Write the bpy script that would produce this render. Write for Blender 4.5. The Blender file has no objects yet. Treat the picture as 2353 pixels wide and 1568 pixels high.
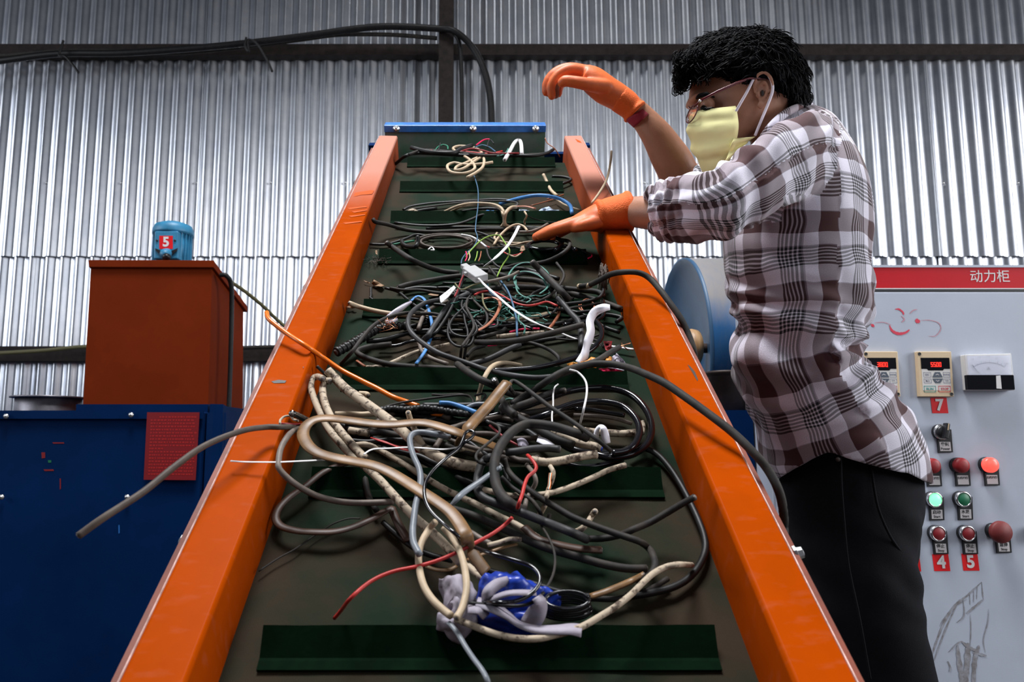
import bpy, bmesh, math, random
import numpy as np
from mathutils import Vector, Matrix, noise
random.seed(7)
R = math.radians
SC = bpy.context.scene
COL = SC.collection
# ------------------------------------------------------------------ camera, world, lights, exposure
F = 1700.0; PX = 1097.0; PY = 784.0
PITCH = R(7.5)
CAM = Vector((0, 0, 0.95))
cd = bpy.data.cameras.new('camera'); cam = bpy.data.objects.new('camera', cd); COL.objects.link(cam)
cam.location = CAM; cam.rotation_euler = (R(90) + PITCH, 0, 0)
cd.sensor_width = 36; cd.lens = F / 2353 * 36; cd.shift_x = (1176.5 - PX) / 2353
cd.clip_start = 0.05; cd.clip_end = 60
cd.dof.use_dof = True; cd.dof.focus_distance = 1.15; cd.dof.aperture_fstop = 10.0
SC.camera = cam
SC.view_settings.view_transform = 'Standard'; SC.view_settings.look = 'None'
SC.view_settings.gamma = 1; SC.view_settings.use_curve_mapping = False
SC.view_settings.exposure = 0.18
w = bpy.data.worlds.new('world'); SC.world = w; w.use_nodes = True
w.node_tree.nodes['Background'].inputs[0].default_value = (0.62, 0.72, 1.0, 1)
w.node_tree.nodes['Background'].inputs[1].default_value = 0.05

def area(name, loc, target, sx, sy, power, col, spread=180):
    l = bpy.data.lights.new(name, 'AREA'); l.shape = 'RECTANGLE'; l.size = sx; l.size_y = sy
    l.energy = power; l.color = col; l.spread = R(spread)
    o = bpy.data.objects.new(name, l); COL.objects.link(o); o.location = loc
    o.rotation_euler = (Vector(target) - Vector(loc)).to_track_quat('-Z', 'Y').to_euler()
    return o
area('daylight_opening_right', (4.9, 0.5, 2.3), (-0.2, 2.0, 1.4), 3.0, 2.6, 205, (0.97, 0.98, 1.0))
area('daylight_opening_left', (-4.7, 1.0, 2.6), (0.6, 2.6, 1.3), 2.6, 2.2, 92, (0.88, 0.93, 1.0))
area('daylight_opening_front', (2.2, -2.7, 2.9), (0.2, 3.8, 1.9), 3.0, 2.2, 30, (0.90, 0.94, 1.0))
area('daylight_roof_light', (-0.5, 1.0, 5.6), (0.2, 1.5, 0.8), 1.6, 1.6, 88, (0.97, 0.98, 1.0), 84)

# ------------------------------------------------------------------ helpers
CP, SP = math.cos(PITCH), math.sin(PITCH)
RT = Vector((1, 0, 0)); FW = Vector((0, CP, SP)); UP = Vector((0, -SP, CP))
def P(x, y, dep):
    """point seen at pixel x, y at distance dep along the view axis"""
    x, y, dep = float(x), float(y), float(dep)
    return CAM + dep * ((x - PX) / F * RT - (y - PY) / F * UP + FW)
def W(x, y, Y):
    """point seen at pixel x, y on the upright plane at world Y"""
    x, y, Y = float(x), float(y), float(Y); d = (x - PX) / F * RT - (y - PY) / F * UP + FW
    return CAM + d * (Y / d.y)
def pix(p):
    q = Vector(p) - CAM; z = q.dot(FW)
    return PX + q.dot(RT) / z * F, PY - q.dot(UP) / z * F, z
AL = R(29.04); SA, CA = math.sin(AL), math.cos(AL); HB = 0.546
DW = SA * UP + CA * FW; NW = CA * UP - SA * FW
CON = Matrix(((RT.x, DW.x, NW.x, 0), (RT.y, DW.y, NW.y, 0), (RT.z, DW.z, NW.z, 0), (0, 0, 0, 1)))
CON.translation = CAM - HB * NW
def CB(x, y, h):
    """conveyor coordinates (across, along, above belt) of pixel x, y at height h over the belt"""
    px, py, h = float(x - PX) / F, float(y - PY) / F, float(h)
    t = (HB - h) / (CA * py + SA)
    return Vector((t * px, t * (CA - SA * py), h))
def BW(x, y, h): return CON @ CB(x, y, h)

def link(name, me, mat=None, parent=None, label=None, cat=None, group=None, kind=None, smooth=True):
    if isinstance(me, bmesh.types.BMesh):
        bm = me; me = bpy.data.meshes.new(name); bm.normal_update(); bm.to_mesh(me); bm.free()
    o = bpy.data.objects.new(name, me); COL.objects.link(o)
    if mat is not None and not me.materials:
        for m in (mat if isinstance(mat, (list, tuple)) else [mat]): me.materials.append(m)
    if parent is not None: o.parent = parent
    if smooth and me.polygons: me.polygons.foreach_set('use_smooth', [True] * len(me.polygons))
    tag(o, label, cat, group, kind); return o
def tag(o, label=None, cat=None, group=None, kind=None):
    if label: o['label'] = label
    if cat: o['category'] = cat
    if group: o['group'] = group
    if kind: o['kind'] = kind
def thing(name, label, cat, loc=(0, 0, 0), group=None, mat4=None, kind=None):
    o = bpy.data.objects.new(name, None); COL.objects.link(o); o.empty_display_size = .05
    if mat4 is not None: o.matrix_world = mat4
    else: o.location = loc
    tag(o, label, cat, group, kind); return o
def bevel(o, wd=.002, seg=2, angle=35):
    m = o.modifiers.new('bevel', 'BEVEL'); m.width = wd; m.segments = seg; m.limit_method = 'ANGLE'; m.angle_limit = R(angle)
    m.harden_normals = False
    for p in o.data.polygons: p.use_smooth = False
    return o
def box(bm, lo, hi, M=None, mi=0):
    vs = []
    for z in (lo[2], hi[2]):
        for x, y in ((lo[0], lo[1]), (hi[0], lo[1]), (hi[0], hi[1]), (lo[0], hi[1])):
            v = Vector((x, y, z)); vs.append(bm.verts.new(M @ v if M else v))
    for f in ((3, 2, 1, 0), (4, 5, 6, 7), (0, 1, 5, 4), (1, 2, 6, 5), (2, 3, 7, 6), (3, 0, 4, 7)):
        bm.faces.new([vs[i] for i in f]).material_index = mi
def hexa(bm, p):
    """box from 8 corners: 4 bottom (ccw from above), 4 top"""
    vs = [bm.verts.new(q) for q in p]
    for f in ((3, 2, 1, 0), (4, 5, 6, 7), (0, 1, 5, 4), (1, 2, 6, 5), (2, 3, 7, 6), (3, 0, 4, 7)): bm.faces.new([vs[i] for i in f])
def prism(bm, pts, d):
    """closed outline pts extruded by vector d"""
    a = [bm.verts.new(p) for p in pts]; b = [bm.verts.new(Vector(p) + Vector(d)) for p in pts]
    n = len(pts); bm.faces.new(a[::-1]); bm.faces.new(b)
    for i in range(n): bm.faces.new((a[i], a[(i + 1) % n], b[(i + 1) % n], b[i]))
def lathe(bm, prof, c, ax, seg=28, caps=True):
    """profile of (radius, distance along ax) turned round axis ax through c"""
    c = Vector(c); ax = Vector(ax).normalized(); u = ax.orthogonal().normalized(); v = ax.cross(u)
    rings = []
    for r, z in prof:
        rings.append([bm.verts.new(c + ax * z + (u * math.cos(a) + v * math.sin(a)) * max(r, 1e-5)) for a in [2 * math.pi * k / seg for k in range(seg)]])
    for a, b in zip(rings, rings[1:]):
        for k in range(seg): bm.faces.new((a[k], a[(k + 1) % seg], b[(k + 1) % seg], b[k]))
    if caps: bm.faces.new(rings[0][::-1]); bm.faces.new(rings[-1])
def cr(pts, n=6): return [tuple(float(c) for c in p) for p in cr_(pts, n)]
def cr_(pts, n=6):
    """Catmull-Rom through tuples"""
    P_ = [np.array(p, float) for p in pts]
    if len(P_) < 3:
        return [P_[0] + (P_[-1] - P_[0]) * t for t in np.linspace(0, 1, n + 1)]
    P_ = [2 * P_[0] - P_[1]] + P_ + [2 * P_[-1] - P_[-2]]
    out = []
    for i in range(1, len(P_) - 2):
        a, b, c, d = P_[i - 1:i + 3]
        for k in range(n):
            t = k / n
            out.append(.5 * (2 * b + (c - a) * t + (2 * a - 5 * b + 4 * c - d) * t * t + (3 * b - a - 3 * c + d) * t ** 3))
    out.append(P_[-2]); return out
def tube(bm, pts, rad, seg=8, nrm=None, flat=1.0, cap=True, uv=None):
    """tube along 3-D points; rad number or list; flat<1 squashes along nrm"""
    pts = [Vector(p) for p in pts]; n = len(pts)
    if not hasattr(rad, '__len__'): rad = [rad] * n
    nrm = Vector(nrm) if nrm is not None else None
    rings = []; side = None
    for i, p in enumerate(pts):
        T = (pts[min(i + 1, n - 1)] - pts[max(i - 1, 0)]).normalized()
        if nrm is not None:
            s = T.cross(nrm)
            if s.length < .25 and side is not None: s = side - T * side.dot(T)
        else:
            s = side - T * side.dot(T) if side is not None else T.orthogonal()
        if s.length < 1e-4: s = T.orthogonal()
        s.normalize()
        if side is not None and s.dot(side) < 0: s = -s
        side = s; u = s.cross(T)
        rings.append([bm.verts.new(p + rad[i] * (s * math.cos(a) + u * math.sin(a) * flat)) for a in [2 * math.pi * k / seg for k in range(seg)]])
    for a, b in zip(rings, rings[1:]):
        for k in range(seg): bm.faces.new((a[k], a[(k + 1) % seg], b[(k + 1) % seg], b[k]))
    if cap: bm.faces.new(rings[0][::-1]); bm.faces.new(rings[-1])
    return rings
def loft(bm, rings, seg=32, n=5, taper=0., round_ends=True, pw=1.0):
    """rings: (xa, ya, xb, yb, depth, half thickness[, depth of b]) in picture coordinates; a is the front edge.
    Cross-section is an ellipse spanning a-b across the view and +-thickness along it; taper narrows the a side."""
    rr = [tuple(r) + ((r[4],) if len(r) == 6 else ()) for r in rings]
    rs = cr(rr, n); vs = []
    for r in rs:
        A, B = P(r[0], r[1], r[4]), P(r[2], r[3], r[6]); C = (A + B) / 2; h = (B - A) / 2; V = (C - CAM).normalized(); L_ = h.length; h = h - V * h.dot(V); ax2 = V
        ring = []
        for k in range(seg):
            a = 2 * math.pi * k / seg; c_, s_ = math.cos(a), math.sin(a)
            c2 = math.copysign(abs(c_) ** pw, c_); s2 = math.copysign(abs(s_) ** pw, s_)
            th = r[5] * (1 - taper * max(0, -c_))
            ring.append(bm.verts.new(C + h * c2 + ax2 * (th * s2)))
        vs.append(ring)
    for a, b in zip(vs, vs[1:]):
        for k in range(seg): bm.faces.new((a[k], a[(k + 1) % seg], b[(k + 1) % seg], b[k]))
    for ring, rev in ((vs[0], True), (vs[-1], False)):
        bm.faces.new(ring[::-1] if rev else ring)
    return vs
def ball(bm, c, r, seg=16):
    """ellipsoid; r number or 3 vectors"""
    c = Vector(c)
    if not hasattr(r, '__len__'): r = (Vector((r, 0, 0)), Vector((0, r, 0)), Vector((0, 0, r)))
    M = Matrix((( r[0].x, r[1].x, r[2].x, c.x), (r[0].y, r[1].y, r[2].y, c.y), (r[0].z, r[1].z, r[2].z, c.z), (0, 0, 0, 1)))
    bmesh.ops.create_uvsphere(bm, u_segments=seg, v_segments=max(6, seg * 2 // 3), radius=1, matrix=M)
def remesh(bm, voxel, smooth=4, fac=.5):
    bmesh.ops.recalc_face_normals(bm, faces=bm.faces)
    me = bpy.data.meshes.new('tmp'); bm.to_mesh(me); bm.free()
    o = bpy.data.objects.new('tmp', me); COL.objects.link(o)
    m = o.modifiers.new('r', 'REMESH'); m.mode = 'VOXEL'; m.voxel_size = voxel; m.use_smooth_shade = True
    if smooth:
        s = o.modifiers.new('s', 'SMOOTH'); s.factor = fac; s.iterations = smooth
    dg = bpy.context.evaluated_depsgraph_get()
    out = bpy.data.meshes.new_from_object(o.evaluated_get(dg))
    bpy.data.objects.remove(o); bpy.data.meshes.remove(me)
    out.materials.clear(); return out
def flatpoly(bm, pts, thick, nrm):
    prism(bm, pts, Vector(nrm) * thick)
def text(name, body, mat, M, size, bold=0.0, ext=.0003, parent=None, align='CENTER'):
    c = bpy.data.curves.new('t', 'FONT'); c.body = body; c.size = size; c.align_x = align; c.align_y = 'CENTER'
    c.extrude = ext; c.offset = bold; c.resolution_u = 3
    o = bpy.data.objects.new('t', c); COL.objects.link(o)
    dg = bpy.context.evaluated_depsgraph_get(); me = bpy.data.meshes.new_from_object(o.evaluated_get(dg))
    bpy.data.objects.remove(o); bpy.data.curves.remove(c)
    me.transform(M); return link(name, me, mat, parent, smooth=False)

# ------------------------------------------------------------------ materials
def mat(name, col, rough=.5, metal=0., var=0., vscale=20., bump=0., bscale=200., col2=None, spots=0., coat=0., emit=0., trans=0., spec=.5, stretch=None, alpha=1., coords='Object', sheen=0., bdist=.002):
    m = bpy.data.materials.new(name); m.use_nodes = True; nt = m.node_tree; N = nt.nodes; L = nt.links
    b = N['Principled BSDF']; b.inputs['Base Color'].default_value = (*col, 1)
    b.inputs['Roughness'].default_value = rough; b.inputs['Metallic'].default_value = metal
    b.inputs['Coat Weight'].default_value = coat; b.inputs['Specular IOR Level'].default_value = spec
    b.inputs['Transmission Weight'].default_value = trans; b.inputs['Alpha'].default_value = alpha
    if sheen: b.inputs['Sheen Weight'].default_value = sheen
    if emit: b.inputs['Emission Color'].default_value = (*col, 1); b.inputs['Emission Strength'].default_value = emit
    tc = N.new('ShaderNodeTexCoord'); src = tc.outputs[coords]
    if stretch:
        mp = N.new('ShaderNodeMapping'); mp.inputs['Scale'].default_value = stretch; L.new(src, mp.inputs[0]); src = mp.outputs[0]
    if var or col2:
        t = N.new('ShaderNodeTexNoise'); t.inputs['Scale'].default_value = vscale; t.inputs['Detail'].default_value = 5; t.inputs['Roughness'].default_value = .65
        L.new(src, t.inputs['Vector'])
        r = N.new('ShaderNodeValToRGB'); L.new(t.outputs['Fac'], r.inputs[0])
        if col2:
            r.color_ramp.elements[0].position = .5 - .5 * (1 - spots) * .3; r.color_ramp.elements[1].position = .5 + .14
            r.color_ramp.elements[0].color = (*col, 1); r.color_ramp.elements[1].color = (*col2, 1)
            if spots: r.color_ramp.elements[0].position = .5 + .1 * spots; r.color_ramp.elements[1].position = .6 + .1 * spots
        else:
            r.color_ramp.elements[0].position = .3; r.color_ramp.elements[1].position = .7
            r.color_ramp.elements[0].color = (*[c * (1 - var) for c in col], 1); r.color_ramp.elements[1].color = (*[min(1, c * (1 + var)) for c in col], 1)
        L.new(r.outputs[0], b.inputs['Base Color'])
    if bump:
        t2 = N.new('ShaderNodeTexNoise'); t2.inputs['Scale'].default_value = bscale; t2.inputs['Detail'].default_value = 3
        L.new(src, t2.inputs['Vector'])
        bp = N.new('ShaderNodeBump'); bp.inputs['Strength'].default_value = bump; bp.inputs['Distance'].default_value = bdist
        L.new(t2.outputs['Fac'], bp.inputs['Height']); L.new(bp.outputs[0], b.inputs['Normal'])
    return m
MT = {}
MT['galv'] = mat('galvanised_sheet', (.88, .90, .95), .32, 1., col2=(.72, .75, .82), vscale=7)
MT['steel_dark'] = mat('rusty_dark_steel', (.018, .012, .011), .7, 0, var=.5, vscale=30, bump=.3, spec=.2)
MT['chrome'] = mat('worn_chrome', (.75, .75, .76), .22, 1.)
MT['zinc'] = mat('zinc_bolt', (.6, .6, .6), .35, 1., var=.2)
MT['belt'] = mat('green_brown_belt', (.040, .042, .032), .55, var=.35, vscale=14)
MT['cleat'] = mat('dark_green_cleat', (.0014, .0085, .0032), .75, var=.35, vscale=25, bump=.1, spec=.1)
MT['apron'] = mat('dusty_green_rubber', (.040, .130, .085), .7, col2=(.12, .15, .13), vscale=9)
MT['mblue'] = mat('blue_machine_paint', (.001, .016, .072), .55, var=.2, vscale=3, spec=.15)
MT['blue_bright'] = mat('bright_blue_paint', (.02, .13, .42), .4, var=.35, vscale=30)  # brighter blue for the head bar and one small mark
MT['tower'] = mat('orange_red_paint', (.155, .020, .004), .6, var=.12, vscale=5, spec=.1)
MT['redplate'] = mat('red_notice', (.20, .003, .006), .5)
MT['redprint'] = mat('red_notice_print', (.40, .012, .012), .5)
MT['motor'] = mat('motor_blue', (.03, .20, .36), .45, var=.25, vscale=15)
MT['sticker'] = mat('red_sticker', (.72, .008, .012), .35, coat=.4)
MT['white'] = mat('white_print', (.85, .85, .88), .5)
MT['cab'] = mat('grey_cabinet_paint', (.43, .47, .56), .42, var=.06, vscale=4, bump=.06, bscale=500)
MT['cabred'] = mat('red_header', (.50, .003, .012), .5, var=.1, vscale=5, spec=.2)
MT['blk'] = mat('black_plastic', (.010, .010, .012), .4)
MT['blkgloss'] = mat('black_gloss', (.006, .006, .008), .12)
MT['beige'] = mat('beige_plastic', (.62, .47, .30), .5, bump=.1, bscale=900)
MT['keygrey'] = mat('pad_grey', (.62, .60, .58), .5)
MT['keyslate'] = mat('pad_slate', (.06, .08, .11), .5)
MT['line'] = mat('print_line', (.22, .24, .32), .5)
MT['teal'] = mat('print_teal', (.03, .30, .27), .5)
MT['printred'] = mat('print_red', (.60, .03, .04), .5)
MT['led'] = mat('led_red', (1, .02, .01), .4, emit=2.2)
MT['lampred_on'] = mat('lamp_red_lit', (1.0, .07, .05), .3, emit=1.3)
MT['lampgreen_on'] = mat('lamp_green_lit', (.12, 1.0, .25), .3, emit=2.2)
MT['lampred'] = mat('lamp_red_dull', (.24, .005, .008), .5)
MT['btnred'] = mat('button_red', (.22, .006, .012), .45)
MT['btngreen'] = mat('button_green', (.005, .14, .06), .45)
MT['mush'] = mat('mushroom_red', (.15, .014, .014), .6, var=.15, vscale=60)
MT['platewhite'] = mat('plate_insert', (.58, .55, .56), .5)
MT['gauge'] = mat('gauge_face', (.66, .68, .80), .5)
MT['glass'] = mat('clear_plastic', (.9, .92, .95), .08, trans=.9, alpha=.35)
MT['floor'] = mat('dusty_concrete', (.05, .047, .045), .8, var=.4, vscale=3, bump=.3, bscale=40)
MT['roof'] = mat('dark_roof', (.020, .022, .028), .8)
MT['sidewall'] = mat('side_wall_sheet', (.10, .11, .13), .5, .3)
MT['funnel'] = mat('galvanised_pipe', (.20, .19, .21), .45, .7, var=.4, vscale=12)
MT['rust'] = mat('dark_rusty_pipe', (.030, .018, .015), .6, .2, var=.4)
MT['wood'] = mat('pale_wood', (.48, .30, .15), .5, col2=(.28, .15, .06), vscale=10, stretch=(8, 1, 1))
MT['paintsmear'] = mat('red_smear', (.62, .03, .07), .6)
MT['paintsmear2'] = mat('faint_red_smear', (.50, .24, .30), .6)
MT['dirt'] = mat('brown_dirt', (.17, .155, .155), .9, col2=(.33, .34, .39), vscale=60)
# cables
def cm(name, c, **k): k.setdefault('spec', .3); MT[name] = mat('cable_' + name, c, **k)
cm('black', (.008, .0075, .008), rough=.5, var=.5, vscale=60)
cm('dusty', (.011, .010, .010), rough=.7, col2=(.032, .026, .021), vscale=45)
cm('gloss', (.008, .008, .010), rough=.16, coat=.3)
cm('grey', (.040, .040, .043), rough=.55, col2=(.020, .019, .019), vscale=40)
cm('lightgrey', (.15, .165, .185), rough=.4, var=.2, vscale=50)
cm('taupe', (.15, .12, .10), rough=.55, var=.3, vscale=50)
cm('cream', (.44, .34, .23), rough=.55, var=.12, vscale=50)
cm('mottled', (.42, .34, .25), rough=.65, col2=(.07, .045, .030), vscale=110, spots=.1, bump=.2)
cm('white', (.68, .66, .66), rough=.45, var=.06)
cm('tan', (.22, .120, .050), rough=.4, col2=(.11, .060, .028), vscale=30)
cm('brown', (.050, .024, .015), rough=.45, var=.35, vscale=30)
cm('darktaupe', (.085, .064, .050), rough=.6, col2=(.05, .036, .03), vscale=50)
cm('red', (.38, .022, .018), rough=.45, var=.25)
cm('darkred', (.20, .012, .016), rough=.5)
cm('pink', (.75, .01, .09), rough=.5)
cm('green', (.02, .16, .09), rough=.5)
cm('tealgreen', (.05, .16, .13), rough=.55, var=.3, vscale=60)
cm('lime', (.20, .34, .05), rough=.5)
cm('blue', (.05, .19, .45), rough=.45, var=.3, vscale=60)
cm('steelblue', (.04, .10, .17), rough=.5)
cm('orange', (.72, .15, .008), rough=.35, coat=.2)
cm('copperbrown', (.30, .10, .05), rough=.4)
cm('olive', (.12, .11, .05), rough=.5)
MT['copper'] = mat('copper', (.62, .26, .14), .35, 1.)
MT['core'] = mat('cable_core', (.12, .10, .09), .6, var=.6, vscale=300)
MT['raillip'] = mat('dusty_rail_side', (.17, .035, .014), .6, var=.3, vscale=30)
MT['edgehighlight'] = mat('edge_highlight_wear', (.55, .36, .32), .6, var=.5, vscale=60)  # pale tone paints in the rail edge highlight, mixed with whitish chips
MT['paper'] = mat('white_paper', (.70, .69, .76), .6, bump=.4, bscale=60)
MT['lilac'] = mat('lilac_plastic', (.46, .42, .50), .35, alpha=.85)
MT['rag'] = mat('lilac_rag', (.30, .27, .32), .7, var=.2, bump=.8, bscale=45)
MT['bag'] = mat('blue_plastic_bag', (.012, .045, .38), .35, var=.4, vscale=20, bump=.8, bscale=40)
MT['scrapblue'] = mat('pale_blue_film', (.45, .55, .70), .35, bump=.8, bscale=60)
MT['leaf'] = mat('dry_leaf', (.23, .13, .065), .7, var=.3, vscale=80)
MT['peel'] = mat('orange_peel', (.62, .23, .02), .5, var=.25, vscale=60)
MT['skin'] = mat('skin', (.36, .165, .098), .5, var=.10, vscale=25, bump=.12, bscale=260)
MT['hair'] = mat('black_hair', (.002, .002, .003), .6, spec=.06)
MT['glove'] = mat('orange_glove', (.66, .125, .022), .55, var=.12, vscale=30, bump=.2, bscale=120, col2=None)
MT['knit'] = mat('orange_knit', (.75, .12, .01), .8, bump=.6, bscale=420)
MT['palm'] = mat('dirty_glove_grip', (.20, .065, .03), .7, var=.4, vscale=40)
MT['band'] = mat('crimson_band', (.28, .012, .03), .8, bump=.5, bscale=400)
MT['mask'] = mat('yellow_mask', (.93, .88, .42), .75, var=.05, vscale=12, bump=.25, bscale=40)
MT['elastic'] = mat('white_elastic', (.68, .62, .68), .7)
MT['frame'] = mat('dark_red_frame', (.085, .006, .010), .25, coat=.4)
MT['eye'] = mat('eye_white', (.55, .48, .46), .15)
MT['iris'] = mat('dark_iris', (.015, .008, .006), .1)
MT['denim'] = mat('black_denim', (.009, .0092, .012), .9, var=.25, vscale=12, bump=.3, bscale=700, spec=.15)
MT['shoe'] = mat('dark_shoe', (.02, .018, .018), .6)
MT['inner'] = mat('shirt_inner', (.2, .18, .2), .9)

def rail_mat():
    m = mat('orange_rail_enamel', (.34, .046, .0006), .42, var=.12, vscale=8, spec=.05); nt = m.node_tree; N = nt.nodes; L = nt.links
    b = N['Principled BSDF']; base = b.inputs['Base Color'].links[0].from_socket
    tc = N.new('ShaderNodeTexCoord'); sx = N.new('ShaderNodeSeparateXYZ'); L.new(tc.outputs['Object'], sx.inputs[0])
    nz = N.new('ShaderNodeTexNoise'); nz.inputs['Scale'].default_value = 6; nz.inputs['Detail'].default_value = 6
    mp = N.new('ShaderNodeMapping'); mp.inputs['Scale'].default_value = (1, .35, 1); L.new(tc.outputs['Object'], mp.inputs[0]); L.new(mp.outputs[0], nz.inputs[0])
    # dust film that settled on the upper end, with wiped streaks
    a = N.new('ShaderNodeMath'); a.operation = 'MULTIPLY_ADD'; L.new(nz.outputs[0], a.inputs[0]); a.inputs[1].default_value = .35; L.new(sx.outputs['Y'], a.inputs[2])
    mr = N.new('ShaderNodeMapRange'); L.new(a.outputs[0], mr.inputs[0]); mr.inputs[1].default_value = 1.60; mr.inputs[2].default_value = 1.86; mr.inputs[4].default_value = .72
    ge = N.new('ShaderNodeNewGeometry'); 
    # dust lies on top faces only
    vt = N.new('ShaderNodeMath'); vt.operation = 'GREATER_THAN'; L.new(sx.outputs['Z'], vt.inputs[0]); vt.inputs[1].default_value = .055
    mu = N.new('ShaderNodeMath'); mu.operation = 'MULTIPLY'; L.new(mr.outputs[0], mu.inputs[0])
    vm = N.new('ShaderNodeMapRange'); L.new(vt.outputs[0], vm.inputs[0]); vm.inputs[3].default_value = .25; L.new(vm.outputs[0], mu.inputs[1])
    st = N.new('ShaderNodeTexNoise'); st.inputs['Scale'].default_value = 90; st.inputs['Detail'].default_value = 4
    mp2 = N.new('ShaderNodeMapping'); mp2.inputs['Scale'].default_value = (.4, 1, .4); L.new(tc.outputs['Object'], mp2.inputs[0]); L.new(mp2.outputs[0], st.inputs[0])
    sr = N.new('ShaderNodeMapRange'); L.new(st.outputs[0], sr.inputs[0]); sr.inputs[1].default_value = .56; sr.inputs[2].default_value = .75; sr.inputs[4].default_value = .06
    ad = N.new('ShaderNodeMath'); ad.operation = 'MAXIMUM'; L.new(mu.outputs[0], ad.inputs[0]); L.new(sr.outputs[0], ad.inputs[1])
    mx = N.new('ShaderNodeMix'); mx.data_type = 'RGBA'; L.new(ad.outputs[0], mx.inputs[0]); L.new(base, mx.inputs[6]); mx.inputs[7].default_value = (.46, .25, .20, 1)
    L.new(mx.outputs[2], b.inputs['Base Color'])
    rr = N.new('ShaderNodeMapRange'); L.new(ad.outputs[0], rr.inputs[0]); rr.inputs[3].default_value = .32; rr.inputs[4].default_value = .75; L.new(rr.outputs[0], b.inputs['Roughness'])
    return m
MT['rail'] = rail_mat()
def belt_mat():
    m = mat('woven_belt', (.055, .052, .040), .7, spec=.2); nt = m.node_tree; N = nt.nodes; L = nt.links; b = N['Principled BSDF']
    tc = N.new('ShaderNodeTexCoord')
    n1 = N.new('ShaderNodeTexNoise'); n1.inputs['Scale'].default_value = 7; n1.inputs['Detail'].default_value = 6; L.new(tc.outputs['Object'], n1.inputs[0])
    r = N.new('ShaderNodeValToRGB'); L.new(n1.outputs[0], r.inputs[0]); e = r.color_ramp.elements
    e[0].position = .38; e[0].color = (.006, .017, .009, 1); e[1].position = .62; e[1].color = (.032, .022, .014, 1)
    L.new(r.outputs[0], b.inputs['Base Color'])
    w = []
    for d in ('X', 'Y'):
        wv = N.new('ShaderNodeTexWave'); wv.bands_direction = d; wv.inputs['Scale'].default_value = 210; L.new(tc.outputs['Object'], wv.inputs[0]); w.append(wv)
    mu = N.new('ShaderNodeMath'); mu.operation = 'MULTIPLY'; L.new(w[0].outputs[1], mu.inputs[0]); L.new(w[1].outputs[1], mu.inputs[1])
    bp = N.new('ShaderNodeBump'); bp.inputs['Strength'].default_value = .35; bp.inputs['Distance'].default_value = .0008; L.new(mu.outputs[0], bp.inputs['Height']); L.new(bp.outputs[0], b.inputs['Normal'])
    return m
MT['belt'] = belt_mat()
def plaid():
    m = mat('plaid_shirt', (.5, .5, .5), .85, sheen=.15); nt = m.node_tree; N = nt.nodes; L = nt.links; b = N['Principled BSDF']
    uv = N.new('ShaderNodeUVMap'); uv.uv_map = 'UVMap'
    nz = N.new('ShaderNodeTexNoise'); nz.inputs['Scale'].default_value = 9; nz.inputs['Detail'].default_value = 2; L.new(uv.outputs[0], nz.inputs[0])
    sub = N.new('ShaderNodeVectorMath'); sub.operation = 'SUBTRACT'; L.new(nz.outputs['Color'], sub.inputs[0]); sub.inputs[1].default_value = (.5, .5, .5)
    sc_ = N.new('ShaderNodeVectorMath'); sc_.operation = 'SCALE'; L.new(sub.outputs[0], sc_.inputs[0]); sc_.inputs['Scale'].default_value = .035
    ad = N.new('ShaderNodeVectorMath'); ad.operation = 'ADD'; L.new(uv.outputs[0], ad.inputs[0]); L.new(sc_.outputs[0], ad.inputs[1])
    sx = N.new('ShaderNodeSeparateXYZ'); L.new(ad.outputs[0], sx.inputs[0])
    MA = (.080, .015, .020, 1); WH = (.80, .77, .86, 1); BK = (.008, .008, .014, 1); GR = (.26, .23, .29, 1)
    cols = []
    for k, ax in enumerate(('X', 'Y')):
        d = N.new('ShaderNodeMath'); d.operation = 'MULTIPLY_ADD'; L.new(sx.outputs[ax], d.inputs[0]); d.inputs[1].default_value = 1 / (.130 if k == 0 else .122); d.inputs[2].default_value = .13 * k
        f = N.new('ShaderNodeMath'); f.operation = 'FRACT'; L.new(d.outputs[0], f.inputs[0])
        r = N.new('ShaderNodeValToRGB'); r.color_ramp.interpolation = 'CONSTANT'; L.new(f.outputs[0], r.inputs[0])
        stops = [(0, MA), (.30, WH), (.48, GR)]
        x = .50
        while x < .76: stops += [(x, BK), (x + .028, WH if len(stops) % 4 else GR)]; x += .047
        stops += [(.80, WH), (.985, GR)]
        el = r.color_ramp.elements; el[0].position, el[0].color = stops[0]; el[1].position, el[1].color = stops[1]
        for p, c in stops[2:]:
            e = el.new(p); e.color = c
        cols.append(r.outputs[0])
    # fine thread mix
    mx = N.new('ShaderNodeMix'); mx.data_type = 'RGBA'; mx.inputs[0].default_value = .5; L.new(cols[0], mx.inputs[6]); L.new(cols[1], mx.inputs[7])
    dk = N.new('ShaderNodeMix'); dk.data_type = 'RGBA'; dk.blend_type = 'MULTIPLY'; dk.inputs[0].default_value = 1; L.new(cols[0], dk.inputs[6]); L.new(cols[1], dk.inputs[7])
    fm = N.new('ShaderNodeMix'); fm.data_type = 'RGBA'; fm.inputs[0].default_value = .35; L.new(mx.outputs[2], fm.inputs[6]); L.new(dk.outputs[2], fm.inputs[7])
    th = N.new('ShaderNodeTexNoise'); th.inputs['Scale'].default_value = 900; L.new(uv.outputs[0], th.inputs[0])
    tr = N.new('ShaderNodeMapRange'); L.new(th.outputs[0], tr.inputs[0]); tr.inputs[1].default_value = .3; tr.inputs[2].default_value = .7; tr.inputs[3].default_value = .8; tr.inputs[4].default_value = 1.2
    fin = N.new('ShaderNodeVectorMath'); fin.operation = 'SCALE'; L.new(fm.outputs[2], fin.inputs[0]); L.new(tr.outputs[0], fin.inputs['Scale'])
    L.new(fin.outputs[0], b.inputs['Base Color'])
    return m
MT['plaid'] = plaid()
for k_ in ('rail', 'belt', 'cleat', 'mblue', 'tower'): MT[k_].node_tree.nodes['Principled BSDF'].inputs['IOR'].default_value = 1.22
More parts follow.
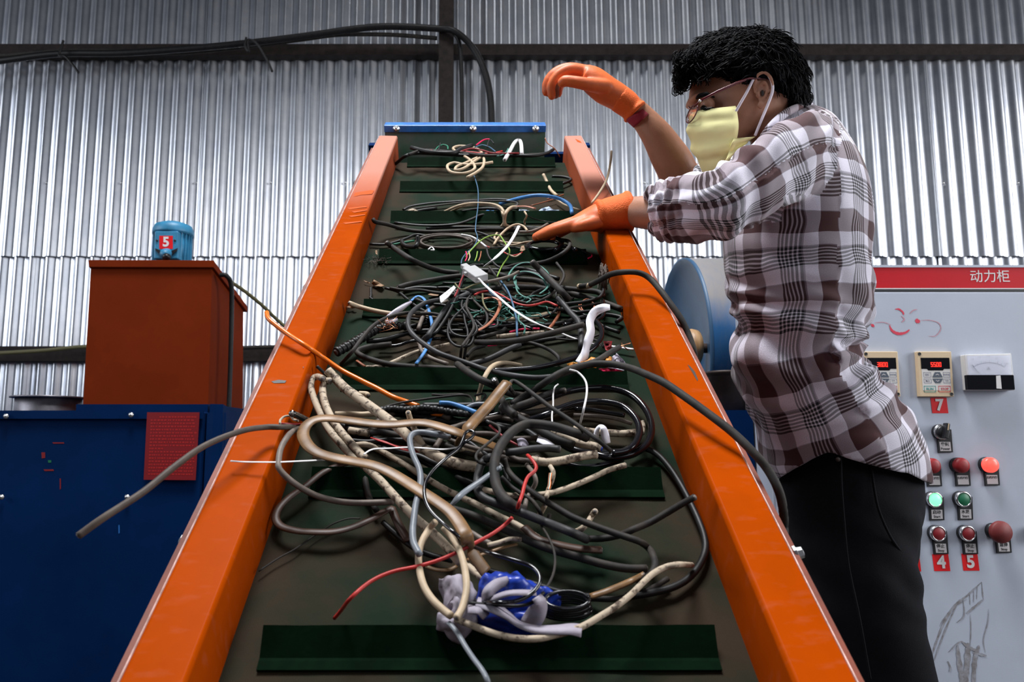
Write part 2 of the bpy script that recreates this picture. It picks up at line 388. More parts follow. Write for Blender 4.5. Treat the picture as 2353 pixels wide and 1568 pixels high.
# ------------------------------------------------------------------ the room
YW = 3.8
def plane_box(name, lo, hi, m, **k):
    bm = bmesh.new(); box(bm, lo, hi); return link(name, bm, m, smooth=False, kind='structure', **k)
plane_box('floor', (-5, -3, -.1), (5.2, 4.0, 0), MT['floor'])
plane_box('ceiling', (-5, -3, 6.0), (5.2, 4.0, 6.1), MT['roof'])
plane_box('wall_left', (-5.1, -3, 0), (-5.0, 4.0, 6.0), MT['sidewall'])
plane_box('wall_right', (5.2, -3, 0), (5.3, 4.0, 6.0), MT['sidewall'])
wall = thing('wall_back', None, None, (0, YW, 0), kind='structure')
PIT = .0790; NWV = 10; SWD = PIT * NWV
def sheet_mesh(z0, z1, name, phase):
    bm = bmesh.new(); nx = NWV * 14 + 8; nz = 7; rows = []
    for j in range(nz + 1):
        z = z0 + (z1 - z0) * j / nz; row = []
        for i in range(nx + 1):
            x = i * PIT / 14
            y = -.0095 * math.cos(2 * math.pi * (x / PIT + phase)) + .002 * noise.noise(Vector((x * 6, z * 1.3, phase * 9)))
            row.append(bm.verts.new((x, y, z)))
        rows.append(row)
    for a, b in zip(rows, rows[1:]):
        for i in range(nx): bm.faces.new((a[i], a[i + 1], b[i + 1], b[i]))
    me = bpy.data.meshes.new(name); bm.to_mesh(me); bm.free(); me.materials.append(MT['galv'])
    me.polygons.foreach_set('use_smooth', [True] * len(me.polygons)); return me
zs = W(700, 591, YW).z
x0 = W(1457, 300, YW).x
ups = [sheet_mesh(zs, 6.0, 'sheet_up', 0.02), sheet_mesh(zs, 6.0, 'sheet_up2', .0)]
lows = [sheet_mesh(0, zs + .08, 'sheet_low', .25), sheet_mesh(0, zs + .08, 'sheet_low2', .35)]
for k in range(-8, 6):
    for up in (1, 0):
        me = (ups if up else lows)[k % 2]
        o = bpy.data.objects.new('corrugated_sheet', me); COL.objects.link(o); o.parent = wall
        o.location = (x0 + k * SWD, (-.0215 if up else 0) + .0025 * (k % 2), 0)
    # self-drilling screws in a row
bm = bmesh.new()
for k in range(-14, 16):
    for yy in (735 / 1.74, ):
        c = W(640, 425, YW); lathe(bm, [(.006, 0), (.006, .004), (.003, .006)], (x0 + k * SWD / 2 + .04, YW - .03, c.z), (0, -1, 0), 8)
link('roofing_screw', bm, MT['zinc'], wall).location = (0, -YW, 0)
# steel post and girts
def beam(name, a, b, h, d, label, cat, m='steel_dark'):
    bm = bmesh.new(); a = Vector(a); b = Vector(b); 
    # C section: back web, two flanges
    box(bm, (a.x, a.y - d, a.z - h / 2), (b.x, a.y - d + .006, a.z + h / 2)); box(bm, (a.x, a.y - d + .006, a.z + h / 2 - .006), (b.x, a.y, a.z + h / 2)); box(bm, (a.x, a.y - d + .006, a.z - h / 2), (b.x, a.y, a.z - h / 2 + .006))
    return link(name, bm, MT[m], None, label, cat, smooth=False)
z1 = W(1100, 110, 3.7).z
beam('wall_girt', (-4.95, 3.775, z1), (5.15, 3.775, z1), .062, .06, 'dark steel girt running along the corrugated wall above the blue conveyor head', 'beam')
z2 = W(100, 812, 3.7).z
beam('wall_girt', (-4.95, 3.775, z2), (5.15, 3.775, z2), .075, .06, 'lower dark steel girt along the wall, seen beside the orange tower', 'beam')
a = W(1008, 200, 3.66); b = W(1042, 200, 3.66); bm = bmesh.new()
box(bm, (a.x, 3.64, 0), (b.x, 3.70, 6.0)); link('steel_post', bm, MT['steel_dark'], None, 'dark upright steel post rising behind the blue bar of the conveyor', 'post', smooth=False)
def wcable(name, pts, Y, r, m, label, cat='cable', par=None):
    bm = bmesh.new(); q = [W(p[0], p[1], p[2] if len(p) > 2 else Y) for p in pts]
    tube(bm, [Vector(v) for v in cr([tuple(v) for v in q], 8)], r, 8); return link(name, bm, MT[m], par, label, cat)
wcable('wall_cable', [(-120, 152), (0, 140), (130, 124), (280, 122), (420, 113), (560, 100), (700, 83), (820, 66), (900, 61), (1005, 66), (1045, 72, 3.6), (1085, 108), (1112, 160), (1126, 220), (1130, 300), (1131, 420)], 3.62, .0175, 'black', 'thick black cable drooping along the upper girt and down behind the blue bar')
wcable('wall_cable', [(-120, 126), (0, 128), (120, 118), (250, 116), (400, 122), (560, 108), (700, 90), (780, 80), (900, 80), (1004, 88)], 3.66, .011, 'dusty', 'thinner brown cable tied beneath the thick black one on the upper girt')
wcable('wall_cable', [(1044, 76), (1056, 100), (1060, 160), (1062, 260), (1062, 380)], 3.64, .011, 'black', 'thin black cable hanging straight down beside the steel post')
wcable('tie_wire', [(146, 93), (140, 112), (136, 128), (150, 130), (168, 150), (181, 168)], 3.57, .006, 'black', 'wire tie with a loose tail on the upper girt above the orange tower')
wcable('tie_wire', [(566, 86), (563, 105), (572, 118), (570, 92), (590, 100), (612, 135), (626, 165)], 3.57, .006, 'black', 'wire tie with a curled tail midway along the upper girt')
wcable('wall_cable', [(-100, 818), (0, 812), (100, 806), (200, 797), (330, 800)], 3.62, .010, 'olive', 'olive cable resting on the lower girt left of the orange tower')
wcable('wall_cable', [(480, 810), (560, 800), (640, 797), (720, 790)], 3.62, .010, 'dusty', 'dusty cable on the lower girt between orange tower and conveyor')
wcable('wall_cable', [(530, 648, 2.85), (560, 668, 2.95), (600, 700, 3.05), (640, 738, 3.15), (700, 790, 3.2)], 3.2, .0075, 'olive', 'thin olive cable slanting from the orange tower down behind the conveyor')
wcable('wall_cable', [(506, 632, 2.62), (520, 634, 2.62), (531, 655, 2.64), (532, 720, 2.66), (529, 850, 2.66), (524, 980, 2.64), (518, 1100, 2.64), (514, 1300, 2.64)], 2.6, .0085, 'black', 'black cable hanging down the side of the orange tower')

# ------------------------------------------------------------------ left machine
YB = 2.35
mach = thing('blue_machine', 'dark blue steel machine housing with a red notice, below the orange tower', 'machine', (W(200, 947, YB).x, YB, 0))
def mk(name, bm, m, parent, **k):
    o = link(name, bm, m, parent, **k); o.location = -parent.location if parent.parent is None else (0, 0, 0); return o
zt = W(200, 947, YB).z; xr = W(452, 1250, YB).x
bm = bmesh.new()
box(bm, (-2.2, YB, .02), (xr, YB + .75, zt)); o = mk('housing', bm, MT['mblue'], mach, smooth=False); bevel(o, .004)
# chamfered flank to the right of the front plate
bm = bmesh.new(); zr = W(480, 930, 2.42).z
prism(bm, [(xr + .006, YB + .02, .02), (xr + .006, YB + .02, zt - .002), (xr + .05, YB + .07, zt), (xr + .05, YB + .07, .02)], (0, .02, 0))
hexa(bm, [Vector(p) for p in ((xr + .01, YB + .03, .02), (xr + .07, YB + .05, .02), (xr + .10, YB + .70, .02), (xr, YB + .70, .02), (xr + .01, YB + .03, zr), (xr + .045, YB + .05, zr), (xr + .06, YB + .70, zr - .10), (xr, YB + .70, zr - .1))])
o = mk('side_plate', bm, MT['mblue'], mach, smooth=False)
bm = bmesh.new(); a = W(183, 930, 2.42); b = W(483, 930, 2.42)
box(bm, (a.x, YB + .05, zt), (b.x, YB + .6, a.z)); mk('top_plate', bm, MT['mblue'], mach, smooth=False)
bm = bmesh.new(); a = W(0, 947, YB)
box(bm, (-2.21, YB - .012, zt - .022), (xr + .004, YB - .0015, zt + .004)); mk('top_flange', bm, MT['mblue'], mach, smooth=False)
for x, y in ((15, 957), (302, 954), (2, 1143), (291, 1143)):
    bm = bmesh.new(); c = W(x, y, YB - .016); lathe(bm, [(.008, 0), (.008, .004), (.0055, .0045), (.005, .009), (.001, .010)], c + Vector((0, .006 if y > 1000 else 0, 0)), (0, -1, 0), 12); mk('bolt', bm, MT['zinc'], mach)
# red notice with faint print
bm = bmesh.new(); c1 = W(338, 948, YB - .016); c2 = W(458, 948, YB - .016); c3 = W(449, 1104, YB - .016); c4 = W(330, 1103, YB - .016)
prism(bm, [c1, c4, c3, c2], (0, .003, 0)); o = mk('notice_plate', bm, MT['redplate'], mach, smooth=False)
bm = bmesh.new(); rnd = random.Random(3)
for r_ in range(19):
    v = .06 + r_ * .047; x = .08 + (.16 if r_ in (0,) else 0); end = .93 - rnd.choice([0, 0, .05, .45, .6]) * (r_ % 3 == 1)
    while x < end:
        wd = rnd.uniform(.02, .05)
        L0 = c1.lerp(c4, v); R0 = c2.lerp(c3, v); L1 = c1.lerp(c4, v + .020); R1 = c2.lerp(c3, v + .020)
        q = [L0.lerp(R0, x), L1.lerp(R1, x), L1.lerp(R1, x + wd), L0.lerp(R0, x + wd)]
        vs = [bm.verts.new(p + Vector((0, -.0004, 0))) for p in q]; bm.faces.new(vs); x += wd + rnd.uniform(.008, .03)
pr = link('printed_lines', bm, MT['redprint'], o, smooth=False, kind='stuff')
# small faded paint marks on the housing
for (x, y, w_, h_, m_) in ((95, 1040, 9, 14, 'redplate'), (120, 1017, 28, 3, 'redplate'), (100, 1079, 24, 4, 'redplate'), (137, 1100, 3, 26, 'redplate'), (110, 1058, 8, 6, 'btngreen'), (272, 1207, 3, 20, 'blue_bright')):
    bm = bmesh.new(); vs = [bm.verts.new(W(x + dx, y + dy, YB - .0008)) for dx, dy in ((0, 0), (w_ * .1, h_), (w_, h_ * .9), (w_ * .95, 0))]; bm.faces.new(vs); mk('paint_mark', bm, MT[m_], mach, smooth=False)
# orange tower
YT = 2.6
tow = thing('orange_tower', 'orange red sheet metal tower carrying the small blue motor', 'machine', (W(345, 930, YT).x, YT, W(345, 930, YT).z))
TL, TR, BL, BR = W(208, 612, YT), W(487, 615, YT), W(190, 932, YT), W(478, 932, YT)
bk = .36; BZ = BL.z - .02
t2 = W(558, 715, YT + bk); b2 = W(553, 960, YT + bk)
bm = bmesh.new()
hexa(bm, [Vector((BL.x, YT, BZ)), Vector((BR.x, YT, BZ)), Vector((BR.x + .01, YT + bk, BZ)), Vector((BL.x, YT + bk, BZ)), TL, TR, Vector((TR.x + .005, YT + bk, t2.z)), Vector((TL.x, YT + bk, t2.z))])
o = mk('tower_body', bm, MT['tower'], tow, smooth=False); bevel(o, .003)
bm = bmesh.new(); l1, r1, l0, r0 = W(202, 597, YT - .012), W(491, 598, YT - .012), W(204, 614, YT - .012), W(491, 615, YT - .012)
by = YT + bk + .015; dz = t2.z + .022
hexa(bm, [l0, r0, Vector((r0.x + .006, by, dz - .025)), Vector((l0.x, by, dz - .025)), l1, r1, Vector((r1.x + .006, by, dz)), Vector((l1.x, by, dz))])
o = mk('lid', bm, MT['tower'], tow, smooth=False); bevel(o, .002)
# motor
YM = 2.68
mot = thing('electric_motor', 'small blue finned electric motor numbered 5 on the orange tower', 'motor', W(396, 598, YM))
ca = W(396, 600, YM + .07); ct = W(396, 522, YM + .07); rad = (W(438, 560, YM + .07).x - W(354, 560, YM + .07).x) / 2; cx = W(397, 560, YM + .07).x
Hh = ct.z - ca.z
bm = bmesh.new(); lathe(bm, [(rad * .93, -.03), (rad * .93, Hh * .86)], (cx, YM + .07, ca.z), (0, 0, 1), 40); mk('motor_body', bm, MT['motor'], mot)
for k in range(26):
    bm = bmesh.new(); a = 2 * math.pi * k / 26; M = Matrix.Translation((cx, YM + .07, ca.z)) @ Matrix.Rotation(a, 4, 'Z')
    if -2.2 < ((a + math.pi) % (2 * math.pi)) - math.pi < -.95: bm.free(); continue
    box(bm, (rad * .9, -.0015, -.02), (rad * 1.02, .0015, Hh * .8), M); mk('cooling_fin', bm, MT['motor'], mot, smooth=False)
bm = bmesh.new(); lathe(bm, [(rad * 1.06, Hh * .74), (rad * 1.07, Hh * .80), (rad * 1.06, Hh * .9), (rad * .95, Hh * 1.02), (rad * .6, Hh * 1.10), (.004, Hh * 1.13)], (cx, YM + .07, ca.z), (0, 0, 1), 40); mk('fan_cover', bm, MT['motor'], mot)
bm = bmesh.new(); a0, a1, a2, a3 = W(355, 531, YM - .005), W(409, 531, YM - .005), W(409, 595, YM - .005), W(353, 595, YM - .005)
prism(bm, [a0, a3, a2, a1], (0, .05, 0)); o = mk('terminal_box', bm, MT['motor'], mot, smooth=False); bevel(o, .004)
tb = o
for x in (361, 402):
    bm = bmesh.new(); lathe(bm, [(.004, 0), (.004, .003), (.0005, .004)], W(x, 553, YM - .006), (0, -1, 0), 10); link('screw', bm, MT['blk'], tb)
bm = bmesh.new(); c = W(383, 584, YM - .006); lathe(bm, [(.021, -.012), (.021, .012), (.016, .02), (.012, .03)], c, (0, -1, -.35), 20); link('cable_gland', bm, MT['motor'], tb)
bm = bmesh.new(); lathe(bm, [(.015, 0), (.013, .014)], W(384, 589, YM - .03), (0, -.7, -1), 16); link('gland_mouth', bm, MT['blk'], tb)
bm = bmesh.new()
for sgn in (-1, 1):
    prism(bm, [W(383 + sgn * 26, 571, YM - .0055), W(383 + sgn * 24, 577, YM - .0055), W(383 + sgn * 8, 592, YM - .0055), W(383 + sgn * 12, 577, YM - .0055)][::sgn], (0, -.004, 0))
link('dark_recess', bm, MT['blk'], tb, smooth=False)
def sticker(parent, digit, x0, y0, x1, y1, Y, skew=0., size=.9, rel=True, bold=.0012):
    bm = bmesh.new(); A, B, C_, D = W(x0, y0, Y), W(x1, y0, Y), W(x1 + skew, y1, Y), W(x0 + skew, y1, Y)
    prism(bm, [A, D, C_, B], (0, .0006, 0)); s = link('number_sticker', bm, MT['sticker'], parent, smooth=False)
    if rel: s.location = -parent.matrix_world.translation if False else s.location
    h = (A.z - D.z); c = (A + C_) / 2; sk = (D.x - A.x) / max(h, 1e-5)
    M = Matrix(((1, -sk, 0, c.x), (0, 0, -1, Y - .0008), (0, 1, 0, c.z), (0, 0, 0, 1)))
    if digit: text('digit', digit, MT['white'], M, h * size * 1.12, h * .035, .0002, s)
    return s
s = sticker(mot, '5', 366, 542, 397, 572, YM - .0062); s.location = -mot.location
# pipe stub left of the tower
pipe = thing('duct_stub', 'round flanged sheet metal duct stub on the blue machine left of the tower', 'duct', W(112, 950, 2.62))
c = W(112, 925, 2.72); r_ = (W(185, 925, 2.72).x - W(38, 925, 2.72).x) / 2; zb = zt
bm = bmesh.new(); lathe(bm, [(r_ * .93, zb - c.z - .01), (r_ * .93, .02), (r_ * .9, .02), (r_ * .9, zb - c.z)], c, (0, 0, 1), 40, False); mk('duct_wall', bm, MT['funnel'], pipe)
bm = bmesh.new(); lathe(bm, [(r_ * .9, .014), (r_ * 1.07, .014), (r_ * 1.07, .02), (r_ * .9, .02), (r_ * .9, .014)], c, (0, 0, 1), 40, False); mk('rim_flange', bm, MT['funnel'], pipe)

# ------------------------------------------------------------------ right: wheel, pipe
YD = 2.4
dr = thing('blue_drum', 'large blue and grey drum wheel behind the worker, left of the grey cabinet', 'drum', (W(1640, 900, YD).x, YD, 0))
xl = W(1564, 800, YD).x; zc = W(1576, 812, YD).z; rd = W(1576, 600, YD).z - zc; xw = W(1684, 800, YD).x
MT['drum'] = mat('faded_drum_paint', (.02, .12, .30), .5, .1); nt = MT['drum'].node_tree; N = nt.nodes
tc = N.new('ShaderNodeTexCoord'); sx = N.new('ShaderNodeSeparateXYZ'); nt.links.new(tc.outputs['Object'], sx.inputs[0]); mr = N.new('ShaderNodeMapRange'); nt.links.new(sx.outputs['Z'], mr.inputs[0]); mr.inputs[1].default_value = zc + rd * .12; mr.inputs[2].default_value = zc + rd * .45
nz = N.new('ShaderNodeTexNoise'); nz.inputs['Scale'].default_value = 14; ad = N.new('ShaderNodeMath'); ad.operation = 'MULTIPLY_ADD'; ad.inputs[1].default_value = .5; nt.links.new(nz.outputs[0], ad.inputs[0]); sb = N.new('ShaderNodeMath'); sb.operation = 'SUBTRACT'; sb.inputs[1].default_value = .25; nt.links.new(mr.outputs[0], ad.inputs[2]); nt.links.new(ad.outputs[0], sb.inputs[0])
mx = N.new('ShaderNodeMix'); mx.data_type = 'RGBA'; mx.clamp_factor = True; nt.links.new(sb.outputs[0], mx.inputs[0]); mx.inputs[6].default_value = (.015, .11, .29, 1); mx.inputs[7].default_value = (.22, .21, .21, 1); nt.links.new(mx.outputs[2], N['Principled BSDF'].inputs['Base Color'])
bm = bmesh.new(); lathe(bm, [(rd, .0), (rd, xw - xl), (rd * .9, xw - xl)], (xl, YD, zc), (1, 0, 0), 64, False); mk('drum_shell', bm, MT['drum'], dr)
bm = bmesh.new(); lathe(bm, [(.02, .05), (rd * .5, .035), (rd * .93, .012), (rd * .985, .0), (rd * 1.004, .0), (rd * 1.004, .01)], (xl, YD, zc), (1, 0, 0), 64, False)
mk('end_disc', bm, mat('disc_blue', (.018, .075, .16), .5, var=.2, vscale=6), dr)
bm = bmesh.new(); lathe(bm, [(rd * 1.0, xw - xl), (rd * 1.02, xw - xl + .03), (rd * .7, xw - xl + .12), (rd * .5, xw - xl + .2)], (xl, YD, zc), (1, 0, 0), 48, False); mk('drum_end', bm, MT['funnel'], dr)
c = W(1588, 800, YD - .18); bm = bmesh.new(); lathe(bm, [(.005, -.03), (.03, -.03), (.055, -.015), (.058, 0), (.055, .015), (.03, .025), (.005, .025)], (c.x, YD - .18, c.z), (1, .15, 0), 32); mk('wooden_hub', bm, MT['wood'], dr)
bm = bmesh.new(); lathe(bm, [(.015, -.05), (.015, .12)], (c.x, YD - .18, c.z), (1, .15, 0), 12); mk('hub_shaft', bm, MT['rust'], dr)
bm = bmesh.new(); box(bm, (xl + .02, YD - .05, 0), (xl + .06, YD + .05, zc)); box(bm, (xl - .05, YD - .25, 0), (xw + .15, YD + .25, .06)); mk('support_stand', bm, MT['mblue'], dr, smooth=False)
YP = 1.95
pp = thing('flanged_pipe', 'dark rusty flanged pipe standing on a dark blue box before the drum', 'pipe', W(1672, 940, YP))
cxp = W(1668, 868, YP); bm = bmesh.new()
lathe(bm, [(.045, -.16), (.045, 0), (.052, .006), (.052, .014), (.048, .016)], cxp, (0, 0, 1), 32); mk('pipe_wall', bm, MT['rust'], pp)
bm = bmesh.new(); lathe(bm, [(.044, .0), (.057, .008), (.057, .015), (.044, .016)], cxp, (0, 0, 1), 32); mk('rim_flange', bm, MT['rust'], pp)
bm = bmesh.new(); a = W(1655, 943, YP - .06); box(bm, (a.x - .01, YP - .06, 0), (.70, YP + .1, a.z)); mk('base_box', bm, MT['mblue'], pp, smooth=False)

# ------------------------------------------------------------------ control cabinet
YC = 1.80
cab = thing('control_cabinet', 'grey electrical control cabinet with a red header behind the worker', 'cabinet', (W(2100, 900, YC).x, YC, 0))
def ck(name, bm, m, parent=cab, **k):
    k.setdefault('smooth', False); o = link(name, bm, MT[m] if isinstance(m, str) else m, parent, **k)
    if parent is cab: o.location = -cab.location
    return o
xa = .705; xb = W(2620, 950, YC).x; ztop = W(2200, 612, YC).z; zh = W(2200, 664, YC).z
bm = bmesh.new(); box(bm, (xa, YC, .02), (xb, YC + .20, ztop)); o = ck('cabinet_body', bm, 'cab'); bevel(o, .003)
bm = bmesh.new(); box(bm, (xa + .004, YC - .003, zh), (xb, YC + .001, ztop - .003)); ck('header_panel', bm, 'cabred')
bm = bmesh.new(); box(bm, (xa + .002, YC - .005, ztop - .004), (xb, YC + .02, ztop + .002)); ck('top_lip', bm, 'cab')
bm = bmesh.new(); box(bm, (xa + .004, YC - .0035, zh - .0015), (xb, YC, zh + .0012)); ck('header_trim', bm, 'platewhite')
bm = bmesh.new(); zg = W(2200, 671, YC).z; box(bm, (xa + .004, YC - .0022, zg - .001), (xb, YC, zh - .0018)); ck('door_gap', bm, 'blk')
bm = bmesh.new(); box(bm, (xa + .006, YC - .012, .08), (xb, YC - .001, zg - .003)); dm = ck('cabinet_door', bm, 'cab'); bevel(dm, .002)
YF = YC - .012
c = W(2275, 637, YC - .004)
M = Matrix(((1, 0, 0, c.x), (0, 0, -1, YC - .0034), (0, 1, 0, c.z), (0, 0, 0, 1)))
t = text('header_lettering', '动力柜', MT['white'], M, .0335, .0, .0003, cab); t.location = -cab.location
def onface(x, y, d=0.): return W(x, y, YF - d)
def quad(bm, pts, d, thick):
    prism(bm, [onface(x, y, d) for x, y in pts], (0, thick, 0))
def face_text(body, x, y, h, m, d, par, name='lettering', bold=.0, sk=.09, al='CENTER', sx=1.0):
    c = onface(x, y, d); M = Matrix(((sx, sk * 0, 0, c.x), (0, 0, -1, c.y), (0, 1, 0, c.z), (0, 0, 0, 1)))
    return text(name, body, MT[m], M, h, bold, .0001, par, al)
PXM = 1.79 / F * 1.0  # metres per picture pixel at the door
# keypads
SEG = {'0': 'abcdef', '3': 'abgcd', '5': 'afgcd', '8': 'abcdefg', '6': 'afgedc'}
def keypad(x, y, digits, label=None):
    k = thing('keypad', None, None); k.parent = cab; k.location = -cab.location
    if label: k['label'] = label
    w_, h_ = 79, 104; s = .085
    def Q(u, v): return (x + u * w_ + v * h_ * s * .75, y + v * h_)
    def q4(u0, v0, u1, v1): return [Q(u0, v0), Q(u0, v1), Q(u1, v1), Q(u1, v0)]
    bm = bmesh.new(); quad(bm, q4(0, 0, 1, 1), .012, .012); o = ck('keypad_case', bm, 'beige', k); bevel(o, .0015)
    bm = bmesh.new(); quad(bm, q4(.10, .30, .93, .86), .0124, .0006); ck('key_panel', bm, 'keygrey', k)
    bm = bmesh.new(); quad(bm, [Q(.10, .14), Q(.10, .385), Q(.26, .385), Q(.30, .42), Q(.72, .42), Q(.76, .385), Q(.93, .385), Q(.93, .14)], .0128, .0006); ck('display_window', bm, 'blkgloss', k)
    bm = bmesh.new(); uu = .38
    for ch in digits:
        if ch == '.':
            quad(bm, q4(uu - .018, .320, uu + .004, .342), .0131, .0003); continue
        sg = {'a': (0, 0, 1, .14), 'g': (0, .43, 1, .57), 'd': (0, .86, 1, 1), 'f': (0, 0, .25, .5), 'b': (.75, 0, 1, .5), 'e': (0, .5, .25, 1), 'c': (.75, .5, 1, 1)}
        for c_ in SEG[ch]:
            a0, b0, a1, b1 = sg[c_]; quad(bm, q4(uu + a0 * .062, .24 + b0 * .10, uu + a1 * .062, .24 + b1 * .10), .0131, .0003)
        uu += .08
    ck('display_digits', bm, 'led', k)
    bm = bmesh.new(); quad(bm, [Q(.49, .455), Q(.41, .56), Q(.41, .575), Q(.70, .575), Q(.70, .56), Q(.63, .455)], .013, .0006); quad(bm, [Q(.41, .60), Q(.41, .615), Q(.48, .70), Q(.62, .70), Q(.70, .615), Q(.70, .60)], .013, .0006); ck('arrow_keys', bm, 'keyslate', k)
    bm = bmesh.new()
    for u, v, dy in ((.55, .50, 1), (.55, .66, -1)):
        for sgn in (-1, 1): quad(bm, [Q(u, v - .008 * dy), Q(u, v + .008 * dy), Q(u + sgn * .05, v + .030 * dy), Q(u + sgn * .05, v + .016 * dy)][::(1 if sgn * dy < 0 else 1)], .0133, .0003)
    ck('arrow_marks', bm, 'platewhite', k)
    def outline(bm, u0, v0, u1, v1, t=.009):
        for a in ((u0, v0, u1, v0 + t), (u0, v1 - t, u1, v1), (u0, v0, u0 + t, v1), (u1 - t, v0, u1, v1)): quad(bm, q4(*a), .0127, .0003)
    bm = bmesh.new()
    for a in ((.15, .46, .37, .57), (.72, .46, .92, .57), (.15, .60, .37, .70), (.72, .60, .92, .70)): outline(bm, *a)
    ck('key_outlines', bm, 'line', k)
    bm = bmesh.new(); outline(bm, .14, .76, .48, .90, .012); ck('green_key_outline', bm, 'teal', k)
    bm = bmesh.new(); outline(bm, .56, .76, .91, .90, .012); ck('red_key_outline', bm, 'printred', k)
    for body, u, v, m_, hh in (('ESC', .26, .515, 'line', .0062), ('ENTER', .82, .515, 'line', .0048), ('M.A', .26, .65, 'line', .0062), ('>>', .82, .65, 'line', .0075), ('RUN', .31, .83, 'teal', .0085), ('STOP', .74, .83, 'printred', .0078)):
        face_text(body, *Q(u, v), hh, m_, .0128, k, bold=.0001)
    for u, v in ((.07, .055), (.93, .945)):
        bm = bmesh.new(); lathe(bm, [(.0040, 0), (.0040, .0006), (.0026, .0006), (.0022, .0001)], onface(*Q(u, v), .0125), (0, -1, 0), 14); ck('corner_screw', bm, 'blk', k)
    return k
keypad(2107, 808, '55.00'); keypad(1984, 808, '38.00')
# ammeter
am = thing('ammeter', None, None); am.parent = cab; am.location = -cab.location
bm = bmesh.new(); quad(bm, [(2219, 815), (2226, 897), (2333, 897), (2324, 813)], .022, .022); o = ck('meter_housing', bm, 'keygrey', am); bevel(o, .0015)
bm = bmesh.new(); quad(bm, [(2222, 818), (2226, 862), (2325, 862), (2321, 817)], .0225, .0008); ck('meter_face', bm, 'gauge', am)
bm = bmesh.new(); quad(bm, [(2221, 862), (2224, 896), (2333, 896), (2330, 862)], .030, .010); o = ck('meter_base', bm, 'blkgloss', am); bevel(o, .0015)
bm = bmesh.new(); quad(bm, [(2289, 864), (2290, 893), (2302, 894), (2299, 863)], .0303, .0003); ck('tape_strip', bm, 'white', am)
bm = bmesh.new()
cx_, cy_ = 2273, 905; rr = 72
pr_ = None
for i in range(25):
    a = R(-90 - 31 + 62 * i / 24); q = (cx_ + rr * math.cos(a) * .95, cy_ + rr * math.sin(a))
    if pr_: quad(bm, [pr_, (pr_[0], pr_[1] + 1.1), (q[0], q[1] + 1.1), q], .0229, .0003)
    pr_ = q
    if i % 3 == 0:
        o_ = (cx_ + (rr + (5 if i % 6 == 0 else 3)) * math.cos(a) * .95, cy_ + (rr + (5 if i % 6 == 0 else 3)) * math.sin(a)); quad(bm, [o_, q, (q[0] + .9, q[1]), (o_[0] + .9, o_[1])], .0229, .0003)
ck('scale_arc', bm, 'line', am)
bm = bmesh.new(); quad(bm, [(2233, 838), (2233.5, 840), (2250, 858), (2250.6, 857.5)], .0232, .0003); ck('needle', bm, 'line', am)
face_text('A', 2272, 848, .012, 'line', .0230, am)
for b_, x_, y_ in (('0', 2236, 826), ('5', 2252, 822), ('10', 2272, 820), ('15', 2291, 824), ('20', 2314, 836)): face_text(b_, x_, y_, .005, 'line', .0230, am, 'scale_number')
bm = bmesh.new(); quad(bm, [(2217, 813), (2221, 861), (2328, 861), (2323, 811)], .0275, .0012); ck('clear_cover', bm, 'glass', am)
# buttons
def plate(k, x, y, top, bot='', w_=34, h_=34, tilt=.1):
    bm = bmesh.new(); x0_, y0_ = x - w_ / 2, y
    quad(bm, [(x0_ - tilt * 6, y0_ - 20), (x0_ + tilt * h_, y0_ + h_), (x0_ + w_ + tilt * h_, y0_ + h_ - 1), (x0_ + w_ - tilt * 6, y0_ - 20)], .004, .004); o = ck('label_plate', bm, 'blk', k); bevel(o, .0006)
    bm = bmesh.new(); quad(bm, [(x0_ + 5 + tilt * 6, y0_ + 9), (x0_ + 5 + tilt * 30, y0_ + 30), (x0_ + w_ - 4 + tilt * 30, y0_ + 30), (x0_ + w_ - 4 + tilt * 6, y0_ + 9)], .0044, .0004); ck('label_insert', bm, 'platewhite', k)
    face_text(top, x + tilt * 14, y0_ + 15, .0098 if len(top) < 3 else .0064, 'blk', .0046, k, bold=.0002)
    if bot: face_text(bot, x + tilt * 26, y0_ + 25, .0082, 'blk', .0046, k, bold=.00015)
